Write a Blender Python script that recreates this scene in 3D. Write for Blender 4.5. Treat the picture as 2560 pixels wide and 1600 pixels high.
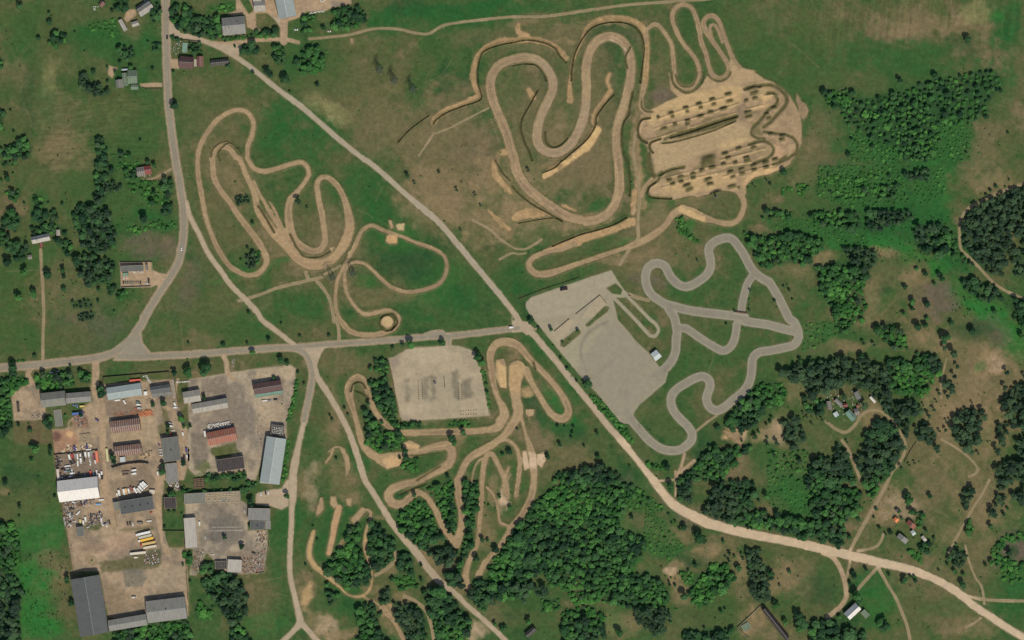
import bpy, math, random
import numpy as np
from math import radians, pi, sin, cos, hypot, atan2

# ------------------------------------------------------------------ scene, camera, light
SC = bpy.context.scene
for _o in list(bpy.data.objects): bpy.data.objects.remove(_o)
COL = SC.collection
S = 0.45                      # metres per photograph pixel
CAM_H = 3200.0
cd = bpy.data.cameras.new('camera'); cam = bpy.data.objects.new('camera', cd); COL.objects.link(cam)
cam.location = (0, 0, CAM_H); cam.rotation_euler = (0, 0, 0)
cd.sensor_width = 36.0; cd.lens = 36.0*CAM_H/(2560*S); cd.clip_start = 10; cd.clip_end = 30000
SC.camera = cam
SUN_EL, SUN_AZ = radians(52), radians(158)      # azimuth clockwise from north (up in the picture)
w = bpy.data.worlds.new('World'); SC.world = w; w.use_nodes = True
nt = w.node_tree; nt.nodes.clear()
sky = nt.nodes.new('ShaderNodeTexSky'); sky.sky_type = 'NISHITA'; sky.sun_disc = False
sky.sun_elevation = SUN_EL; sky.sun_rotation = SUN_AZ; sky.air_density = 1.0; sky.dust_density = 1.2
bg = nt.nodes.new('ShaderNodeBackground'); bg.inputs[1].default_value = 0.095
ow = nt.nodes.new('ShaderNodeOutputWorld')
nt.links.new(sky.outputs[0], bg.inputs[0]); nt.links.new(bg.outputs[0], ow.inputs[0])
sd_ = bpy.data.lights.new('sun', 'SUN'); sd_.energy = 3.05; sd_.angle = radians(0.6); sd_.color = (1.0, 0.955, 0.82)
sun = bpy.data.objects.new('sun', sd_); COL.objects.link(sun)
sun.rotation_euler = (pi/2 - SUN_EL, 0, pi - SUN_AZ); sun.location = (200, -500, 900)
SC.view_settings.view_transform = 'Standard'; SC.view_settings.look = 'None'
SC.view_settings.exposure = 0.0; SC.view_settings.gamma = 1.0
SC.render.engine = 'CYCLES'
SC.cycles.max_bounces = 4; SC.cycles.diffuse_bounces = 2

# ------------------------------------------------------------------ helpers
ORG = {'A': (120, 1100, 10.08), 'B': (130, 1240, 8.893), 'C': (1560, 180, 5.04), 'Z': (0, 0, 0.945)}
def org(t):
    return ORG[t] if t in ORG else (int(t[0])*640, int(t[1])*400, 3.78)
def pts(s):
    """'00 10,20 30,40,60 11 5,5' -> photograph pixels [[x, y, w]]; a bare token switches the tile"""
    out = []; ox = oy = 0; k = 1.0; wd = None
    for t in s.split():
        if ',' not in t:
            ox, oy, k = org(t); continue
        v = [float(q) for q in t.split(',')]
        if len(v) > 2: wd = v[2]/k
        out.append([ox+v[0]/k, oy+v[1]/k, wd if wd else 0.0])
    return np.array(out)
def W2(p): return ((p[0]-1280)*S, (800-p[1])*S)
def lin(c):
    c = np.asarray(c, float)/255.0
    return np.where(c <= 0.04045, c/12.92, ((c+0.055)/1.055)**2.4)
def L4(c): return tuple(float(v) for v in lin(c))+(1.0,)

def tag(o, label=None, cat=None, group=None, kind=None):
    if label: o['label'] = label
    if cat: o['category'] = cat
    if group: o['group'] = group
    if kind: o['kind'] = kind
    return o
def empty(name, x, y, z=0.0, rz=0.0):
    o = bpy.data.objects.new(name, None); COL.objects.link(o)
    o.location = (x, y, z); o.rotation_euler = (0, 0, rz); o.empty_display_size = 1; return o
def link(name, me, parent=None, mat=None):
    o = bpy.data.objects.new(name, me); COL.objects.link(o)
    if parent is not None: o.parent = parent
    if mat is not None and not len(me.materials): me.materials.append(mat)
    return o
def mesh_np(name, V, F, mats=(), colors=None, smooth=False):
    """V (n,3), F (m,4) or (m,3) numpy arrays -> mesh"""
    me = bpy.data.meshes.new(name); n, m, k = len(V), len(F), F.shape[1]
    me.vertices.add(n); me.vertices.foreach_set('co', np.asarray(V, np.float32).ravel())
    me.loops.add(m*k); me.loops.foreach_set('vertex_index', np.asarray(F, np.int32).ravel())
    me.polygons.add(m); me.polygons.foreach_set('loop_start', np.arange(0, m*k, k, dtype=np.int32))
    if colors is not None:
        a = me.color_attributes.new('Col', 'FLOAT_COLOR', 'POINT')
        c4 = np.ones((n, 4), np.float32); c4[:, :3] = colors; a.data.foreach_set('color', c4.ravel())
    me.polygons.foreach_set('use_smooth', np.full(m, bool(smooth)))
    for q in mats: me.materials.append(q)
    me.update(calc_edges=True); me.validate(); return me

class MB:
    def __init__(s): s.v = []; s.f = []; s.m = []
    def add(s, V, F, m=0):
        b = len(s.v); s.v += [tuple(q) for q in V]; s.f += [tuple(i+b for i in q) for q in F]; s.m += [m]*len(F)
    def box(s, x0, y0, z0, x1, y1, z1, m=0):
        s.add([(x0,y0,z0),(x1,y0,z0),(x1,y1,z0),(x0,y1,z0),(x0,y0,z1),(x1,y0,z1),(x1,y1,z1),(x0,y1,z1)],
              [(0,3,2,1),(4,5,6,7),(0,1,5,4),(1,2,6,5),(2,3,7,6),(3,0,4,7)], m)
    def prism(s, poly, y0, y1, m=0):
        """profile poly [(x,z)] extruded along y"""
        n = len(poly); V = [(a, y0, b) for a, b in poly]+[(a, y1, b) for a, b in poly]
        s.add(V, [tuple(range(n)), tuple(range(2*n-1, n-1, -1))]+[(i, i+n, (i+1) % n+n, (i+1) % n) for i in range(n)], m)
    def cyl(s, x, y, z0, z1, r0, r1=None, n=8, m=0):
        r1 = r0 if r1 is None else r1
        V = [(x+r0*cos(2*pi*i/n), y+r0*sin(2*pi*i/n), z0) for i in range(n)]+[(x+r1*cos(2*pi*i/n), y+r1*sin(2*pi*i/n), z1) for i in range(n)]
        s.add(V, [tuple(range(n-1, -1, -1)), tuple(range(n, 2*n))]+[(i, (i+1) % n, (i+1) % n+n, i+n) for i in range(n)], m)
    def bar(s, a, b, r, m=0):
        a = np.array(a, float); b = np.array(b, float); d = b-a; L = np.linalg.norm(d); d /= L
        u = np.cross(d, (0, 0, 1.0)); u = np.array((1.0, 0, 0)) if np.linalg.norm(u) < 1e-3 else u/np.linalg.norm(u)
        v = np.cross(d, u)
        V = [p+r*(i*u+j*v) for p in (a, b) for i, j in ((-1,-1),(1,-1),(1,1),(-1,1))]
        s.add(V, [(0,1,2,3),(7,6,5,4),(0,4,5,1),(1,5,6,2),(2,6,7,3),(3,7,4,0)], m)
    def mesh(s, name, mats, smooth=False):
        me = bpy.data.meshes.new(name); me.from_pydata(s.v, [], s.f)
        for q in mats: me.materials.append(q)
        me.polygons.foreach_set('material_index', s.m)
        me.polygons.foreach_set('use_smooth', [smooth]*len(s.f)); me.update(); return me

# ------------------------------------------------------------------ noise
def grid_noise(seed, nx, ny):
    return np.random.RandomState(seed).rand(ny, nx)
def vnoise(X, Y, scale, seed):
    """smooth value noise, X,Y in photograph pixels, scale = feature size in px"""
    g = np.random.RandomState(seed).rand(256, 256)
    u = X/scale+17.3+seed*3.1; v = Y/scale+41.7+seed*1.7
    iu = np.floor(u); iv = np.floor(v); fu = u-iu; fv = v-iv
    fu = fu*fu*(3-2*fu); fv = fv*fv*(3-2*fv)
    iu = iu.astype(int) & 255; iv = iv.astype(int) & 255; iu1 = (iu+1) & 255; iv1 = (iv+1) & 255
    return (g[iv, iu]*(1-fu)+g[iv, iu1]*fu)*(1-fv)+(g[iv1, iu]*(1-fu)+g[iv1, iu1]*fu)*fv
def fbm(X, Y, scale, seed, octv=4, gain=0.5):
    t = 0; a = 1; n = 0
    for i in range(octv):
        t = t+a*vnoise(X, Y, scale/2**i, seed+i*7); n += a; a *= gain
    return t/n
def sstep(x, a, b):
    t = np.clip((x-a)/(b-a), 0, 1); return t*t*(3-2*t)

# ------------------------------------------------------------------ materials
def mat(name, col, rough=0.8, metal=0.0, spec=0.3, noise=0.0, nscale=3.0, emit=None):
    m = bpy.data.materials.new(name); m.use_nodes = True; t = m.node_tree; b = t.nodes['Principled BSDF']
    b.inputs['Roughness'].default_value = rough; b.inputs['Metallic'].default_value = metal
    b.inputs['Specular IOR Level'].default_value = spec
    b.inputs['Base Color'].default_value = L4(col)
    if noise:
        tc = t.nodes.new('ShaderNodeTexCoord'); n = t.nodes.new('ShaderNodeTexNoise'); n.inputs['Scale'].default_value = 1.0/nscale
        n.inputs['Detail'].default_value = 6; n.inputs['Roughness'].default_value = 0.65
        r = t.nodes.new('ShaderNodeMapRange'); r.inputs['From Min'].default_value = 0.3; r.inputs['From Max'].default_value = 0.7
        r.inputs['To Min'].default_value = 1-noise; r.inputs['To Max'].default_value = 1+noise*0.7
        mx = t.nodes.new('ShaderNodeMix'); mx.data_type = 'RGBA'; mx.blend_type = 'MULTIPLY'; mx.inputs[0].default_value = 1
        mx.inputs[6].default_value = L4(col)
        t.links.new(tc.outputs['Object'], n.inputs['Vector']); t.links.new(n.outputs['Fac'], r.inputs['Value'])
        t.links.new(r.outputs[0], mx.inputs[7]); t.links.new(mx.outputs[2], b.inputs['Base Color'])
    return m
def soil_mat(name, rough=0.95, amp=0.2, scales=(2.2, 0.9), spec=0.1):
    """vertex soil colour times two fine world-space noises"""
    m = bpy.data.materials.new(name); m.use_nodes = True; t = m.node_tree; b = t.nodes['Principled BSDF']
    b.inputs['Roughness'].default_value = rough; b.inputs['Specular IOR Level'].default_value = spec
    a = t.nodes.new('ShaderNodeAttribute'); a.attribute_name = 'Col'; cur = a.outputs['Color']
    tc = t.nodes.new('ShaderNodeNewGeometry')
    for i, sc in enumerate(scales):
        n = t.nodes.new('ShaderNodeTexNoise'); n.inputs['Scale'].default_value = 1.0/sc; n.inputs['Detail'].default_value = 4
        r = t.nodes.new('ShaderNodeMapRange'); r.inputs['From Min'].default_value = 0.32; r.inputs['From Max'].default_value = 0.68
        r.inputs['To Min'].default_value = 1-amp; r.inputs['To Max'].default_value = 1+amp
        mx = t.nodes.new('ShaderNodeMix'); mx.data_type = 'RGBA'; mx.blend_type = 'MULTIPLY'; mx.inputs[0].default_value = 1
        t.links.new(tc.outputs['Position'], n.inputs['Vector']); t.links.new(n.outputs['Fac'], r.inputs['Value'])
        t.links.new(cur, mx.inputs[6]); t.links.new(r.outputs[0], mx.inputs[7]); cur = mx.outputs[2]
    t.links.new(cur, b.inputs['Base Color']); return m
def roof_mat(name, col, col2=None, rust=0.0, rib=0.0, rough=0.6, nscale=5.0, amount=0.5):
    """roof sheet: ribs down the slope (object X), streaks and blotches of a second colour"""
    col2 = col2 or tuple(v*0.8 for v in col)
    m = bpy.data.materials.new(name); m.use_nodes = True; t = m.node_tree; b = t.nodes['Principled BSDF']
    b.inputs['Roughness'].default_value = rough; b.inputs['Specular IOR Level'].default_value = 0.25
    tc = t.nodes.new('ShaderNodeTexCoord'); mp = t.nodes.new('ShaderNodeMapping'); mp.inputs['Scale'].default_value = (1.0, 0.22, 0.22)
    n = t.nodes.new('ShaderNodeTexNoise'); n.inputs['Scale'].default_value = 3.0/nscale; n.inputs['Detail'].default_value = 7; n.inputs['Roughness'].default_value = 0.7
    r = t.nodes.new('ShaderNodeMapRange'); r.inputs['From Min'].default_value = 0.62-amount*0.35; r.inputs['From Max'].default_value = 0.8-amount*0.2
    mx = t.nodes.new('ShaderNodeMix'); mx.data_type = 'RGBA'; mx.inputs[6].default_value = L4(col); mx.inputs[7].default_value = L4(col2)
    t.links.new(tc.outputs['Object'], mp.inputs['Vector']); t.links.new(mp.outputs[0], n.inputs['Vector'])
    t.links.new(n.outputs['Fac'], r.inputs['Value']); t.links.new(r.outputs[0], mx.inputs[0])
    cur = mx.outputs[2]
    if rib:
        wv = t.nodes.new('ShaderNodeTexWave'); wv.wave_type = 'BANDS'; wv.bands_direction = 'X'; wv.inputs['Scale'].default_value = 0.13
        wv.inputs['Distortion'].default_value = 1.5; wv.inputs['Detail'].default_value = 3
        r2 = t.nodes.new('ShaderNodeMapRange'); r2.inputs['To Min'].default_value = 1-rib; r2.inputs['To Max'].default_value = 1+rib*0.6
        m2 = t.nodes.new('ShaderNodeMix'); m2.data_type = 'RGBA'; m2.blend_type = 'MULTIPLY'; m2.inputs[0].default_value = 1
        t.links.new(tc.outputs['Object'], wv.inputs['Vector']); t.links.new(wv.outputs['Fac'], r2.inputs['Value'])
        t.links.new(cur, m2.inputs[6]); t.links.new(r2.outputs[0], m2.inputs[7]); cur = m2.outputs[2]
    t.links.new(cur, b.inputs['Base Color']); return m
_mc = {}
def cm(col, rough=0.5, noise=0.08, spec=0.3):
    k = (tuple(col), rough, noise)
    if k not in _mc: _mc[k] = mat('paint_%d' % len(_mc), col, rough, noise=noise, nscale=1.5, spec=spec)
    return _mc[k]
# ------------------------------------------------------------------ ground fields (photograph pixels, 2 px = 0.9 m per cell)
C0, X0, Y0 = 2.0, -160.0, -160.0
GX = np.arange(X0, 2720.1, C0); GY = np.arange(Y0, 1760.1, C0); NX, NY = len(GX), len(GY)
PX, PY = np.meshgrid(GX, GY)
WXo = (fbm(PX, PY, 60, 3, 4)-0.5)*46; WYo = (fbm(PX, PY, 60, 9, 4)-0.5)*46      # domain warp, for ragged patches
_wx = PX+WXo; _wy = PY+WYo
H = np.zeros((NY, NX)); COLR = np.zeros((NY, NX, 3))

def smooth(p, closed=False, step=7.0):
    p = np.asarray(p, float); n = len(p)
    if n < 3: return p
    out = []
    for i in range(n if closed else n-1):
        if closed: a, b, c, d = p[(i-1) % n], p[i], p[(i+1) % n], p[(i+2) % n]
        else: a, b, c, d = p[max(i-1, 0)], p[i], p[i+1], p[min(i+2, n-1)]
        m = max(2, int(hypot(*(c-b)[:2])/step)+1)
        for k in range(m):
            t = k/m
            q = 0.5*((2*b)+(-a+c)*t+(2*a-5*b+4*c-d)*t*t+(-a+3*b-3*c+d)*t**3)
            q[2] = b[2]+(c[2]-b[2])*t; out.append(q)
    out.append(p[0] if closed else p[-1]); return np.array(out)
def seg_field(D, T, P, wd, cell, pad):
    """min over segments of (distance - half width); T keeps distance / half width"""
    for a, b in zip(P[:-1], P[1:]):
        r = pad+wd
        i0 = max(0, int((min(a[0], b[0])-r-X0)/cell)); i1 = min(D.shape[1], int((max(a[0], b[0])+r-X0)/cell)+2)
        j0 = max(0, int((min(a[1], b[1])-r-Y0)/cell)); j1 = min(D.shape[0], int((max(a[1], b[1])+r-Y0)/cell)+2)
        if i1 <= i0 or j1 <= j0: continue
        x = (X0+cell*np.arange(i0, i1))[None, :]; y = (Y0+cell*np.arange(j0, j1))[:, None]
        dx, dy = b[0]-a[0], b[1]-a[1]; L2 = dx*dx+dy*dy+1e-9
        t = np.clip(((x-a[0])*dx+(y-a[1])*dy)/L2, 0, 1)
        d = np.hypot(x-a[0]-t*dx, y-a[1]-t*dy)
        hw = (a[2]+(b[2]-a[2])*t)/2 if a[2] > 0 else wd/2
        s = d-hw; sub = D[j0:j1, i0:i1]; k = s < sub; sub[k] = s[k]
        if T is not None:
            q = np.broadcast_to(d/np.maximum(hw, .1), s.shape); ts = T[j0:j1, i0:i1]; ts[k] = q[k]
def poly_field(D, P, cell, pad=20):
    P = np.asarray(P)[:, :2]; x0, y0 = P.min(0)-pad; x1, y1 = P.max(0)+pad
    i0 = max(0, int((x0-X0)/cell)); i1 = min(D.shape[1], int((x1-X0)/cell)+2)
    j0 = max(0, int((y0-Y0)/cell)); j1 = min(D.shape[0], int((y1-Y0)/cell)+2)
    if i1 <= i0 or j1 <= j0: return
    x = (X0+cell*np.arange(i0, i1))[None, :]+np.zeros((j1-j0, 1)); y = (Y0+cell*np.arange(j0, j1))[:, None]+np.zeros((1, i1-i0))
    ins = np.zeros(x.shape, bool); dm = np.full(x.shape, 1e9)
    for a, b in zip(P, np.roll(P, -1, 0)):
        dx, dy = b-a; t = np.clip(((x-a[0])*dx+(y-a[1])*dy)/(dx*dx+dy*dy+1e-9), 0, 1)
        dm = np.minimum(dm, np.hypot(x-a[0]-t*dx, y-a[1]-t*dy))
        if abs(dy) > 1e-9: ins ^= ((a[1] > y) != (b[1] > y)) & (x < dx*(y-a[1])/dy+a[0])
    s = np.where(ins, -dm, dm); D[j0:j1, i0:i1] = np.minimum(D[j0:j1, i0:i1], s)
def field(strokes=(), polys=(), cell=2.0, pad=24):
    nx = int((GX[-1]-X0)/cell)+1; ny = int((GY[-1]-Y0)/cell)+1
    D = np.full((ny, nx), 99.0, np.float32); T = np.full((ny, nx), 0.0, np.float32)
    for s in strokes:
        txt, wd = s[0], s[1]
        if wd < 1.5: continue
        closed = len(s) > 2 and s[2]
        p = pts(txt)
        if (p[:, 2] > 0).any():
            first = p[p[:, 2] > 0][0, 2]; p[p[:, 2] == 0, 2] = first
        seg_field(D, T, smooth(p, closed), wd, cell, pad)
    for q in polys: poly_field(D, pts(q), cell, pad)
    return D, T
def bil(A, x, y, cell=2.0):
    u = np.clip((x-X0)/cell, 0, A.shape[1]-1.001); v = np.clip((y-Y0)/cell, 0, A.shape[0]-1.001)
    i = u.astype(int); j = v.astype(int); fu = u-i; fv = v-j
    if A.ndim == 3: fu = fu[..., None]; fv = fv[..., None]
    return (A[j, i]*(1-fu)+A[j, i+1]*fu)*(1-fv)+(A[j+1, i]*(1-fu)+A[j+1, i+1]*fu)*fv
def hz(x, y):
    return float(bil(H, np.array([float(x)]), np.array([float(y)]))[0])

def base_colour(X, Y):
    """grassland mixture: green, olive, dry brown"""
    a = fbm(X, Y, 170, 21, 5, 0.55); b = fbm(X, Y, 70, 33, 5, 0.6); c = fbm(X*1.0, Y*1.0, 14, 45, 4, 0.6); g = np.random.RandomState(5).rand(*X.shape)
    G, O, T, DG = (lin(q) for q in ((66, 90, 49), (87, 92, 57), (115, 103, 75), (48, 80, 44)))
    e1 = fbm(X, Y, 34, 51, 4, 0.65); e2 = fbm(X, Y, 42, 57, 4, 0.65)
    v = a*0.42+b*0.30+c*0.12+e1*0.30
    wO = sstep(v, 0.51, 0.62)[..., None]; wT = sstep(v+0.20*(e2-0.5), 0.63, 0.75)[..., None]; wD = sstep(1.14-v+0.15*(e2-.5), 0.64, 0.78)[..., None]
    k = G*(1-wD)+DG*wD; k = k*(1-wO)+O*wO; k = k*(1-wT)+T*wT
    f = fbm(X, Y, 6, 63, 2, 0.6); return k*(0.80+0.14*c[..., None]+0.10*g[..., None]+0.18*f[..., None])
COLR[:] = base_colour(PX, PY)
PAL = {'G': (65, 90, 48), 'L': (44, 90, 45), 'V': (48, 106, 47), 'D': (44, 74, 43), 'O': (87, 92, 57), 'T': (114, 102, 73), 'R': (138, 118, 86),
       'Y': (132, 126, 84), 'S': (178, 146, 108), 'B': (196, 160, 114), 'K': (104, 92, 78), 'M': (60, 70, 44), 'P': (186, 158, 128), 'g': (150, 138, 112)}
def tex(seed, lo=0.55):
    return fbm(PX, PY, 18, seed, 4, 0.6)
_T1 = tex(71); _T2 = tex(97)
def patch(x, y, rx, ry, ang, c, op=0.7, soft=0.5):
    a = radians(ang); r = max(rx, ry)*1.6+40
    i0 = max(0, int((x-r-X0)/C0)); i1 = min(NX, int((x+r-X0)/C0)); j0 = max(0, int((y-r-Y0)/C0)); j1 = min(NY, int((y+r-Y0)/C0))
    if i1 <= i0 or j1 <= j0: return
    sl = (slice(j0, j1), slice(i0, i1)); k = min(1.0, max(rx, ry)/45)
    dx = PX[sl]+WXo[sl]*k-x; dy = PY[sl]+WYo[sl]*k-y
    u = (dx*cos(a)+dy*sin(a))/rx; v = (-dx*sin(a)+dy*cos(a))/ry
    m = sstep(1.0+0.5*soft-np.hypot(u, v)+(_T1[sl]-0.5)*0.9, 0, soft+0.25)*op*(0.35+1.2*_T2[sl])
    m = np.clip(m, 0, 1)[..., None]; cc = lin(PAL[c])*(0.85+0.3*_T1[sl])[..., None]
    COLR[sl] = COLR[sl]*(1-m)+cc*m
def paint(D, col, soft=4.0, op=1.0, off=0.0, jit=3.0, var=0.25):
    """D signed distance on the 2 px grid"""
    m = sstep(-(D-off)+(_T1-0.5)*jit*2, -soft, soft)*op
    m = m[..., None]; COLR[:] = COLR*(1-m)+(lin(col)*(1-var/2+var*_T2)[..., None])*m

def layer(name, strokes=(), polys=(), col=(150, 140, 120), alt=None, edge=None, z=0.05, jit=0.6, esoft=2.0, mat_=None, cell=2.0,
          holes=(), apron=None, profile=None, nsc=40, holed=(), grit=0.10, label=None, blend=1.0, flat=True, mix=0.6):
    D, T = field(strokes, polys, cell)
    if holes or holed:
        Hh, _ = field(holed, holes, cell); D = np.maximum(D, -Hh)
    g = D if cell == C0 else D[::2, ::2][:NY, :NX]
    if flat: H[:] = H*sstep(g, 0, 8)+0*H
    if apron: paint(g, apron[0], apron[1], apron[2], off=apron[3] if len(apron) > 3 else 0, jit=apron[4] if len(apron) > 4 else 4)
    paint(g, col, 2.0, 0.9, off=0.0, jit=1.0)
    LAYERS.append((name, D, T, cell, col, alt or col, edge, z, jit, esoft, mat_, profile, nsc, grit, label, blend, mix))
LAYERS = []
# stains: worn, damp or freshly spread places on the sheets (and on the ground below them)
ST_C = np.zeros((NY, NX, 3)); ST_O = np.zeros((NY, NX))
def stain(s, col, op, soft=4.0, jit=4.0, w=0):
    D = field([(s, w)] if w else (), () if w else [s])[0]
    m = np.clip(sstep(-D+(_T1-0.5)*jit*2, -soft, soft)*op*(0.7+0.6*_T2), 0, 1); k = m[..., None]
    ST_C[:] = ST_C*(1-k)+lin(col)*k; ST_O[:] = 1-(1-ST_O)*(1-m)
def stain_e(x, y, rx, ry, ang, col, op, soft=.6):
    a = radians(ang); u = ((PX-x)*cos(a)+(PY-y)*sin(a))/rx; v = (-(PX-x)*sin(a)+(PY-y)*cos(a))/ry
    m = np.clip(sstep(1+soft/2-np.hypot(u, v)+(_T1-.5)*.8, 0, soft+.1)*op*(.6+.8*_T2), 0, 1); k = m[..., None]
    ST_C[:] = ST_C*(1-k)+lin(col)*k; ST_O[:] = 1-(1-ST_O)*(1-m)
def build_layer(name, D, T, cell, col, alt, edge, z, jit, esoft, mat_, profile, nsc, grit, label, blend, mix):
    ny, nx = D.shape
    x = X0+cell*np.arange(nx); y = Y0+cell*np.arange(ny)
    j, i = np.nonzero(D < 8)
    Dj = D.copy(); xx, yy = x[i], y[j]
    Dj[j, i] += ((vnoise(xx, yy, 9, 5)-0.5)*2+(vnoise(xx, yy, 3.5, 6)-0.5)*1.2+((vnoise(xx, yy, 45, 8)-0.5)*2.2 if jit >= 1 else 0))*jit
    ins = Dj < 0
    cellm = ins[:-1, :-1] | ins[1:, :-1] | ins[:-1, 1:] | ins[1:, 1:]
    cj, ci = np.nonzero(cellm)
    idx = np.full((ny, nx), -1, np.int64)
    vm = np.zeros((ny, nx), bool)
    for a in (0, 1):
        for b in (0, 1): vm[cj+a, ci+b] = True
    vj, vi = np.nonzero(vm); idx[vj, vi] = np.arange(len(vj))
    gy, gx = np.gradient(Dj, cell)
    vx, vy, d = x[vi].copy(), y[vj].copy(), Dj[vj, vi]; ax, ay = gx[vj, vi], gy[vj, vi]
    n = np.hypot(ax, ay)+1e-6; mv = np.where(d > 0, np.minimum(d, cell*1.4), 0); vx -= ax/n*mv; vy -= ay/n*mv
    dd = np.minimum(d, 0)
    F = np.stack([idx[cj, ci], idx[cj+1, ci], idx[cj+1, ci+1], idx[cj, ci+1]], 1)   # +y down -> counter-clockwise in world
    k1 = fbm(vx, vy, nsc, 13, 4, 0.6); k2 = fbm(vx, vy, 7, 29, 3, 0.6); rr = np.random.RandomState(3).rand(len(vx))
    m = (sstep(k1, 0.38, 0.62)*mix)[:, None]; c = lin(col)*(1-m)+lin(alt)*m
    if profile is not None:
        t = T[vj, vi]; c = profile(c, t, vx, vy)
    if edge is not None:
        e = sstep(dd, -esoft*1.6-1, 0)[:, None]*0.8; c = c*(1-e)+lin(edge)*e
    so = bil(ST_O, vx, vy)[:, None]; sc = bil(ST_C, vx, vy)/np.maximum(so, 1e-4)
    c = c*(1-so)+sc*so
    c = c*(1-grit/2+grit*k2+(rr-0.5)*grit*0.5)[:, None]
    g = bil(COLR, vx, vy); e = (sstep(dd, -esoft, 0)*blend)[:, None]; c = c*(1-e)+g*e
    zz = bil(H, vx, vy)+z-0.03*(dd > -0.05)
    V = np.stack([(vx-1280)*S, (800-vy)*S, zz], 1)
    me = mesh_np(name, V, F, (mat_,), c); o = link(name, me); tag(o, label, None, None, 'structure'); return o
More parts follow.
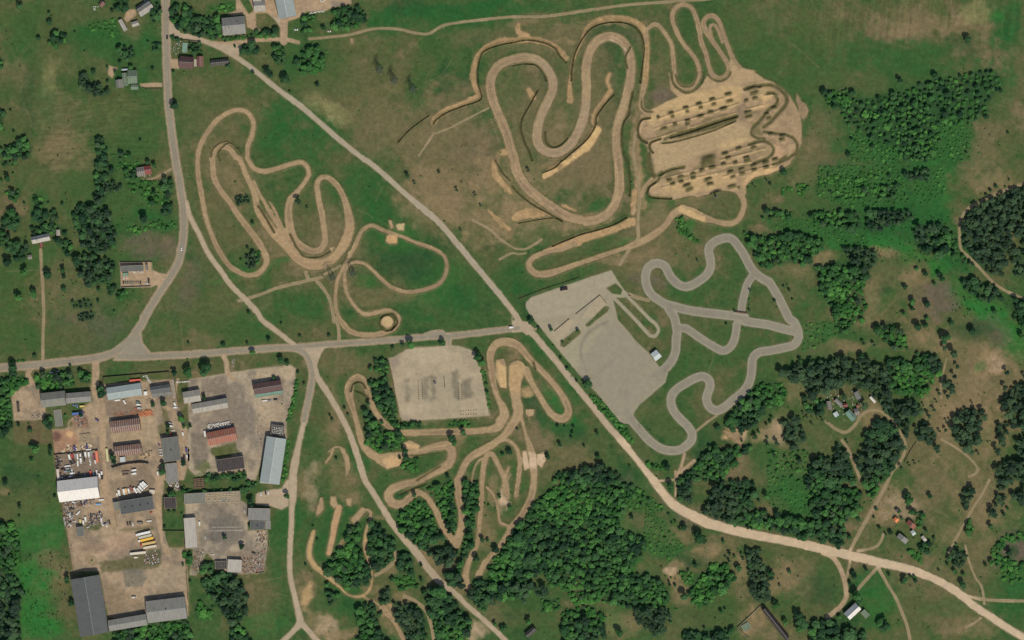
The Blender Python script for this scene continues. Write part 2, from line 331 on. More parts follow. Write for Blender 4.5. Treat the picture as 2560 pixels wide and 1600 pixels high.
# ------------------------------------------------------------------ colour patches of the ground (x y rx ry angle colour opacity), photograph pixels
PATCH = '''
200 300 230 300 0 G .4; 2200 200 260 80 0 L .35; 2380 300 80 120 0 L .4; 100 60 130 70 0 G .8; 60 160 60 60 0 L .5; 150 100 60 120 0 O .5; 230 105 60 50 0 L .8; 300 110 110 45 0 L .7; 250 30 90 30 0 O .6; 330 60 30 40 0 T .6
110 180 60 90 0 O .5; 30 190 45 50 0 T .6; 70 260 20 110 0 D .45; 125 190 24 45 0 Y .6; 160 300 70 70 0 T .55; 150 370 75 45 0 R .45; 300 290 70 60 0 O .6; 340 340 60 60 0 G .6; 230 130 60 40 0 G .5
120 260 25 70 0 L .35; 200 260 15 90 0 G .5; 20 230 30 40 0 G .7; 30 300 50 40 0 O .6; 330 210 60 40 0 L .45; 100 425 140 60 0 O .5; 185 440 30 45 0 G .6; 140 380 40 50 0 T .6
30 520 40 30 0 T .4; 100 520 30 50 0 L .6; 300 470 60 40 0 G .7; 330 560 60 30 -20 L .8; 410 560 60 30 0 L .6; 290 530 60 40 0 G .6; 380 610 90 40 0 K .5; 160 700 60 50 0 T .45; 40 700 40 60 0 G .8; 200 760 120 50 0 T .35; 60 640 60 60 0 G .7; 30 810 50 90 0 G .8
430 700 40 120 20 T .35; 230 830 110 60 0 K .4; 330 870 80 40 0 G .5; 180 860 70 40 0 O .7; 480 700 40 110 20 K .4; 530 790 90 60 0 O .6; 420 880 70 60 0 O .8; 590 830 90 40 0 G .6; 500 860 60 30 0 T .5
470 220 80 60 0 O .5; 520 320 70 60 0 T .35; 450 300 25 100 0 G .6; 560 220 70 30 0 O .8; 490 210 40 12 0 T .6
640 320 40 90 0 O .5; 700 300 50 90 35 L .5; 745 330 90 100 40 L .75; 900 480 70 100 45 L .65; 980 560 80 90 45 L .7; 1010 600 60 60 0 V .4; 1100 700 60 70 45 V .5; 1150 760 60 50 0 L .7; 1050 780 80 30 0 L .6; 1000 660 90 50 0 D .6; 1080 640 60 90 0 D .4
880 650 60 50 0 T .4; 830 560 40 60 0 T .3; 760 520 60 60 0 O .6; 570 480 60 90 60 T .5; 560 420 50 50 0 T .45; 640 520 40 60 0 O .5; 520 620 30 90 -20 O .6; 590 600 30 40 0 T .4; 920 740 90 30 0 T .5; 640 680 120 12 -15 V .5; 920 700 30 20 0 V .4; 760 760 70 50 0 L .5; 650 800 60 40 0 L .4; 580 740 50 60 0 O .5; 640 760 40 40 0 T .3; 560 530 30 60 0 T .4
760 160 60 50 0 L .6; 700 120 60 30 0 G .6; 780 220 70 40 0 O .5; 830 270 60 28 40 Y .85; 790 260 40 30 0 Y .4; 880 120 80 30 0 O .6; 830 180 90 60 0 G .55; 950 300 110 80 30 T .45; 900 220 80 60 0 T .35; 980 210 30 15 0 R .7; 1000 190 50 30 0 O .6; 1090 110 40 100 30 G .6
960 60 60 40 0 L .7; 1100 30 150 28 0 L .9; 1020 20 60 30 0 D .6; 1260 20 150 20 0 L .8; 1200 90 90 30 0 T .45; 1140 240 60 50 0 T .45; 1080 300 60 80 30 T .5; 1160 330 70 60 0 R .35; 1120 420 110 100 0 T .65; 1100 470 90 70 30 R .45; 1200 360 40 60 0 K .6; 1170 380 60 40 0 K .5; 1020 440 60 60 0 O .5; 1180 540 60 40 20 R .5; 1140 520 60 30 0 R .6; 1220 600 50 40 30 D .7; 1180 600 60 80 50 O .5; 1240 650 50 50 0 O .6; 1280 690 40 60 0 L .5; 1260 720 60 40 0 G .6
1330 520 90 30 0 R .7; 1300 440 40 90 0 R .5; 1310 380 50 50 0 O .4; 1450 380 90 60 0 T .6; 1360 200 60 60 0 D .5; 1330 240 30 90 0 T .35; 1330 60 80 20 0 O .6; 1390 110 40 30 0 T .5; 1440 80 60 20 0 T .6; 1530 90 70 30 0 D .6; 1530 210 30 130 0 D .5; 1560 170 30 90 0 L .5; 1370 300 40 60 0 O .5; 1380 330 40 30 0 R .5; 1440 150 40 60 0 O .5; 1500 250 40 80 0 O .6
1430 480 60 35 0 L .85; 1430 500 60 25 0 D .5; 1520 400 30 60 0 R .5; 1380 450 50 30 0 R .5; 1500 520 40 12 -30 L .8; 1560 560 25 30 0 D .6; 1460 620 100 22 -12 G .8; 1390 640 70 20 -15 O .8; 1600 650 80 50 0 T .45; 1680 650 60 30 0 T .4; 1600 580 60 40 0 T .4; 1590 600 60 10 -20 V .7; 1720 570 20 40 20 V .9; 1830 500 60 50 0 O .8; 1760 600 50 30 0 O .6; 1310 740 30 30 0 D .5; 1330 720 60 20 -10 L .7; 1620 700 50 20 0 K .5
1680 100 35 60 0 O .6; 1720 60 30 70 0 D .4; 1660 180 35 40 0 T .55; 1660 235 35 25 0 K .7; 1850 40 60 50 0 O .5; 1920 130 60 80 0 L .55; 1860 90 40 30 0 T .4; 2000 60 90 50 0 O .5; 2050 160 100 60 0 G .6; 2090 60 60 60 0 T .4; 2290 45 60 40 20 T .75; 2370 60 60 25 0 R .5; 2260 80 40 20 0 R .5; 2440 30 40 40 70 Y .7; 2430 70 70 10 0 T .7; 2510 60 40 90 0 L .8; 2490 40 20 20 0 V .6; 2480 220 60 70 0 L .7; 2200 130 160 30 0 G .6; 2400 120 60 30 0 D .5; 2100 130 30 40 0 T .4; 2280 160 60 60 0 G .6; 2180 210 50 30 0 O .6; 2100 200 60 40 0 O .4
2050 320 40 70 30 T .5; 2020 390 60 30 0 T .5; 2200 350 130 60 0 L .7; 2250 300 150 60 -15 L .7; 2360 280 70 60 0 V .45; 2380 380 60 50 0 L .8; 2500 330 60 80 0 O .5; 2450 400 60 50 0 T .6; 2480 460 50 40 0 R .6; 2080 430 60 40 0 K .3; 2040 500 80 30 0 T .5; 2010 450 30 40 30 R .5; 2160 470 90 60 0 G .6; 2330 470 60 90 0 V .75; 2330 500 40 60 0 L .6; 2100 510 60 10 0 G .6; 2150 580 200 26 4 L .9; 2120 600 110 20 0 V .6; 2220 600 50 25 20 V .9; 2270 640 40 28 50 V .9; 2330 670 50 20 60 V .85; 2350 660 30 30 0 V .9; 2400 640 60 60 0 L .8; 2430 760 80 30 45 V .95; 2500 800 70 30 50 V .9; 2530 850 40 60 0 V .8; 1990 560 60 20 0 L .9; 1960 610 60 40 0 L .6
2060 640 30 26 0 R .7; 2000 660 40 30 0 R .5; 2100 640 30 20 0 G .6; 2210 630 40 20 10 R .7; 2200 690 60 40 0 T .5; 2250 680 60 50 0 O .5; 2290 700 40 26 0 R .6; 2340 740 60 50 20 K .8; 2300 760 40 60 0 T .6; 2160 760 40 60 0 R .5; 2080 780 30 40 0 T .4; 2020 740 40 40 0 L .5; 2000 800 50 40 0 G .7; 1990 830 60 20 0 T .6; 2080 840 60 20 0 L .6; 2120 870 60 20 0 R .6; 2060 880 80 25 0 T .6; 2200 820 50 30 0 T .4
2330 850 80 40 0 R .55; 2400 880 60 60 0 R .5; 2440 950 120 90 0 T .8; 2400 1000 90 80 0 R .6; 2480 900 60 40 -20 R .9; 2490 905 25 20 0 P .4; 2450 915 18 14 0 V .5; 2380 950 60 60 0 O .3; 2470 830 60 35 20 K .45; 2430 830 60 30 0 D .6; 2360 1060 60 60 0 R .5; 2470 1080 50 90 0 R .6; 2540 1000 30 90 0 R .5
1700 760 60 40 0 G .6; 1630 740 60 20 -20 O .5; 1820 800 40 40 0 O .5; 1720 900 70 50 0 G .5; 1760 900 60 50 0 L .45; 1660 1050 60 40 20 O .6; 1660 1060 50 20 0 G .5; 1780 1000 40 60 0 O .5; 1620 960 40 60 0 T .35; 1590 1120 60 40 40 O .7; 1700 720 40 30 0 L .6; 1900 760 50 30 0 O .7; 1640 820 50 12 60 L .5; 1690 840 40 50 60 O .5; 1720 850 90 30 0 O .4; 1840 860 80 40 0 G .5; 1960 750 40 40 0 T .4; 1910 960 40 60 0 G .4; 1780 1100 60 60 40 D .4
1340 1020 30 60 -40 D .7; 1400 1050 40 90 -38 L .8; 1400 1010 60 30 50 V .35; 1330 920 60 40 0 G .5; 1470 1130 60 50 0 O .6; 1440 1140 60 30 30 T .5; 1420 1090 40 30 0 D .4; 1500 1190 80 30 0 K .5; 1420 1170 60 40 0 T .4; 1330 850 60 26 45 L .7; 1440 980 40 30 45 L .7; 1350 1150 40 30 0 T .4
760 870 60 40 0 O .6; 830 900 60 50 0 T .45; 900 900 60 30 0 T .4; 820 980 30 60 -30 O .6; 830 1060 30 90 0 R .35; 790 1040 40 80 0 O .5; 720 1000 30 90 15 G .6; 870 980 30 40 0 L .5; 800 1130 60 60 0 L .4; 860 1200 60 40 0 T .35; 900 1150 30 60 -20 L .5; 960 1100 60 40 0 L .4; 1200 1220 60 40 0 O .5; 1090 1100 60 20 0 T .5; 1200 1180 60 30 0 L .4; 1240 900 10 40 0 O .4
778 1240 18 48 8 g .7; 775 1190 10 40 5 g .6; 784 1270 14 24 0 T .6; 720 1300 30 60 0 L .7; 850 1300 60 60 20 L .5; 700 1400 50 60 0 L .5; 660 1500 50 50 0 T .3; 660 1560 60 30 0 V .4; 800 1380 60 60 0 L .6; 850 1500 70 60 0 L .5; 770 1490 22 40 10 R .7; 770 1495 12 36 10 B .5; 800 1570 50 40 0 R .7; 820 1575 30 30 0 P .5; 860 1590 60 12 0 R .8; 980 1550 40 40 0 R .6; 970 1530 30 20 0 S .7; 1190 1585 40 30 0 P .7; 1200 1500 60 40 0 R .3; 1120 1430 50 70 40 T .5; 1080 1400 60 30 40 R .5; 1240 1540 40 60 0 T .6; 980 1420 40 20 0 R .5
30 1250 120 60 0 O .7; 90 1330 70 80 0 V .6; 70 1280 60 40 0 O .5; 120 1450 60 40 0 R .3; 110 1400 40 30 0 T .6; 80 1480 60 90 0 V .9; 90 1560 70 50 0 V .85; 60 1100 90 80 0 G .7; 80 1130 60 60 0 O .4; 80 1060 60 40 0 T .75; 170 1500 20 90 0 T .3; 10 1230 20 10 0 R .6; 20 1000 40 90 0 L .8; 40 1190 40 40 0 D .5
1560 1270 60 30 30 G .7; 1640 1330 60 40 0 O .7; 1600 1310 60 30 0 T .5; 1700 1370 60 30 10 L .6; 1560 1390 60 50 0 V .5; 1690 1330 60 20 0 R .4; 1760 1380 50 26 0 R .7; 1720 1400 60 25 10 D .6; 1800 1350 70 20 0 T .6; 1680 1430 26 40 0 R .8; 1700 1480 26 50 0 R .6; 1760 1540 90 40 0 O .7; 1800 1510 60 50 0 G .6; 1560 1560 90 30 0 R .5; 1530 1550 30 30 0 V .4; 1850 1430 40 50 -30 R .6; 1890 1560 40 40 0 R .8; 1670 1425 22 10 0 P .8; 1350 1500 50 30 0 G .6; 1300 1500 60 50 0 G .6; 1310 1550 60 30 0 O .5; 1300 1440 40 50 0 L .5; 1510 1300 60 50 0 V .5; 1580 1350 50 50 0 L .6; 1340 1450 50 20 0 O .6
1990 1230 60 60 0 L .8; 1980 1250 30 40 0 V .6; 1940 1270 30 30 0 T .5; 2050 1000 60 40 0 T .5; 2040 1060 60 50 0 O .5; 2120 1020 50 40 0 L .6; 2150 1060 60 30 0 O .6; 1990 970 40 50 0 R .4; 2180 1040 40 30 0 R .6; 1960 1090 30 60 0 R .5; 2000 1150 50 50 0 T .5; 1960 1150 60 40 0 O .4; 1940 1080 40 30 0 P .5; 1840 1080 30 25 0 S .9; 1850 1090 22 20 0 P .8; 1900 1080 40 20 -20 R .7; 1800 1130 30 14 -30 R .6; 1830 1000 30 60 0 G .5; 1900 1190 60 30 0 T .4; 1920 1150 30 60 0 L .4
2350 1150 100 60 0 O .75; 2390 1190 60 30 -30 G .7; 2330 1210 60 60 0 T .8; 2290 1120 60 40 0 T .6; 2400 1130 60 60 0 R .3; 2220 1240 40 40 0 R .5; 2250 1270 50 40 0 P .4; 2460 1230 90 90 0 T .8; 2400 1290 70 50 0 O .5; 2480 1300 60 60 0 R .35; 2440 1270 60 60 0 R .3; 2380 1330 40 30 0 R .4; 2300 1390 70 30 0 T .8; 2250 1350 50 30 0 O .5; 2460 1400 60 70 0 T .6; 2520 1420 50 40 0 G .5; 2520 1390 40 30 0 K .7; 2500 1460 60 40 0 G .8; 2540 1500 50 40 0 L .7; 2480 1520 60 40 0 L .6; 2200 1290 30 30 0 R .7
1980 1400 80 40 0 O .8; 2000 1450 60 50 0 T .5; 2060 1470 50 50 0 D .6; 2080 1430 40 30 0 G .6; 1950 1450 40 60 40 R .6; 2170 1470 60 50 20 L .8; 2190 1510 60 40 0 V .4; 2260 1450 50 50 0 T .5; 2350 1460 90 50 20 T .6; 2300 1530 60 50 0 O .8; 2380 1540 60 40 0 T .5; 2430 1560 60 40 0 R .4; 2360 1520 60 30 0 G .6; 2180 1560 60 30 0 V .5; 2150 1400 60 20 20 T .7; 2100 1560 90 40 0 D .6; 1950 1370 80 12 10 O .8; 2560 1460 60 30 0 L .7
2535 1375 42 48 0 K .9; 2530 1380 16 16 0 D .8; 1900 160 260 90 10 G .55; 1590 380 16 120 0 R .9; 1598 480 18 50 0 S .5; 1450 330 18 60 20 R .7; 1225 440 18 60 -15 R .7; 1410 108 60 8 -8 R .7; 1510 60 60 6 5 R .6; 1350 420 60 14 -30 R .7; 1470 420 30 60 0 R .5; 1340 150 20 50 0 R .5; 1310 60 40 10 0 R .7; 1560 640 90 12 -15 R .6; 1460 560 80 14 -14 R .7; 1330 540 70 12 -8 S .5; 1720 520 40 30 0 R .5; 1640 540 40 40 0 R .5; 1240 400 10 30 0 S .5; 1400 300 16 30 0 R .6; 590 470 14 70 -20 R .6; 560 360 30 14 0 R .6; 680 580 20 50 -30 R .6; 720 640 60 10 0 R .5; 800 620 40 12 -40 R .4; 640 640 30 20 0 R .4; 960 980 30 20 0 R .6; 858 1355 8 30 20 R .8; 880 1310 10 20 0 R .7; 950 1290 14 8 0 R .7; 1030 1230 20 8 0 R .7; 1100 1215 30 10 -20 R .7; 1130 1110 40 14 -20 R .7; 1100 1000 20 40 0 G .5; 1180 1250 30 60 0 R .4; 1215 1330 30 60 0 R .5; 1240 1300 30 30 0 O .7; 880 1250 30 20 0 R .6; 770 1210 30 60 0 R .5; 1080 1240 16 30 0 R .5; 930 1470 30 16 0 R .5; 1010 1500 26 20 0 R .6; 1140 1470 20 40 0 R .5; 1030 1040 60 20 0 R .5; 1310 980 30 14 0 S .7; 1290 900 16 40 0 R .5; 1120 1400 26 50 0 K .5; 1070 1370 30 40 0 R .4; 860 1180 40 30 0 R .35; 230 400 60 20 0 T .4; 2060 90 120 50 0 G .6; 2250 140 200 50 0 L .5; 1900 60 100 60 0 G .5; 1800 70 60 60 0 G .6; 2150 540 230 50 0 L .75; 2060 470 120 60 0 G .6; 2180 430 120 80 0 L .5; 2020 520 80 60 0 G .6; 2300 560 120 60 20 L .8; 2260 400 60 120 0 L .6; 1960 700 60 90 0 G .4; 2040 880 60 40 0 L .4; 1268 1232 14 44 10 P .9; 1265 1195 10 30 0 S .6; 1240 1215 12 40 0 R .6; 1150 40 180 40 0 L .6; 960 40 80 30 0 L .6; 1300 560 90 30 -15 R .5; 1380 250 190 210 0 T .4; 1120 380 140 170 20 T .75; 1090 500 100 80 30 R .5; 1300 550 170 70 -10 R .4; 1450 420 90 80 0 T .7; 1240 480 60 120 -20 R .5; 1640 600 100 60 0 T .5; 1480 330 60 120 0 T .5; 1330 300 60 80 0 T .4; 950 330 90 90 0 T .4; 900 200 120 60 0 O .5; 520 250 80 80 0 O .5; 540 560 90 120 0 O .5; 780 600 100 60 0 T .4; 560 420 60 90 0 T .5; 1430 1330 1 1 0 T 0; 1790 1300 60 20 20 K .6; 1700 1280 60 20 30 K .4'''

# ------------------------------------------------------------------ ways: (points, width in photograph pixels)
MAINROAD = [('00 1560,-250 1563,-60 1568,250 1574,500 1582,800 1600,1050 1630,1300 1660,1512 01 1700,230 1728,420 1738,560 1732,720 1715,850 1680,980 1605,1110 1520,1235 1430,1380 1360,1500 02 1350,20 1260,150 1170,245 1060,315 900,362 600,398 300,430 -60,455 -600,470', 15.5),
            ('02 1130,345 1300,352 1500,340 1800,325 2100,303 2419,278 12 200,264 340,262 430,290 490,350 520,430 533,520 520,620 490,780 455,950', 13),
            ('12 350,258 500,246 700,230 1000,210 1300,187 1600,160 1850,150 2100,122 2419,83 22 60,75', 11.5)]
MAINROAD_P = ['02 1325,110 1340,220 1420,318 1520,345 1250,372 1080,378 1150,300 1240,180', '12 1560,150 1660,110 1760,100 1810,150', '12 1800,140 1845,150 1835,250 1805,250']
GRAVEL = [('00 1618,270,46 1690,330 1800,350 1950,395 2120,470 2300,585 2419,675 10 200,838 400,985 600,1155 800,1330 1030,1512 11 1040,0 1200,130 1400,310 1600,478,50 1750,610 1900,790 2050,970 2200,1150 2350,1330 21 30,1460 22 90,50,56 200,130 300,250 450,430 600,620 750,800 900,990 1050,1160 1180,1320 1300,1470,62 23 1340,10,76 1430,125 1530,235,92 1680,325 1850,405,92 2100,475 2419,545,80 33 200,580 450,635 700,695 900,742 1100,788 1300,835 1500,905,70 1650,975 1800,1070 1950,1190 2100,1290 2250,1390 2419,1490 2600,1590', 13.6),
          ('01 1760,400 1790,520 1880,700 1960,870 2080,1040 2180,1180 2300,1300 2419,1420 12 60,0 150,70 260,155 360,235', 12),
          ('12 560,470,52 580,540 620,600 720,760 800,900 880,1060 930,1200 980,1350 1030,1512 13 1100,110 1200,270 1300,430 1400,560 1500,660,66 1600,800 1700,920 1790,1000,50 1900,1090,45 2000,1190 2150,1320 2290,1450 2400,1560', 15),
          ('12 470,900,50 445,1000 410,1150 370,1350,70 345,1512 13 348,150,75 338,280,48 335,400 325,600 318,800 330,950 365,1100 400,1250,60 415,1350 340,1440,46 250,1530 200,1600', 14),
          ('13 415,1330 500,1430 590,1530 640,1600', 12)]
GRAVEL_P = ['12 300,210 400,232 560,238 720,225 640,275 600,340 578,420 572,520 545,500 525,400 480,310 400,255', '12 1790,120 1850,130 1838,240 1800,240',
            '00 1600,190 1700,300 1640,340 1600,330', '11 2419,1390 22 0,20 30,0 150,20 220,100 250,60 140,140 100,110 0,118', '00 1930,380 2010,400 2100,415 2270,420 2300,470 2260,480 2250,560 2100,470',
            '13 310,20 310,240 240,280 130,240 0,230 0,130 100,100 240,80 290,0 385,0 385,100']
DIRT = [('00 1960,395 2100,412 2250,398 2419,380 10 100,376 270,372 400,400', 9), ('10 262,390 262,300 270,200', 18),
        ('02 900,370 905,480 900,580 920,700 960,800 975,1000 970,1250 985,1500 03 985,60 1050,250 1080,450', 17),
        ('02 300,440 265,520 310,600', 13), ('02 2100,320 2140,400 2150,500 2210,560', 12), ('02 1680,560 1650,700', 6),
        ('02 1560,830 1620,850 1680,960 1740,1080 1740,1250', 9), ('03 1500,-20 1500,200 1510,400 1540,560 1590,700', 15),
        ('33 520,690 610,725 680,830 720,940 738,1050,45 738,1110 680,1200 560,1300', 9), ('23 1545,-80 1545,150', 5), ('23 1380,10 1560,-5', 6), ('22 1630,1265 1600,1380 1555,1480 1545,1530', 7),
        ('22 1560,1460 1650,1390 1720,1330', 8), ('01 1420,1075 1500,1110 1560,1120 1570,1150', 22), ('21 2419,480', 1)]
DIRT_P = ['00 2230,-60 2230,100 2150,130 2200,150 2320,130 2340,260 2419,290 10 40,290 0,240 0,130 100,120 10 180,190 230,260 300,260 300,200 400,170 480,110 640,110 720,70 900,40 900,-100 360,-100 350,150 240,190 200,100 170,0 160,-100 0,-60 0,-100 00 2330,-60 2400,100 2350,140',
          '01 1130,968 1435,965 1442,1060 1520,1105 1580,1100 1520,1220 1480,1180 1430,1200 1145,1205',
          '00 1320,790 1530,780 1532,825 1340,825', '00 1030,620 1110,640 1060,740 1020,700', '00 1610,560 1700,560 1690,650 1620,640', '00 1200,90 1280,90 1290,140 1200,210 1170,180']
THIN = [('10 500,368 700,350 900,325 1050,285 1170,268 1350,275 1450,300 1550,318 1640,315 1760,245 1900,215 2150,185 2419,160 20 300,155 500,130 800,85 1100,45 1500,15 1850,-10 2300,-60', 6),
        ('12 750,-20 780,80 785,200', 7), ('11 560,1130 640,1220 700,1330 740,1530', 7), ('11 -160,1330 0,1285 200,1210 400,1160 620,1108', 7), ('11 470,1060 490,1125', 8), ('11 650,1080 800,1000', 6),
        ('31 2500,190 2419,225 2200,300 1930,435 1850,510 1810,600 1810,700 1820,830 1900,920 2000,1020 2100,1130 2200,1210 2300,1260 2419,1310 2600,1380', 5.5),
        ('33 1140,0 1050,170 980,290 900,430 830,560 780,660', 8), ('32 860,910 950,860 1050,860 1150,930 1220,1020 1280,1120 1300,1200 1260,1320 1180,1430 1130,1540', 6),
        ('33 1030,810 1120,970 1210,1120 1270,1260 1320,1400 1350,1560', 7), ('33 1020,840 940,930 850,1030', 7), ('33 780,740 760,850 735,960', 6), ('33 850,670 1000,640 1060,590 1090,510', 6),
        ('33 1840,1085 2050,1130 2419,1145 2600,1150', 7), ('33 1865,620 1900,770 1960,920 2020,1010 2045,1170', 4), ('33 2010,1305 1950,1350 1870,1390', 5), ('33 2090,0 2020,140 1960,230 1850,420 1700,700', 5),
        ('32 1690,360 1660,480 1635,620 1640,740', 3.5), ('32 1640,1130 1750,1190 1900,1300 1980,1400 1960,1450 1900,1480', 5), ('32 700,1140 760,1230 830,1400 880,1530', 7), ('32 870,910 830,980 740,1060 640,1030 550,960', 7),
        ('01 385,850 390,1000 402,1150 412,1400 412,1512 02 405,200 405,365', 7), ('01 1610,90 1540,130 1460,170 1400,185', 5), ('22 1740,1050 1840,970 1940,900', 5),
        ('11 1690,1250 1650,1170 10 0,0', 0.01), ('10 1680,1260 1600,1380 1540,1470', 4), ('11 2050,570 2200,650 2300,740 2419,820 21 50,840 130,840 220,790 280,750', 4.5), ('11 2300,940 2419,880 21 60,890 130,880', 4), ('10 1700,1260 1850,1200 2000,1120 2200,1020', 3.5),
        ('21 1110,1270 1180,1300 1290,1325', 8), ('21 1200,390 1195,200 1165,50 1150,-40 20 1150,1400 1170,1250', 6), ('21 1205,370 1190,600 1190,750 1120,830 1060,920 1020,985', 7),
        ('13 1400,1100 1500,1140 1600,1230 1650,1350 1680,1512', 8), ('13 1100,900 1060,1000', .01), ('13 1130,900 1230,840 1310,760 1320,680', 8), ('33 2230,760 2200,830', .01), ('01 640,900 560,800', .01), ('02 1560,830 1565,760', .01)]
KART = [('21 1450,1360 1380,1320 1310,1260 1270,1180 1262,1090 1285,1020 1340,980 1400,980 1450,1010 1485,1080 1530,1140 1600,1190 1680,1190 1780,1135 1850,1070 1878,1000 1872,930 1858,850 1885,795 1950,755 2030,735 2090,755 2150,830 2200,910 2240,990 2290,1060 2350,1110 2419,1150 31 20,1165 90,1280 150,1400 200,1500 32 245,20 285,110 285,180 235,240 150,262 0,292 22 2370,295 2310,320 2272,375 2265,470 2245,580 2190,670 2090,755 1990,835 1925,855 1865,820 1838,750 1850,690 1872,620 1855,560 1795,532 1720,555 1640,600 1560,650 1508,720 1505,800 1535,870 1600,945 1665,1010 1702,1080 1685,1150 1600,1220 1500,1235 1400,1210 1300,1140 1200,1030 1110,920 1080,860', 21.5),
        ('21 1440,1360 1700,1425 2000,1462 2200,1490 22 2200,10 2419,45 32 150,85 270,110', 22), ('21 2290,1075 2225,1170 2180,1340 2165,1440', 19),
        ('22 2125,45 2110,150 2085,225 2040,275 1990,290 1920,260 1800,185 1700,115 1640,80 1560,75', 20), ('21 1480,1400 1530,1480 22 1545,20 1560,100 1550,200 1545,300 1500,400 1420,480 1350,520', 22)]
PAD_P = ['21 135,1345 180,1300 300,1255 650,1135 940,1040 980,1110 1060,1230 1130,1290 1050,1300 950,1300 975,1400 1000,1512 22 1100,110 1180,210 1290,310 1390,440 1470,500 1450,590 1300,720 1200,800 1150,880 1120,980 1060,975 1020,960 940,860 810,700 640,520 480,330 330,150 230,20 200,0 21 150,1430 130,1380']
PAD_L = [('21 950,1290 1100,1440 22 1170,0 1250,90 1310,150 1360,145 1385,90 1350,30 1310,0 21 1200,1400 1090,1290 1040,1250', 8)]
PAD_HOLES = ['21 880,1375 925,1390 905,1430 800,1512 22 730,62 700,70 690,40 740,0', '22 460,200 600,95 645,90 650,125 495,262 455,245', '21 890,1210 980,1165 1045,1225 1030,1275 945,1265']
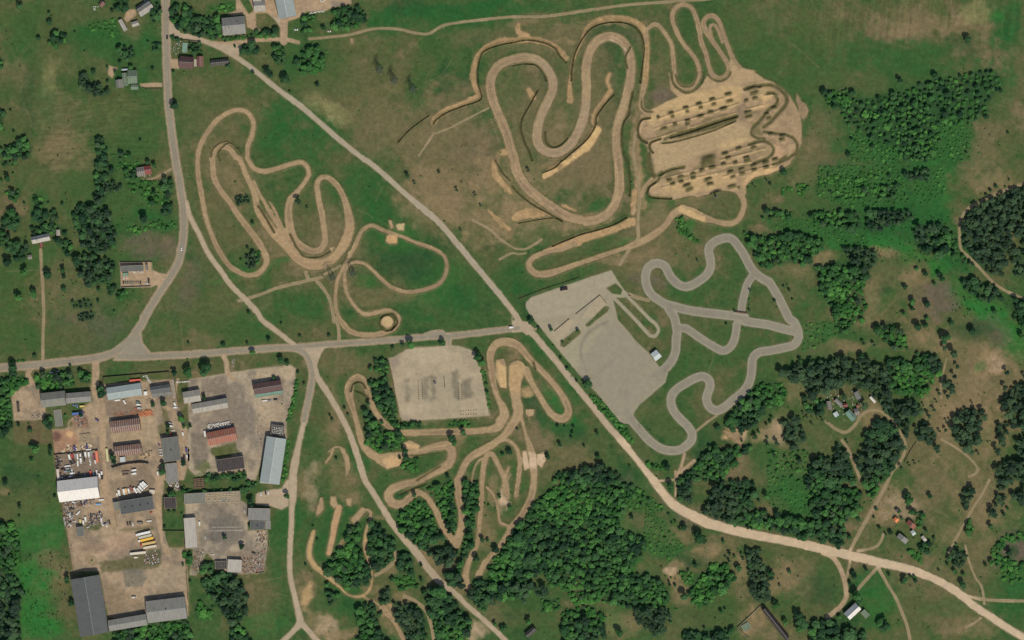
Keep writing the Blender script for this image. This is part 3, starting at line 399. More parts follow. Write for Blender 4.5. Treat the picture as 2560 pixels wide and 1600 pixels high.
MX = [ # sand motocross ribbons
 ('12 690,1245,10 740,1208 790,1202 835,1225', 4), ('13 1010,290,22 1050,285 1085,310 1080,370 1050,450 1030,520', 5), ('13 1190,1200,14 1130,1160 1050,1120 1000,1100', 4), ('13 735,250,20 745,190', 6), ('12 2160,1300,14 2100,1340 2060,1420 13 2040,20', 4), ('22 -30,1390,20 -60,1480 23 -80,60', 5), 
 ('01 2419,1085,42 2330,1090 2230,1045 2150,980 2060,840 2000,700 1950,560 1905,330 1875,150 1868,0 00 1885,1400 1960,1250 2060,1130 2180,1055 2280,1040 2350,1075 2395,1160 2385,1260 2345,1380 2340,1470 01 2345,0 2390,70 11 0,90 80,108 200,82 330,42 420,22 478,60 500,130 470,200 400,290 335,370,60 308,460,66 312,560,70 332,680,70 380,770,66 450,830,60 530,862,52 600,850 640,800 652,740,50 640,620 620,500 590,350 578,230,48 610,175,45 650,162 710,185 780,260 825,340 860,450,60 882,560,82 885,650,90 855,750,90 800,850,80 720,935,85 620,985,95 500,985,100 400,930,95 280,800,90 170,690,85 60,540,75 10,440,60 01 2400,300,50 2330,150 2270,0 00 2230,1490 2180,1420 2130,1390 2080,1400 2020,1450,45 2000,1512 01 2010,0 2020,150,46 2080,280 2180,410 2250,520,55 2350,650 11 0,740,60 60,840 100,930 90,1000,50 40,1060 01 2419,1085', 12),
 ('11 230,700,110 260,720 320,760', 24), ('11 -20,200,20 40,330 120,470,35 200,600 270,690,60', 12), ('11 130,400,10 180,480,18 220,590,30 250,660,36', 7), ('01 2060,1512,10 00 2075,1400 2120,1365 01 2010,60', .01),
 ('11 885,890,34 920,850 960,760 990,690 1040,640 1110,622 1200,665 1300,700 1390,730,28 1520,785 1650,830 1760,890 1800,960 1795,1060,30 1740,1160 1620,1220 1450,1250 1350,1232 1260,1190 1190,1130 1100,1040 1030,985 950,968 880,990 840,1060 840,1150 860,1260 910,1350 980,1430 1050,1460,42 1150,1440 1250,1425 1330,1470 12 1350,0 1300,80,45 1200,125 1100,143 960,135 870,90 810,20 11 790,1500,30 755,1400 755,1250 775,1130 830,1010 890,900', 9),
 ('21 640,565 520,535 380,450 230,340 120,240 50,120 20,0 10 2405,1400 2365,1250 2300,1100 2240,950 2217,850 2220,750 2260,660 2330,600 2419,568 20 100,545 200,558 290,605 350,680 385,760 385,850 345,950 290,1060 250,1180 235,1300 265,1390 340,1440 450,1440 550,1370 620,1260 670,1130 700,950 705,800 700,690 715,560 755,450 825,375 920,345 1020,375 1080,440 1120,550 1125,680 1100,850 1060,1000 1015,1130 990,1250 990,1400 21 1005,0 1015,150 1010,300 970,420 900,510 800,565 700,580', 22),
 ('20 1270,400 1265,300 1300,260 1350,232 1400,260 1470,350 1510,430 1525,560 1535,680 1550,770 1600,820 1650,835 1710,815 1760,740 1770,660 1740,570 1690,500 1630,430 1570,330 1525,220 1518,130 1560,62 1630,45 1700,80 1740,170 1770,280 1790,400 1830,500 1855,600 1890,700 1950,740 2010,725 2050,660 2020,570 1960,480 1890,380 1830,290 1810,210 1850,158 1910,155 1960,210 1995,310 2040,440 2090,560 2150,640', 10),
 ('20 1900,400 1870,270 1900,235 1940,270 1990,400', 7), ('20 1250,800 1220,950,45 1230,1030 1290,1070 1380,1072 1500,1025 1600,980', 11),
 ('21 1620,460,65 1530,505 1470,590,50 1415,650,60 1300,730,65 1170,795,60 1050,840,35 900,890,40 750,940,40 600,990,40 450,1045,50 350,1075,65 250,1080,60 185,1045 160,985,55 210,920,45 350,865,40 480,840,45 580,790,60', 14),
 ('21 1600,465,60 1700,500,90 1800,545,70 1900,575,45 2000,598,50 2080,598 2150,550 2192,450,50 2180,360 2130,295 2050,268 1950,270 1850,290 1750,330', 12), ('21 2180,310 2190,230 2250,160,55 2340,115,70 31 0,95,80 100,50 180,10', 15), ('21 1350,165 1260,260 1220,340', 12),
 ('12 2310,960,80 2290,1010 2200,1038,60 2000,1055 1700,1060 1400,1065,55 1300,1035 1200,960,45 1120,850 1080,760 1050,660 1010,580,70 960,550,75 905,585,70 880,660,80 890,760,65 920,850,45 950,960,45 980,1080,55 1010,1180 1080,1260,75 1180,1305,80 1280,1285,60 1400,1280 1550,1240 1700,1200,70 1800,1190,80 1850,1240,80 1840,1330 1770,1400,75 1650,1460,65 1500,1530 13 1400,40,70 1290,85,75 1250,150,80 1290,220,75 1380,228,70 1450,170,60 1520,120,60', 16),
 ('12 2310,960,90 2350,900 2330,820,70 2290,750,45 2250,620,50 2230,480,60 2215,350 2240,265,70 2300,215,75 2400,212 22 80,265,65 180,385,55 290,490 380,590,55 450,680 510,780,65 535,860,65 510,920,75 450,935,75 380,895,65 320,820,50 250,700 190,600,50 130,480,80', 16),
 ('22 50,470,160 30,600,120 40,750,90 60,880,90 0,1000,80 12 2350,1090,60 2250,1170,62 2150,1230,72 2030,1300,66 1970,1380,60 1910,1512,65 13 1908,0 1912,150,60 1940,300,50 1945,430,70 1905,560,80 1890,620,60 1840,540,60 1770,450,55 1700,290 1610,160,45 1520,110,50', 20),
 ('22 60,850,60 95,950,30 130,1080,25 170,1200,60 200,1320,70 208,1480,60 23 200,60,60 180,170 100,320,55 -10,450,45 13 2380,510,45 2290,640,45 2180,760,45 2100,900,50', 14),
 ('12 2140,1512 2150,1400 2180,1290,45 2230,1270 2290,1370 2350,1512 13 2370,130', 10), ('13 2135,-20,45 2130,200 2115,400,30 2090,600,40 2020,750,45 1980,900,60 2000,1010,60', 10), ('12 2250,1170,35 2350,1135 22 0,1160 50,1230 75,1350 60,1512 23 60,0 40,150', 9), ('13 2180,70 2250,150 2290,280 2310,400 2400,440', 5),
 ('13 545,490,30 510,620,50 505,720,55 550,810,50 620,870,45 720,950,35 800,1020,20 880,1090,15 990,1100,30 1070,1040,20 1100,930,14 1090,850,14 1060,740,30 1035,620,45 1030,520,20', 10), ('13 785,265,60 750,400,60 720,550,55 690,690,50', 14), ('13 1010,290 930,380', 14),
 ('12 730,1225 700,1300 660,1350', 5), ('12 800,1210,14 850,1290,45 868,1400,40 855,1470,12', 9), ('13 1190,1200,50 1240,1260,60 1290,1320,35 1340,1400,30 1400,1512,40', 10), ('13 620,180,20 610,270,60 575,330,12', 9)]
MX_P = ['C 2180,280 2210,330 2230,370 2290,410 2325,490 2300,560 2260,600 2220,540 2200,450 2170,360', '12 1178,20 1190,-15 1220,-35 1260,-35 1290,-15 1302,20 1290,60 1260,82 1215,82 1188,60', '20 1485,690 1500,850 1570,915 1400,990 1220,1090 1185,1200 1190,1290 1250,1350 1285,1400 1290,1512 21 1290,30 1340,150 1420,95 1450,130 1300,230 1290,330 1400,360 1550,370 1700,340 1850,330 1960,270 2160,240 2240,150 2400,85 31 20,110 200,10 C 2110,1110 2190,1010 2230,900 2240,780 2235,640 2225,540 2150,400 2080,300 2000,220 1880,130 1760,90 20 2300,690 2290,670 2150,640 2080,520 2050,600 2060,680 2010,760 1930,760 1860,690 1800,800 1720,850 1640,870 1540,830',
        '12 1180,1290 1380,1270 1370,1370 1240,1410 1130,1340', '12 1400,1160 1450,1140 1550,1190 1530,1220 1450,1230 1390,1200', '22 100,1240 140,1230 160,1400 120,1420 100,1340', '22 240,1270 300,1250 325,1320 280,1400 230,1350', '22 130,850 210,850 205,900 160,920 130,890',
        '11 1235,720 1260,705 1340,720 1335,790 1260,795 1228,770', '11 1255,570 1280,575 1300,640 1275,655', '11 1325,620 1350,605 1405,600 1395,665 1340,665', '13 705,160 755,160 770,240 740,270 700,230',
        '13 850,180 905,170 900,250 860,240', '22 2000,1050 2060,1070 2140,1020 2170,1080 2170,1200 2130,1150 2060,1110', '21 1150,420 1180,470 1150,520 1130,520', '12 2270,380 2340,370 2370,450 2370,650 2310,640 2260,520', '11 700,830 740,825 720,865 695,860', '10 890,365 915,365 925,415 900,415']
BANK = [('20 510,550 450,480 350,410 200,378 0,382 10 2300,390 2200,435 2140,480 2085,560 2055,680 2065,800 2110,905,45 1950,975,30 1800,1040,45 1700,1110 1665,1165,25', 9), ('20 550,950,55 545,800,30 560,700,25 570,600,12 640,420,18 700,290,35 780,215,45 900,175,50 1050,175 1180,215 1250,290,60 1272,400,50 1270,600 1260,750 1240,860', 11),
        ('20 930,860,50 860,960,35 800,1050,45 770,1170,25', 9), ('20 800,1230,80 740,1340,90 640,1440,60 520,1530,50 21 400,90,60 310,150,50', 13), ('21 1140,580,60 1000,640,55 850,690,70 700,730,75 550,785,70 400,830,50 280,890,25', 14), ('21 1160,300,50 1145,500,35', 10),
        ('21 40,545,70 120,510,90 290,500,50', 17), ('11 2240,20,25 2270,150,60 2340,230,50 2400,300,30', 10), ('11 2200,480,20 2300,580,30 2390,650,25', 6), ('20 60,230,30 60,300,50 150,340,40 100,360,90', 9), ('20 160,850,40 200,920,50', 10), ('21 480,430 600,480', 6), ('10 2330,1440,60 2419,1420', 14), ('20 920,700 900,770 940,870', 9)]
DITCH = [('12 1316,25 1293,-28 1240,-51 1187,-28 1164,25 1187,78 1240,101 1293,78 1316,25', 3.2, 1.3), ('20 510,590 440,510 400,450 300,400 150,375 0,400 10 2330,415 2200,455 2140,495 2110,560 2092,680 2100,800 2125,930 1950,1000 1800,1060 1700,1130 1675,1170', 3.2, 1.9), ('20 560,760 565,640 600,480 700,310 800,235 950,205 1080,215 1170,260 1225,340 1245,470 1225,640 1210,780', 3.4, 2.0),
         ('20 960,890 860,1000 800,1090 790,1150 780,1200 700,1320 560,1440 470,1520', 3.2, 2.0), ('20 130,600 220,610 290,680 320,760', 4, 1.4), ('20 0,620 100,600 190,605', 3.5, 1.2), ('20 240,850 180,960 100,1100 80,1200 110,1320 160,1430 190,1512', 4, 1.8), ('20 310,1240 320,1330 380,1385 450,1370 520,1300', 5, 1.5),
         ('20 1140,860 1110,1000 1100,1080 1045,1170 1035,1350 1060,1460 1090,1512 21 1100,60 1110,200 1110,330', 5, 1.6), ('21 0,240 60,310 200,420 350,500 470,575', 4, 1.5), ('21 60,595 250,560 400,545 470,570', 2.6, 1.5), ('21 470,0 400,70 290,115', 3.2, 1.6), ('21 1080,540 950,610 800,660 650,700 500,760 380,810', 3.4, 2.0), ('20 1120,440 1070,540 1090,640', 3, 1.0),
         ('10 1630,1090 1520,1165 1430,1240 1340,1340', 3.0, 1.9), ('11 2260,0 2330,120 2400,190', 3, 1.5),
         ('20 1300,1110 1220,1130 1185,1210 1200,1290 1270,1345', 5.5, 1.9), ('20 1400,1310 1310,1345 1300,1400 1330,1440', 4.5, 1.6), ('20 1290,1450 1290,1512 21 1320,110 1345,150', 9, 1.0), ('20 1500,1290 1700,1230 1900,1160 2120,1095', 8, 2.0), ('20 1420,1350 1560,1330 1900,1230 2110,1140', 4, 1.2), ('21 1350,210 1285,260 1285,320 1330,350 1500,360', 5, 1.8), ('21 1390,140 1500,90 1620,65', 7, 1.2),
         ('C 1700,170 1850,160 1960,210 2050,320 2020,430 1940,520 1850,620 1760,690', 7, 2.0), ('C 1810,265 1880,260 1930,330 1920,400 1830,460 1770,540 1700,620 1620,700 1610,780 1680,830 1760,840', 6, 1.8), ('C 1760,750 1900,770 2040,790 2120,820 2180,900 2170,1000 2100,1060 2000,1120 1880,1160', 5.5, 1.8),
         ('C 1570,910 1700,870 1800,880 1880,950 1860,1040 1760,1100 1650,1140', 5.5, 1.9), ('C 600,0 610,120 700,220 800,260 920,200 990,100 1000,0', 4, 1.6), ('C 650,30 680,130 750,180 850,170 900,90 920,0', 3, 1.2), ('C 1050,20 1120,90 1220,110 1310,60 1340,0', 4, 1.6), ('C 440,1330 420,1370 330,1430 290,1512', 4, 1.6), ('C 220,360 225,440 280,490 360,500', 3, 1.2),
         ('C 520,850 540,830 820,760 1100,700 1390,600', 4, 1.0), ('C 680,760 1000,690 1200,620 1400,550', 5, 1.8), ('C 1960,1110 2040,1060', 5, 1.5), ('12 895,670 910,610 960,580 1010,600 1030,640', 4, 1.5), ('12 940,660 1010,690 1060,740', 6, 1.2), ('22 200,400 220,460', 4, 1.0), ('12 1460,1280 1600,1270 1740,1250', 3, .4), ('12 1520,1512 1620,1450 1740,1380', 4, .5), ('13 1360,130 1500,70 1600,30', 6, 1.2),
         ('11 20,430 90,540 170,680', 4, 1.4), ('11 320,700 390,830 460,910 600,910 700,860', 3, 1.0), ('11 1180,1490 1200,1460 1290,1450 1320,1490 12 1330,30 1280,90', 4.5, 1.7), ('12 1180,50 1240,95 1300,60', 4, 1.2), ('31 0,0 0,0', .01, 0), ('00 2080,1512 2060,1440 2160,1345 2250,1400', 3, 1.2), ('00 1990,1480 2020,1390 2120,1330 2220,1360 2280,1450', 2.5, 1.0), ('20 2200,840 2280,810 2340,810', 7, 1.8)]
MOGUL = 'C 590,505,45 610,550,30 775,440,45 795,490,30 940,390,50 965,440,35 1110,335,50 1130,395,40 1310,270,60 1330,360,55 430,560,25 500,700,55 640,650,35 800,605,45 800,650,35 960,545,60 1090,495,45 1250,450,60 1600,190,95 1640,255,75 1540,350,35 1650,320,45 1560,495,60 1570,555,60 1270,1015,50 1440,950,50 1630,940,45 1310,1070,45 1060,1080,120 1050,1140,120 1110,1190,60 1250,1150,40 1540,1070,50 1550,1110,50 1400,1130,40 980,1230,45 865,1270,45 870,1320,40 710,1310,50 720,1370,40 570,1350,45 610,1400,45 1340,1250,50 1370,1310,45 1480,1215,50 1490,1270,50 1630,1165,50 1640,1220,45 1780,1130,55 1790,1190,50 1900,1090,50 1060,1340,60 1080,1400,50 790,1420,70 820,1470,70 2000,790,55 1990,840,50 1850,770,45 1890,440,45 1790,520,45 1820,570,40 1180,1500,60 1360,1430,70'
LOT_P = ['12 1395,300 1420,275 1500,262 1700,250 1800,240 1860,238 1960,260 2060,300 2085,400 2115,450 2145,600 2182,780 2208,900 1900,925 1600,945 1380,948 1340,820 1310,640 1285,500 1255,360 1300,350']
YARD_A = ['02 960,780 960,610 1420,570 1640,560 1660,720 1690,830 1740,960 1780,1080 1790,1300 1740,1512 03 1460,0 1545,0 1545,140 1490,150 1540,480 1560,640 1745,640 1775,880 1780,1280 1380,1330 1030,1300 950,900 940,860 690,860 600,300 560,0 02 540,1512 515,1270 495,1040 640,1020 650,960 830,790 880,770 860,620 955,640', '02 110,700 230,620 340,590 390,700 430,860 410,940 130,950']
YARD_B = ['02 1770,1040 2250,1000 2330,1280 2330,1430 1850,1470 1780,1400', '12 0,460 330,425 375,460 362,620 330,760 300,900 285,1000 290,1120 130,1100 60,1300 0,1512 02 2330,1500 2330,1290 2240,1150 2250,1000 1850,1050 1790,1090 1775,700 1790,560 2150,500', '03 1750,220 2290,200 2345,240 2340,480 13 100,470 110,620 75,870 0,885 03 2290,885 2150,885 1950,680 1850,900 1790,900 1830,650 1750,640']
GREYYARD = ['03 1110,880 1500,830 1740,830 1760,1060 1500,1110 1390,1150 1030,1270 980,1100 960,900', '02 1790,700 2100,560 2200,700 2200,1000 1850,1060', '02 120,720 330,620 380,800 400,870 150,900']
FOOTPATH = None
# woods: tile+polygon | species (P pine, B broadleaf, D dark broadleaf, S bright shrub) | crown radius px | spacing factor | phrase
WOODS = [
 ('31 480,60 760,40 1000,60 1250,20 1330,380 1000,450 700,430 450,330', 'S', 4.5, 2.0, 'on the scrubby slope above the tree belt'), ('30 1650,1150 1950,1050 1900,1512 1560,1512 1560,1300', 'S', 4.5, 1.9, 'in the scrub at the foot of the upper right wood'), ('30 780,1230 1250,1400 1250,1512 780,1512', 'S', 5, 1.8, 'in the scrub at the foot of the upper right wood'),
 ('30 1050,900 1250,880 1500,1000 1450,1300 1100,1150', 'B', 7, 1.5, 'in the wood below the upper right field'), ('30 520,860 750,850 800,1050 560,1000', 'B', 7, 1.1, 'in the wood below the upper right field'), ('31 0,560 420,560 700,680 900,660 900,780 700,820 540,720 20,660', 'S', 3.5, 2.4, 'on the scrubby slope above the tree belt'),
 ('31 1400,60 1650,40 1700,300 1450,420 1380,300', 'S', 4, 2.0, 'in the lush hollow at the right'), ('32 300,30 640,20 640,140 500,220 330,300', 'S', 4, 2.2, 'right of the hairpin of the kart circuit'), ('33 0,0 370,0 400,330 100,340 0,200', 'S', 4, 2.6, 'on the green glade in the woods'), ('32 0,1220 380,1230 360,1512 0,1512', 'S', 5, 1.9, 'on the green glade in the woods'),
 ('23 1260,240 1400,350 1640,640 1500,760 1250,640', 'S', 4, 2.0, 'on the meadow beside the big wood'), ('23 1040,120 1230,100 1450,280 1250,300 1080,260', 'S', 5, 1.7, 'on the meadow beside the big wood'), ('22 1100,700 1000,500 740,300 760,380 1000,700', 'S', 4, 1.5, 'in the hedge between the road and the paved lot'),
 ('02 1940,1450 2150,1455 2320,1420 2330,1500 1940,1505', 'B', 5, 1.0, 'in the hedge above the long pallet shed'),
 ('30 520,860 700,900 850,930 1080,960 1250,880 1450,780 1700,740 1950,690 2100,640 2200,720 2190,820 2050,1000 2100,1050 1900,1150 1650,1180 1600,1300 1560,1500 1300,1512 1200,1420 1000,1320 820,1200 720,1150 700,1020 560,980', 'B', 7, 1.5, 'in the wood below the upper right field'),
 ('30 1250,1300 1600,1250 1560,1512 1280,1512', 'D', 7, 1.3, 'in the wood below the upper right field'),
 ('31 20,720 200,690 340,690 520,760 510,840 400,900 360,980 200,960 0,1000', 'D', 9, .95, 'in the wood right of the top kart bend'),
 ('31 400,1000 640,990 850,1010 940,1100 880,1200 930,1400 880,1512 640,1450 500,1250 480,1100', 'D', 9, .95, 'in the long wood right of the kart circuit'),
 ('31 400,510 560,480 850,490 890,640 700,660 450,580', 'D', 8, .95, 'in the tree belt above the lush meadow'), ('31 930,600 960,480 1360,480 1350,540 1080,640 1000,690', 'D', 8, .95, 'in the tree belt above the lush meadow'),
 ('31 -20,480 250,490 200,540 0,545', 'D', 7, 1, 'in the tree belt above the lush meadow'), ('31 1370,650 1560,590 1700,640 1790,760 1790,900 1600,870 1400,830', 'D', 9, .95, 'in the clump left of the big pine wood'),
 ('31 1940,440 2200,330 2419,230 2600,150 2600,800 2419,830 2300,620 2290,900 2250,900 2200,1100 2050,1050 1900,850 1810,780 1830,620 1880,500', 'P', 8.5, .9, 'in the pine wood at the right edge'),
 ('31 2300,860 2419,820 2600,800 2600,1500 2419,1100 2330,1080', 'P', 9, 1.2, 'in the pine wood at the right edge'), ('31 1820,1130 1950,1110 2150,1220 2200,1290 2100,1340 1900,1260', 'D', 9, .95, 'in the clump below the pine wood'), ('31 2330,1300 2419,1330 2600,1300 2600,1512 2320,1512', 'D', 9, .95, 'in the clump at the right edge below the pine wood'),
 ('31 700,820 860,810 1050,880 1000,1000 900,1060 780,960', 'P', 8, 1.0, 'beside the curved dirt mark right of the kart circuit'), ('31 640,200 780,130 980,280 850,380 640,380', 'S', 6, 1.2, 'on the scrubby slope above the tree belt'), ('31 1000,250 1240,240 1200,340 1040,380', 'D', 7, 1.1, 'on the scrubby slope above the tree belt'), ('31 880,120 960,130 970,320 880,330', 'D', 6, 1, 'on the scrubby slope above the tree belt'),
 ('31 480,200 640,130 660,180 560,240 480,240', 'S', 6, 1, 'on the scrubby slope above the tree belt'), ('31 270,220 380,230 330,340 290,330', 'S', 6, 1, 'on the scrubby slope above the tree belt'), ('31 130,250 230,240 220,300 140,330', 'S', 6, 1.2, 'on the scrubby slope above the tree belt'), ('31 1300,120 1520,80 1540,190 1330,190', 'D', 7, 1.1, 'on the scrubby slope above the tree belt'), ('31 1820,900 1920,900 2000,1000 1820,980', 'D', 7, 1, 'in the clump left of the big pine wood'),
 ('32 110,480 330,400 700,350 850,400 900,330 1100,470 1150,600 1160,760 1390,760 1380,900 1200,920 1100,850 1000,700 850,620 700,600 580,650 420,700 330,600 220,580', 'P', 10.5, .85, 'in the dark wood above the farmstead'), ('32 1110,370 1300,400 1500,320 1640,430 1560,560 1450,740 1160,620 1120,500', 'B', 9, .95, 'in the bright wood right of the farmstead'),
 ('32 1000,30 1180,20 1300,170 1310,270 1180,260 1080,180', 'D', 9, .95, 'in the clump above the farmstead wood'), ('32 640,0 840,0 740,100 660,130', 'B', 7, 1, 'right of the hairpin of the kart circuit'), ('32 0,580 120,590 180,680 130,800 0,820', 'B', 8, .95, 'left of the farmstead'), ('32 310,690 430,720 560,760 480,900 350,860', 'D', 9, 1, 'left of the farmstead'), ('32 130,930 280,900 320,1050 360,1120 230,1250 150,1120', 'P', 9.5, .9, 'in the clump below left of the farmstead'),
 ('32 400,1300 620,1280 650,1130 730,1180 820,1512 370,1512', 'D', 10, .85, 'in the long wood below the farmstead'), ('32 920,1080 1050,940 1180,960 1280,1200 1200,1300 1150,1512 860,1512 820,1300 900,1200', 'D', 10, .85, 'in the long wood below the farmstead'), ('32 1220,930 1380,930 1340,1000 1290,1100 1230,1000', 'P', 9, 1, 'beside the lane right of the farmstead'),
 ('32 1640,580 1700,560 1770,640 1740,690', 'P', 10, .9, 'on the dry pasture at the right'), ('32 1440,930 1600,1080 1500,1150 1390,1100 1390,1030', 'P', 10, .9, 'beside the lane right of the farmstead'), ('32 1780,880 1880,830 2040,850 2040,920 1990,1000 1990,1150 1880,1200 1740,1100', 'P', 10, .85, 'in the round clump on the dry pasture'), ('32 2190,770 2330,600 2600,560 2600,1512 2200,1512 2120,1400 2350,1280 2350,1150 2419,1000 2290,1000 2290,900', 'P', 10.5, .95, 'in the pines at the lower right edge'),
 ('32 2160,970 2260,960 2230,1180 2160,1120', 'P', 10, .9, 'in the pines at the lower right edge'), ('32 1520,330 1600,330 1650,450 1520,470', 'P', 10, .95, 'in the bright wood right of the farmstead'),
 ('22 2200,720 2360,590 2419,600 2419,780 2300,980 2160,1050 2000,990 2110,830', 'D', 10, .9, 'in the wood under the right kart bends'), ('22 1740,1250 1900,1200 2100,1200 2250,1180 2260,1230 2150,1270 2060,1400 2000,1512 1570,1512 1700,1400', 'B', 9, .9, 'in the wood between the kart circuit and the sand road'),
 ('22 400,1440 680,1400 830,1370 1000,1450 1060,1512 400,1512', 'D', 8, .9, 'in the big wood left of the sand road'), ('22 740,700 850,760 1000,920 1160,1140 1120,1160 900,930 750,760', 'S', 6, 1.0, 'in the hedge between the road and the paved lot'), ('22 1280,1350 1480,1370 1450,1420 1320,1390', 'S', 6, .9, 'in the hedge by the path to the kart circuit'),
 ('23 -40,490 190,240 300,120 420,60 500,0 1000,0 1220,90 1050,200 1040,340 1000,430 1240,560 1270,600 1150,760 1100,860 1250,900 1400,940 1500,1110 1400,1200 1100,1200 860,1150 780,1050 640,1000 560,1050 380,980 290,880 100,900 -40,880', 'B', 8, .87, 'in the big wood left of the sand road'),
 ('23 480,1230 700,1180 880,1290 880,1450 740,1540 480,1540', 'D', 9, .88, 'in the wood at the bottom edge'), ('23 1150,1200 1450,1200 1500,1290 1350,1460 1180,1330', 'P', 9, .88, 'in the wood at the bottom edge'), ('23 280,1130 450,1120 450,1220 300,1230', 'D', 8, .9, 'in the wood at the bottom edge'), ('23 500,1050 780,1050 830,1120 600,1180', 'D', 9, .9, 'in the wood at the bottom edge'),
 ('23 1580,840 1700,870 1720,960 1640,990', 'S', 8, .9, 'in the bright thicket above the fenced sandy yard'), ('23 1900,790 2020,800 2110,920 1950,1080 1800,1190 1700,1120 1700,980', 'B', 9, .85, 'in the bright thicket above the fenced sandy yard'), ('23 2230,900 2419,850 2419,1150 2360,1160 2240,1050', 'P', 9, .9, 'in the pines right of the bright thicket'), ('23 2220,650 2350,640 2340,760 2380,820 2419,870 2230,880', 'P', 8, 1.1, 'in the pines right of the bright thicket'),
 ('23 1570,0 1680,0 1700,150 1640,230 1570,120', 'D', 8, .9, 'right beside the sand road bend'), ('23 1940,0 2280,0 2290,150 2230,300 2400,280 2419,420 2260,470 1950,350 1800,320', 'D', 9, .87, 'in the wood above the sand road'), ('23 1620,1420 1760,1420 1760,1540 1620,1540', 'D', 9, .9, 'left of the fenced sandy yard'), ('23 1800,1460 2000,1400 2100,1400 2000,1540 1800,1540', 'D', 8, 1, 'left of the fenced sandy yard'),
 ('23 0,950 180,960 120,1170 50,1060', 'P', 9, .9, 'in the clearing at the bottom edge'), ('23 210,990 340,1000 330,1110 220,1080', 'P', 9, .9, 'in the clearing at the bottom edge'),
 ('33 -20,340 450,360 390,200 370,-20 570,-20 880,120 860,260 770,330 700,400 740,480 700,600 470,560 230,500 -20,460', 'D', 9, .88, 'in the wood above the sand road'), ('33 900,0 1030,0 1030,130 960,150', 'D', 9, .9, 'beside the lane to the small farm'), ('33 420,1340 600,1300 700,1420 900,1400 940,1540 380,1540', 'D', 10, .85, 'in the trees below the white roofed barn'), ('33 1060,1300 1150,1350 1160,1400 1050,1400', 'D', 10, .9, 'in the trees below the white roofed barn'),
 ('33 2110,650 2200,560 2250,510 2419,500 2600,500 2600,580 2419,570 2260,580 2180,680 2300,760 2419,780 2600,760 2600,860 2200,830 2120,720', 'S', 8, .9, 'in the ring of bushes round the pond bed'), ('33 2200,830 2419,850 2419,950 2220,960', 'S', 7, 1.3, 'below the ring of bushes round the pond bed'), ('33 1290,610 1470,700 1460,780 1380,740', 'S', 7, .85, 'in the hedge of the small farm'), ('33 1400,600 1530,590 1500,680 1420,650', 'B', 8, .9, 'in the hedge of the small farm'), ('33 1410,290 1470,300 1470,440 1410,440', 'B', 7, .9, 'beside the small farm'),
 ('33 1720,650 1870,660 1890,740 1830,800 1740,790', 'P', 9, .9, 'in the clump right of the small farm'), ('33 2140,-20 2260,-20 2260,60 2180,80', 'P', 9, .9, 'on the dry slope at the right edge'), ('33 2310,100 2419,80 2500,90 2450,200 2320,170', 'P', 10, .9, 'on the dry slope at the right edge'), ('33 2140,130 2260,150 2210,230 2140,220', 'P', 9, .9, 'on the dry slope at the right edge'), ('33 2080,260 2170,250 2140,330 2080,320', 'P', 9, .9, 'on the dry slope at the right edge'), ('33 1830,80 1930,70 1930,160 1860,250 1820,200', 'P', 9, .9, 'on the pasture above the sand road'), ('33 1875,360 1930,370 1920,520 1890,520', 'D', 7, .9, 'on the pasture above the sand road'),
 ('13 1340,360 1430,230 1520,190 1620,230 1700,420 1760,520 1600,640 1450,600 1360,450', 'B', 8, .82, 'in the round wood inside the lower motocross loop'), ('13 1640,50 1850,10 1870,150 1890,400 1870,500 1790,470 1700,250 1640,150', 'B', 8, .88, 'between the two lower motocross straights'), ('13 1970,0 2100,0 2095,200 2050,400 2050,600 1960,900 1900,850 1990,500 1980,350 1930,130', 'B', 8, .88, 'right of the lower motocross straights'),
 ('13 1610,620 1820,600 1870,680 1850,800 1700,780', 'P', 10, .9, 'below the point of the lower motocross loop'), ('13 890,420 970,420 1000,600 1010,750 1075,850 1060,980 900,1010 800,1000 700,900 660,800 740,720 850,600', 'D', 9, .85, 'inside the lower left dirt loop'), ('13 1080,400 1150,420 1320,600 1330,700 1240,830 1140,880 1080,700', 'D', 9, .85, 'between the lower dirt loop and the gravel road'), ('13 1340,660 1430,670 1480,760 1480,880 1340,860', 'D', 8, .9, 'left of the gravel road near the bottom'),
 ('13 2290,660 2419,560 2600,500 2600,1050 2330,1120 2200,960 2220,800', 'B', 9, .85, 'in the big wood left of the sand road'), ('13 2060,960 2150,940 2300,1100 2150,1230 2010,1100', 'D', 9, .88, 'at the foot of the motocross straights'), ('13 1650,1020 1760,1030 1850,1110 1940,1220 2050,1340 1980,1540 1700,1540 1640,1250', 'D', 9, .85, 'in the wood left of the gravel road at the bottom'), ('13 1310,1150 1480,1180 1600,1320 1600,1540 1450,1540 1300,1300', 'D', 9, .85, 'in the wood at the bottom between two tracks'),
 ('13 980,1200 1080,1150 1180,1200 1150,1400 1280,1540 960,1540', 'B', 9, .88, 'in the wood at the bottom left of the tracks'), ('13 1170,1030 1260,1020 1280,1120 1200,1200 1170,1130', 'D', 9, .9, 'in the clump below the dirt loop'), ('13 660,960 770,1080 700,1180 660,1080', 'D', 8, .9, 'left below the dirt loop'), ('13 1790,870 1960,860 1960,980 1850,980', 'D', 9, .9, 'beside the gravel road near the bottom'), ('13 1280,900 1500,900 1520,1000 1350,1020', 'S', 7, 1.1, 'left of the gravel road near the bottom'), ('13 1550,1040 1600,1030 1600,1080', 'D', 7, 1, 'left of the gravel road near the bottom'),
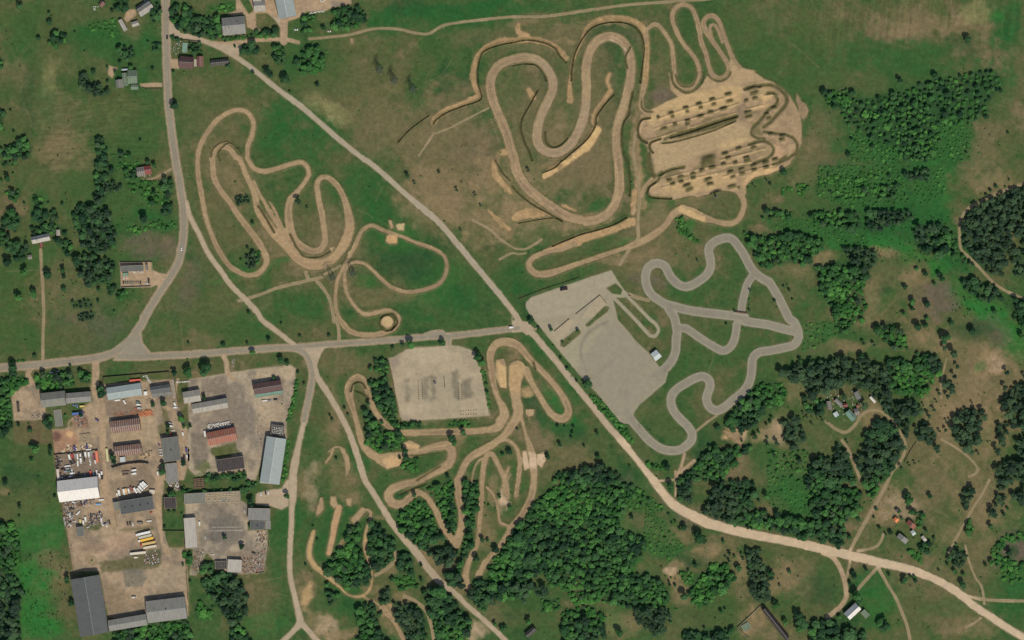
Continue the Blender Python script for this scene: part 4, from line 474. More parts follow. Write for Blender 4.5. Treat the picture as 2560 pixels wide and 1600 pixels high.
 ('12 1070,560 1240,560 1330,800 1320,980 1270,960 1120,780', 'B', 8, .9, 'in the belt left of the parking lot'), ('12 1130,370 1240,380 1240,550 1130,480', 'B', 7, .9, 'in the belt left of the parking lot'), ('12 1010,880 1070,790 1120,880 1240,1010 1310,1080 1400,1100 1400,1170 1200,1240 1060,1180 1020,1100 1060,1000', 'D', 9, .85, 'in the dark wood inside the left motocross loop'), ('12 1330,970 1560,960 1550,1010 1330,1005', 'B', 6, .9, 'in the hedge below the parking lot'), ('12 1830,960 2020,950 2020,1000 1840,1010', 'S', 5, 1, 'in the hedge below the parking lot'),
 ('12 385,570 405,570 325,950 295,940', 'S', 5, .9, 'in the hedge between the industrial yard and the road'), ('12 280,1130 310,1130 280,1512 250,1512', 'S', 5, 1.0, 'in the hedge between the industrial yard and the road'), ('12 1370,1330 1530,1300 1530,1400 1400,1430', 'D', 6, 1.1, 'inside the right motocross bend'), ('12 2120,470 2170,480 2200,750 2230,880 2190,800', 'S', 4.5, 1.1, 'right beside the parking lot'),
 ('02 350,510 430,510 690,470 700,590 560,640 350,620', 'D', 8, .88, 'in front of the grey shed by the main road'), ('02 730,470 830,480 860,560 830,590 740,540', 'B', 7, .9, 'in front of the grey shed by the main road'), ('02 -40,520 90,560 200,520 260,540 260,590 150,640 100,690 110,1000 -40,1150', 'B', 8, .88, 'in the wood at the left edge'), ('02 410,930 480,920 480,990 420,1000', 'B', 7, .8, 'beside the concrete foundation'), ('02 60,390 230,370 200,410 60,410', 'B', 5, 1.1, 'above the main road at the left'),
 ('03 -60,380 130,400 180,560 200,760 130,860 230,1050 180,1200 200,1540 -60,1540', 'D', 9, .85, 'in the wood along the left edge'), ('03 1900,950 2100,850 2240,900 2310,1020 2330,1150 2340,1250 2200,1380 2080,1200 1990,1120', 'D', 8.5, .82, 'in the big rounded clump below the lorry yard'), ('03 1070,1430 1200,1420 1400,1370 1500,1330 1640,1350 1760,1330 1800,1380 1800,1540 1080,1540', 'D', 9, .85, 'in the trees behind the grey warehouse'), ('03 1710,60 1850,90 2290,80 2340,10 2419,0 2419,60 2300,120 1720,110', 'B', 6, .9, 'in the hedge above the long pallet shed'),
 ('03 1740,690 1830,680 1820,780 1750,790', 'B', 7, .85, 'below the long light shed'), ('03 1940,780 2020,770 2020,860 1880,870', 'B', 7, .9, 'left of the ruined shed'), ('03 1840,1180 1900,1140 1990,1230 1980,1310 1850,1290', 'D', 9, .85, 'left of the big rounded clump'), ('03 2190,1380 2300,1390 2380,1540 2190,1540', 'B', 8, 1, 'below the big rounded clump'),
 ('01 690,480 800,410 1000,450 1060,530 1090,700 1060,820 900,880 780,820 720,640', 'D', 8, .8, 'in the round dark grove left of the main road'), ('01 910,-10 1000,0 1060,60 1060,150 1000,220 910,200', 'D', 8, .85, 'in the tree row above the dark grove'), ('01 920,220 1060,200 1160,260 1000,330 1000,400 910,380', 'D', 8, .9, 'in the tree row above the dark grove'), ('01 700,920 860,890 1000,930 1090,960 1080,1100 1000,1150 850,1200 780,1100 710,1000', 'D', 8, .95, 'in the grove left of the walled depot'), ('01 1090,1220 1200,1230 1210,1310 1110,1290', 'D', 8, .9, 'below the walled depot'), ('01 1010,1170 1090,1180 1060,1280 1020,1270', 'D', 7, .9, 'below the walled depot'),
 ('01 30,530 120,480 220,550 150,660 40,640', 'D', 9, .9, 'at the left edge above the lone house'), ('01 70,280 200,280 190,340 120,390 70,340', 'D', 9, .85, 'on the pasture at the left edge'), ('01 270,630 500,600 650,660 620,700 300,690', 'B', 7, 1, 'behind the lone house at the left'), ('01 100,770 270,780 280,880 200,980 150,960 90,850', 'D', 9, .9, 'left below the lone house'), ('01 500,740 680,760 700,850 600,860', 'B', 7, 1, 'right of the lone house'), ('01 -30,660 100,690 90,800 -30,830', 'D', 8, .9, 'at the left edge beside the lone house'),
 ('01 1180,90 1280,90 1300,170 1190,170', 'B', 8, .85, 'beside the red roofed ruin'), ('01 1100,20 1300,20 1300,70 1110,70', 'S', 5, 1.3, 'above the red roofed ruin'), ('01 1220,180 1500,200 1600,300 1560,400 1400,420 1350,350 1220,250', 'S', 7, 1.35, 'in the overgrown garden below the ruin'), ('01 1180,640 1400,600 1450,560 1650,590 1640,650 1400,650 1300,700', 'S', 6, 1.25, 'in the bright scrub left of the main road'), ('01 670,1340 860,1320 870,1390 700,1400', 'P', 5, 1.6, 'on the scrubby lawn below the grove'), ('01 740,1450 900,1440 880,1500 740,1520', 'P', 6, 1.1, 'on the scrubby lawn below the grove'),
 ('01 330,340 400,360 400,560 340,570', 'D', 8, .85, 'in the narrow row above the lone house'), ('01 1545,165 1610,170 1640,330 1580,340 1545,270', 'D', 8, .85, 'left of the main road bend'), ('01 1530,410 1620,430 1610,540 1540,520', 'D', 8, .85, 'left of the main road bend'), ('01 480,470 520,470 560,560 480,590', 'D', 6, 1, 'above the lone house'), ('01 410,480 460,480 460,550 410,550', 'D', 8, .9, 'above the lone house'), ('01 20,10 150,10 180,50 30,50', 'D', 5, 1.3, 'at the left edge on the pasture'),
 ('00 925,1290 980,1300 1020,1512 925,1512', 'D', 8, .8, 'in the tree row above the dark grove'), ('00 -40,1410 100,1390 230,1310 310,1380 280,1490 60,1490 -40,1460', 'D', 8, .85, 'at the left edge above the pasture'), ('00 1130,1420 1200,1420 1250,1490 1130,1500', 'D', 7, .9, 'below the straw coloured field'), ('00 480,300 620,300 640,400 560,430 470,400', 'B', 10, .85, 'in the rounded clump in the upper left meadow'), ('00 840,200 1100,180 1120,310 1050,320 850,270', 'S', 6, 1.4, 'in the scrub by the upper left cottage'), ('00 1110,450 1250,440 1280,540 1200,560 1120,500', 'D', 7, .95, 'left of the main road near the top'), ('00 1450,400 1530,400 1530,460 1450,480', 'D', 8, .9, 'left of the main road near the top'),
 ('00 2270,430 2419,400 2419,520 2280,500', 'D', 8, .85, 'right of the fork in the gravel road'), ('00 750,690 820,700 850,760 1060,860 1000,900 900,890 780,860', 'D', 9, .85, 'left of the green roofed house'), ('00 1080,-20 1220,-20 1190,110 1080,80', 'D', 7, .9, 'left of the house at the top edge'), ('00 1420,60 1500,0 1520,100 1460,210', 'D', 7, .95, 'between the top house and the road'), ('00 1610,50 1680,60 1690,160 1700,260 1620,200', 'D', 8, .9, 'in the belt above the gravel road fork'), ('00 1690,170 2080,165 2090,330 1990,365 1800,320 1690,270', 'D', 8, .82, 'in the belt above the gravel road fork'),
 ('00 1980,80 2220,20 2200,120 1990,90', 'S', 6, 1.1, 'above the big grey house'), ('00 2090,350 2300,330 2419,330 2419,365 2120,385', 'B', 5, 1, 'below the big grey house'), ('00 1740,60 1840,70 1840,120 1740,120', 'D', 8, .9, 'above the belt near the top edge'), ('00 2340,20 2400,0 2400,50', 'D', 7, .9, 'beside the yard at the top edge'), ('00 1610,335 1740,360 1730,380 1610,360', 'B', 4, 1, 'in the garden hedge by the fork'), ('00 1780,380 1900,400 1910,500 1840,520 1790,480', 'D', 5, 1.3, 'in the garden by the fork'), ('00 -20,540 30,560 10,640 -20,640', 'B', 8, .9, 'at the left edge'), ('00 -20,1030 50,1050 20,1200 -20,1220', 'B', 8, .9, 'at the left edge'),
 ('10 440,450 560,440 640,490 650,640 450,690', 'B', 9, .8, 'in the bright round grove right of the gravel road'), ('10 160,420 240,430 290,570 230,600 160,520', 'B', 7, .9, 'left of the bright round grove'), ('10 740,110 900,50 1020,80 1050,190 950,260 740,265', 'B', 8, .88, 'in the wood beside the top yard'), ('10 0,280 200,260 210,320 0,345', 'B', 7, .9, 'below the long blue roofed hall'), ('10 440,150 580,140 560,200 440,230', 'B', 6, 1, 'beside the top yard'), ('10 440,260 510,260 510,300 440,300', 'D', 7, .9, 'beside the top yard'), ('10 80,650 150,650 160,720 90,710', 'D', 7, .9, 'right of the gravel road'), ('10 360,550 420,560 420,620 360,610', 'D', 7, .9, 'left of the bright round grove'),
 ('21 2190,680 2320,700 2419,750 2419,1010 2340,1000 2270,830', 'D', 8, .9, 'right of the top kart bend'), ('21 1550,540 1620,540 1640,620 1780,780 1700,770 1560,660', 'S', 5, 1.0, 'in the green hollow above the kart circuit'), ('11 0,880 30,860 30,960 0,980', 'D', 6, .9, 'inside the left motocross loop'), ('01 2320,900 2419,850 2419,1010 2330,1020', 'P', 5.5, .9, 'inside the left motocross loop'), ('01 2230,340 2350,330 2360,400 2240,420', 'P', 5, 1.1, 'inside the left motocross loop'),
]
# single trees: tile x,y,radius(tile px)
SINGLES = [('D', 'a', '00 190,60,35 370,365,25 470,130,20 710,310,14 2560,0,1 1060,105,18 1400,400,15 1140,600,22 1240,640,28 1020,640,15 1445,650,18 1095,685,20 1320,720,10 890,690,28 1020,770,18 1655,1000,45 45,1235,12 130,1240,15 1075,1470,12 1325,1320,14 1640,685,20 1740,685,12 2390,690,18 1800,480,22 1870,490,20 2160,630,30 100,1045,14 470,210,30 10,460,10 2220,440,14 1140,1340,10 1400,1340,8'),
 ('D', 'a', '10 280,760,48 580,800,22 320,870,14 640,265,24 120,650,20 395,580,30 95,510,10 450,775,8 1345,1050,9 670,490,10 2310,1440,10'),
 ('D', 'a', '30 1880,380,38 800,880,30 1580,720,34 1240,760,30 1620,1330,18 2200,860,20 2060,1110,25 1960,1130,22 2265,1255,15 790,1330,22 1045,940,26 1400,1512,20 990,1400,26 760,1470,28'),
 ('D', 'a', '30 1885,1390,12 1990,1450,12 1870,1445,14 1655,625,12 1850,650,10 2150,1330,8 2190,1375,10 2180,545,9'),
 ('D', 'a', '01 80,170,38 230,410,14 590,415,16 235,465,10 460,410,14 650,890,35 735,950,44 80,970,45 450,1090,42 600,1040,30 610,1110,25 320,1270,46 180,1300,40 600,1220,26 930,1330,18 1085,1435,14 990,1410,9 940,1230,22 850,1210,12 850,1180,10 240,1060,40 200,1055,12 1460,310,25 1440,400,35 1360,560,50 1155,560,12 1110,620,10 1590,380,24 1080,810,30 1400,30,26 1460,50,26 125,130,14 20,190,16 2225,205,12 2175,200,8 1800,150,10 1970,285,10 2340,830,16 2275,950,16 2310,1020,8 2205,630,10 2390,600,22 2350,1450,22 1350,540,20 290,1200,8 2125,830,8 2260,830,8 930,1480,8'),
 ('P', 'b', '01 550,1040,12 680,1140,10 720,1150,10 690,1170,9 730,1090,9 740,1120,8 470,1265,10 500,1320,10 490,1360,9 445,1320,7 770,1210,9 770,1250,9 890,1280,9 600,1290,12 620,1260,10 480,1400,7 830,1310,10 560,1410,8'),
 ('P', 'b', '11 400,400,36 485,450,14 1430,155,28 1500,220,16 1560,155,12 1730,115,16 1900,290,20 2070,330,16 1535,360,6 1935,665,14 505,1080,6 245,1490,12 130,455,8 175,520,10 1780,580,12 2120,430,14'),
 ('P', 'b', '21 1550,895,12 1640,820,6 1750,950,14 2280,240,14 2300,260,12 2230,260,12 2400,190,14 1730,780,10 2240,1320,12 2240,1370,12 2240,1420,14 2250,1240,16 2100,1430,14 1800,0,5 1700,430,8 150,100,18 210,185,10 985,610,6 1130,215,12'),
 ('D', 'a', '31 145,120,38 20,230,18 590,300,14 730,230,10 1140,145,22 1400,1030,24 1480,1080,26 1570,1170,22 1640,1130,34 1610,1080,26 1290,1200,28 1360,1340,34 1360,1400,26 1490,1360,34 1280,1460,26 1220,1450,12 2130,1430,26 2280,190,14 2150,250,20 2100,290,18 2060,330,16 2010,320,10 2240,260,14 1720,90,8 1500,1500,24 1080,960,10 910,1195,7 1500,90,14 80,1390,10 60,1330,16 150,1200,16 200,1230,18 230,1320,14 180,1180,12 980,650,34 640,1120,20'),
 ('P', 'b', '32 1745,320,44 1780,440,24 1755,535,28 1680,600,38 1730,640,34 1615,695,22 1690,725,28 1465,805,16 1560,850,22 1510,905,28 1430,860,34 1585,770,14 1680,955,16 1710,940,14 1710,1010,24 1670,1040,20 1590,1210,42 1330,1370,14 1380,1350,15 1430,1345,12 1250,1390,20 2250,500,32 2230,640,30 2415,530,26 2390,430,12 1920,780,14 2045,690,9 1630,490,10 1300,140,10 80,1160,28 110,970,18 505,940,18 900,810,42 710,720,34 460,890,34 900,220,22 1000,240,24 370,920,16 410,980,14 330,880,14 340,920,12 1615,1050,16 1920,1250,28 1980,1260,20 2160,1240,38 1660,270,28 1240,1200,38 1290,1090,16 160,1290,14 200,1290,10 350,1350,10 290,1330,28 230,1400,16 50,1270,20 560,960,10 740,1150,14'),
 ('D', 'a', '32 1410,60,46 1480,50,30 1730,30,30 1920,100,38 1660,180,50 1690,160,36 300,380,26 300,1330,26 1250,370,20 2400,50,60 2400,160,40 1140,400,36 880,350,36 700,370,36 1410,320,22 1470,330,20 440,1350,40 30,920,16 20,960,18'),
 ('D', 'a', '02 130,445,48 130,500,40 1960,440,62 1940,500,50 1790,490,56 1650,500,34 1500,390,10 1550,420,10 1780,220,16 2110,230,24 2340,220,16 1545,720,46 1555,780,40 965,690,52 950,650,40 440,950,34 1720,930,38 1740,1000,22 285,1045,24 330,1045,9 340,1220,44 300,1190,26 305,1330,24 480,1220,26 475,1270,20 1070,1290,34 1080,1340,26 1590,1010,26 1590,1060,20 1720,1320,34 1740,1350,30 1540,1440,36 1540,1360,26 2390,310,30 240,195,12 575,300,8 330,340,22 665,430,14 820,540,34 1935,730,28 770,900,26 1450,800,24 700,1500,10 200,1400,10 180,990,20 270,980,12 1770,370,12 690,170,5 620,900,14 1800,1000,20'),
 ('D', 'a', '12 240,30,14 415,155,16 120,180,22 690,145,18 1385,230,22 1470,230,50 1760,215,34 1225,240,9 1295,265,20 245,380,36 300,410,26 170,550,22 400,500,18 460,610,18 850,520,9 2100,350,48 2130,400,42 1085,460,26 1850,1120,42 1870,1160,32 1960,1060,34 1355,1060,40 1350,1110,40 1410,1240,34 1420,1300,34 1360,1300,18 1235,1480,12 1810,1480,26 2180,690,24 1060,790,24 1190,970,20 840,830,16 700,900,14 720,940,16 60,750,8 510,1050,8 510,1280,10 2390,1250,30 2330,1270,20 760,1310,16 1120,370,14 870,890,14'),
 ('D', 'a', '22 180,15,34 370,85,24 250,80,18 620,100,18 475,210,14 390,240,12 460,360,16 520,460,20 610,575,14 715,620,46 715,580,30 275,165,7 560,530,8 2025,40,14 2175,85,12 810,1080,26 580,1010,18 575,1070,22 560,1110,16 450,1180,26 680,1190,16 430,1000,18 500,1005,14 340,1290,26 810,1290,24 1110,1380,14 1370,1475,10 1940,1020,32 1870,1205,26 2290,1100,28 2330,1060,16 2170,1080,14 2170,1140,14 2260,1210,20 2410,1110,16 2410,1180,26 2400,980,14 2345,945,10 2090,1410,10 2155,1360,8 50,1030,14 140,940,10 700,1400,30 850,1370,30 1440,1100,7 1330,1380,20 1460,1390,34'),
 ('D', 'a', '03 190,245,22 185,345,14 130,205,8 90,140,14 520,150,16 640,920,30 640,960,24 680,1160,36 720,1180,20 130,820,30 2125,540,24 2290,630,32 1620,130,34 1650,145,20 1740,380,16 1720,320,14 1560,455,20 1600,290,18 1650,295,20 2370,200,34 2380,240,24 2360,430,18 1030,830,10 1800,960,16 2340,1100,26 2320,1440,22 2340,1490,26 2010,1200,14 870,760,10 1250,820,8 1730,800,16 2380,170,24 60,30,34 160,110,10'),
 ('D', 'a', '13 290,150,32 540,440,14 580,560,14 1500,140,24 1560,940,20 1590,1060,28 1810,420,36 1830,480,28 1900,690,24 2080,740,34 2260,660,36 2160,220,12 2200,240,14 2170,340,12 2300,160,20 2400,260,24 1290,940,26 2260,1360,24 2320,1400,28 2350,1390,26 2000,1320,40 470,800,14 1370,720,30 1130,840,12 1190,1250,16 690,1430,5 1640,700,22 1700,700,24 1560,800,18 1620,1450,8 2140,560,26 2190,570,20 2090,1090,34 970,1030,10 690,1000,14'),
 ('D', 'a', '23 1540,390,14 1510,405,14 1620,440,30 1585,465,18 1770,540,64 1820,580,28 2000,580,22 1850,595,7 2135,650,9 2050,690,22 2170,700,16 2100,720,15 2015,725,13 2050,760,18 2180,740,18 2310,660,24 2240,680,34 2320,760,30 2140,830,34 2120,820,24 2250,800,30 1490,770,12 1730,800,26 1700,750,10 1670,860,18 1190,700,20 1220,710,24 1040,690,20 1130,350,24 1240,580,34 1240,620,28 1540,990,18 1480,960,14 1500,920,12 1490,990,14 1455,1030,10 1450,910,12 1620,1090,44 1680,1080,28 2165,1110,10 1970,1240,24 2010,1220,16 1950,1330,9 160,1340,34 1010,1440,40 1500,1340,18 890,1300,12 930,1290,12 1355,1465,10 920,1440,10 1545,1220,12 1565,1220,8 1400,1010,30 1490,50,40 1500,90,26 1810,310,24 1820,640,7 2130,680,6 2265,460,16 2330,190,18 2400,150,34 1410,280,18 1480,325,16 1290,190,20 1220,230,18 1330,180,12 2210,980,8 2180,930,8 1820,1400,18 1090,1345,8 1430,1420,8 340,680,12 1240,160,20'),
 ('D', 'a', '33 85,330,38 20,880,38 30,920,30 200,860,20 120,890,9 95,930,10 105,990,14 70,1180,38 50,1150,24 160,1340,30 280,1270,46 320,1350,66 290,1400,40 830,1090,54 850,1130,40 770,970,22 810,910,34 800,880,24 730,805,8 1140,890,18 1265,730,12 1290,950,38 1270,970,24 1340,910,18 1380,910,16 1385,950,22 1400,920,10 1610,850,14 1705,740,28 1775,610,15 1690,790,16 1660,770,8 1755,850,24 1770,870,18 1840,890,22 1830,985,36 1840,1010,28 2050,800,18 2110,780,30 2160,800,20 1320,190,50 1310,150,34 1530,155,30 1020,275,20 1000,355,16 850,360,24 860,380,18 765,540,26 495,565,32 530,580,22 660,590,34 700,600,28 910,215,12 890,270,12 980,200,12 1235,300,22 1350,300,32 1390,310,24 1490,475,22 1565,550,18 1890,110,30 2100,440,32 2220,320,20 2260,270,18 1155,500,24 1110,510,14 1050,450,20 2010,920,12 2160,890,9 2270,680,36 1265,365,16 925,840,24 800,860,18 1235,1330,12 1100,1360,44 1070,1400,30 2240,60,20 2300,30,16 1515,1395,12 670,1290,24 880,130,18 840,110,16 1810,295,12 2400,160,34'),
 ('P', 'b', '33 1465,1065,5 1435,990,5 1470,1000,5 1470,1355,6 1770,950,5 1710,950,5 2060,890,5 1860,535,5 1215,435,10 350,270,10 2180,855,6 940,790,6'),
 ('D', 'a', '21 2419,770,24 2400,480,34 2330,900,26 2370,560,20'),
]

RIDGE = ['C 380,720 560,660 820,600 1100,520 1440,400', 'C 310,860 560,790 900,690 1400,530', 'C 440,590 600,530 900,430 1260,330', 'C 1220,1110 1500,1040 1770,970', 'C 480,1460 850,1350 1170,1275', 'C 560,1330 900,1240 1250,1180 1600,1140', 'C 1550,470 1750,420', 'C 1900,1170 1600,1240 1250,1320', 'C 1240,1050 1500,960 1720,900', 'C 1780,300 1920,290 1960,350 1900,420', 'C 660,860 900,790 1380,650', 'C 700,1220 560,1250 480,1310']
# ------------------------------------------------------------------ terrain assembly
for ln in PATCH.replace('\n', ';').split(';'):
    q = ln.split()
    if len(q) == 7: patch(*[float(v) for v in q[:5]], q[5], float(q[6]))
# mown stripes in the old hay fields (upper left) and plough lines (upper right)
_a = sstep(PX, 40, 130)*sstep(-PX, -400, -340)*sstep(PY, 190, 250)*sstep(-PY, -470, -380)
_st = vnoise(PX*0.12, PY+PX*0.06, 3.2, 61)-0.5
COLR *= (1+_a*_st*0.35)[..., None]
_b = sstep(PX, 1990, 2080)*sstep(-PY, -150, -60)
COLR *= (1+_b*(vnoise(PX+PY*0.12, PY*0.1, 5, 62)-0.5)*0.3)[..., None]
for s_ in ('11 950,480 1040,500 1110,550', '20 150,250 400,230 700,250', '20 130,130 400,130 640,90', '11 2060,0 2090,200 2200,420 2290,560', '33 1220,130 1400,220 1600,300 1720,360', '32 620,1050 570,1150 500,1240', '30 180,380 330,500 480,640', '12 2400,1180 2300,1240', '11 1200,250 1130,390', '10 1150,1100 1160,1512', '22 1780,120 1900,300 1850,520', '02 1700,0 1740,300', '02 1330,500 1500,470', '33 1560,680 1680,560 1800,440 1880,300', '32 1880,380 1800,480', '33 400,1000 300,1120 180,1200', '33 1500,640 1620,600 1680,500', '31 1350,1250 1200,1330 1080,1450', '00 60,1050 240,1040 300,1200', '01 60,1050 360,1040', '13 0,960 200,930 290,900', '13 60,1200 180,1080 300,1100', '10 1850,560 1760,700 1650,760', '10 1450,480 1600,330 1780,260', '21 250,120 500,60 700,60', '21 100,650 400,600 460,590', '30 1230,1300 1260,1512', '30 2350,1000 2400,1300', '31 1780,60 1950,80 2100,0', '32 1500,1200 1700,1380 1760,1500', '33 1480,20 1520,160', '33 1380,150 1700,340'):
    paint(field([(s_, 2.2)])[0], (132, 118, 88), 1.2, .35, jit=1.0)
# undergrowth below the woods: moist dark soil and shade-loving herbs
def wood_poly(s): return s[0]
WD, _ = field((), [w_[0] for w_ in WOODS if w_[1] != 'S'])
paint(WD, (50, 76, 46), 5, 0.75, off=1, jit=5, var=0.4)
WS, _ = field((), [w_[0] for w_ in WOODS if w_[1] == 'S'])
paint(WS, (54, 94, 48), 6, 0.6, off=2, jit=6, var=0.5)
# coarse relief of rough grass, hummocks
H[:] = (fbm(PX, PY, 26, 81, 3, 0.5)-0.5)*0.8+(fbm(PX, PY, 6, 83, 2, 0.6)-0.5)*0.14
M_ground = soil_mat('ground_soil', amp=0.13, scales=(5.0, 1.6))
M_asph = soil_mat('asphalt', rough=0.85, amp=0.06, scales=(6.0, 1.5), spec=0.2)
M_sand = soil_mat('sand_soil', amp=0.09, scales=(5.0, 1.4))
M_grav = soil_mat('gravel', amp=0.07, scales=(7.0, 1.6))
M_yard = soil_mat('yard_soil', amp=0.13, scales=(5.0, 1.5))

def exec_stains():
    G1, DK, BR, SD = (92, 96, 60), (122, 114, 102), (136, 112, 88), (186, 160, 118)
    for s in ('12 1400,560 1440,560 1465,720 1430,790 1400,700', '12 1565,560 1630,540 1635,740 1575,760', '12 1655,520 1690,560 1700,750 1660,760', '12 1850,500 1910,470 1915,740 1870,730', '12 1950,560 2035,540 2040,720 1960,770'): stain(s, (124, 115, 96), .85, 6, 9)
    stain('12 1225,290 1400,300 1330,420 1290,520 1250,400', (142, 126, 112), .7, 6, 6); stain('12 1320,840 1400,900 1560,950 1380,960', (150, 134, 118), .6, 5, 5); stain_e(1060, 880, 60, 30, 0, (184, 166, 138), .5); stain_e(1020, 1020, 70, 14, 0, (184, 166, 138), .5)
    # paved lot: dark arc of tyre marks and dark patches by the track mouth
    stain('22 900,20,30 760,90 680,180 650,300 680,430 760,560', (130, 121, 104), .8, 4, 3, w=9); stain('22 1310,530 1420,470 1480,440 1440,560 1380,600', (128, 120, 104), .7, 4, 3); stain('22 740,530 830,550 860,620 800,650', (132, 124, 108), .6, 3, 3); stain_e(1565, 985, 16, 12, -20, (128, 120, 104), .8); stain('22 1090,920 1140,905 1150,930 1110,945', (120, 112, 98), .7, 1.5, 1)
    stain_e(1530, 900, 70, 50, 30, (150, 138, 120), .5); stain('21 135,1345 180,1300 650,1135 940,1040 980,1110 850,1270 600,1450 240,1512 150,1430', (164, 151, 127), .7, 6, 4); stain('22 560,30 240,20 330,150 480,330', (166, 150, 124), .6, 6, 4); stain('21 640,1500 830,1280 900,1360 760,1490', (172, 156, 128), .7, 2, 1); stain('22 380,120 530,0 650,0 500,130 430,190', (172, 156, 128), .7, 2, 1)
    stain('22 560,560 700,300 900,40 1020,20 1390,440 1450,560 1200,800 1120,980 1060,980 800,700', (146, 136, 116), .75, 8, 6)
    stain('22 1080,300,14 900,420 780,560', (132, 123, 106), .6, 3, 3, w=6); stain('22 1200,420,12 1050,600 980,760', (132, 123, 106), .6, 3, 3, w=5)
    # sand road widens and brightens to the lower right; the upper part is greyer
    stain('22 1050,1160 1200,1340 23 1340,10 1430,125 1530,235 1680,325 1850,405 2100,475 2419,545 33 200,580 450,635 700,695 900,742 1100,788 1300,835 1500,905 1650,970 1800,1070 1950,1190 2100,1290 2250,1390 2419,1490', (204, 178, 146), .75, 8, 5, w=34)
    stain('00 2300,585 2419,675 10 200,838 400,985 600,1155 800,1330 1030,1512 11 1400,310 2050,970 2350,1330', (164, 152, 130), .8, 8, 3, w=24)
    # yards
    stain_e(640+30, 1320, 1, 1, 0, G1, 0); stain_e(563, 1322, 47, 46, 0, (112, 104, 94), .85, .35); stain('03 1985,480,5 2290,478', (206, 198, 184), .7, 1, .5, w=1.6); stain('03 2010,448,5 2280,444', (190, 182, 168), .6, 1, .5, w=1.6)
    stain('03 1090,860 1500,830 1520,640 1400,690 1180,720 1170,750 940,770 960,880', (94, 92, 62), .85, 4, 6); stain_e(233, 1315, 26, 12, -15, (80, 88, 56), .9); stain_e(229, 1400, 16, 12, 0, (96, 96, 58), .9); stain('03 1400,660 1520,640 1530,800 1370,810', (92, 92, 66), .8, 3, 5); stain('03 1110,470 1450,430 1470,480 1120,480', (104, 98, 68), .7, 3, 4)
    stain('03 1170,850 1340,840 1390,940 1350,1010 1180,1010', (112, 108, 94), .8, 4, 3); stain('03 1400,860 1740,830 1760,1050 1480,1060 1400,1000', (158, 140, 116), .6, 8, 5); stain('03 1000,950 1200,1050 1350,1180 1050,1250', (138, 118, 92), .6, 8, 5); stain('03 1530,150 1555,150 1590,640 1540,600', (124, 116, 104), .8, 3, 2)
    stain('03 900,740 1140,640 1140,560 1050,520 900,690', (186, 156, 126), .6, 8, 5); stain('03 700,560 900,600 930,760 850,820 720,820 660,620', (172, 146, 118), .6, 8, 5); stain_e(235, 1368, 30, 16, 0, (128, 108, 92), .6); stain_e(300, 1360, 25, 30, 0, (160, 132, 110), .6)
    stain('02 970,760 1340,770 1340,900 1000,900', (132, 112, 94), .7, 4, 4); stain('02 1000,900 1050,1080 1060,1170 1500,1170 1480,900 1340,910 1340,1050', (172, 150, 120), .6, 6, 4); stain('02 1050,1380 1400,1370 1460,1512 1020,1512 03 1060,130 1460,130 1460,0', (132, 114, 94), .7, 5, 4); stain('02 520,1260 960,1240 980,1480 570,1500', (124, 108, 92), .8, 3, 3)
    stain('02 490,1040 660,1020 740,1090 740,1180 520,1250', (164, 124, 96), .7, 5, 6); stain_e(142, 1090, 14, 14, 0, (110, 82, 72), .8); stain_e(175, 1085, 10, 8, 0, (206, 164, 120), .9); stain('02 640,940 830,900 840,1020 700,1040', (132, 104, 84), .7, 4, 5); stain('02 450,820 490,830 640,810 680,1000 640,1030 480,1020', (96, 98, 62), .8, 3, 3); stain('02 1530,840 1570,830 1590,900 1650,1080 1500,1090 1490,1000 1540,980', (100, 98, 64), .8, 3, 4)
    stain('02 1660,620 1740,640 1790,900 1780,1050 1730,900 1690,820', (76, 92, 54), .9, 3, 4); stain('02 2000,1210 2220,1160 2270,1260 2060,1310 1990,1260', (88, 94, 56), .9, 3, 4); stain('02 1840,1340 1960,1310 1990,1400 1930,1450 1840,1420', (90, 98, 58), .8, 4, 6); stain('02 1880,1440 2320,1430 2320,1530 1780,1530', (76, 94, 52), .9, 4, 6); stain('02 960,560 1420,540 1620,510 1630,560 1350,580 990,600', (92, 96, 58), .85, 3, 4)
    stain('02 1800,930 2200,880 2240,1000 1850,1050', (140, 124, 108), .5, 5, 4); stain('02 1800,1060 1950,1060 1980,1300 1850,1400 1800,1300', (108, 98, 88), .7, 6, 5); stain('02 1900,560 2130,520 2160,700 1900,690', (118, 106, 94), .7, 5, 5); stain('12 0,470 330,430 370,460 360,560 260,560 240,540 0,580', (182, 160, 130), .7, 5, 4); stain('12 0,790 300,780 285,950 140,960 130,1060 0,1060', (174, 152, 124), .6, 6, 5)
    stain('03 1560,500 1740,480 1745,660 1590,660', (140, 128, 90), .8, 4, 4); stain('03 1550,270 1740,270 1740,480 1545,470', (90, 92, 56), .9, 2, 3); stain('03 1750,880 1800,640 1900,690 1890,880', (112, 104, 84), .6, 5, 5); stain('03 2130,680 2419,660 2419,880 2290,880', (138, 120, 100), .6, 5, 5); stain('02 640,600 760,590 860,640 640,660', (190, 160, 126), .7, 4, 5)
    stain('10 110,130 230,190 230,330 200,260 120,200', (176, 160, 140), .8, 4, 4); stain('10 700,0 900,30 860,80 720,70', (132, 118, 104), .8, 4, 4); stain('10 0,130 100,130 110,180 60,290 0,240', (140, 110, 80), .7, 4, 4)
    # motocross: fresh bright sand, trodden tan, olive turf left between ruts
    stain('C 340,860 700,820 1400,620 1560,700 1560,850 1250,950 900,1080 430,1260 330,1000', (176, 151, 114), .8, 6, 5)
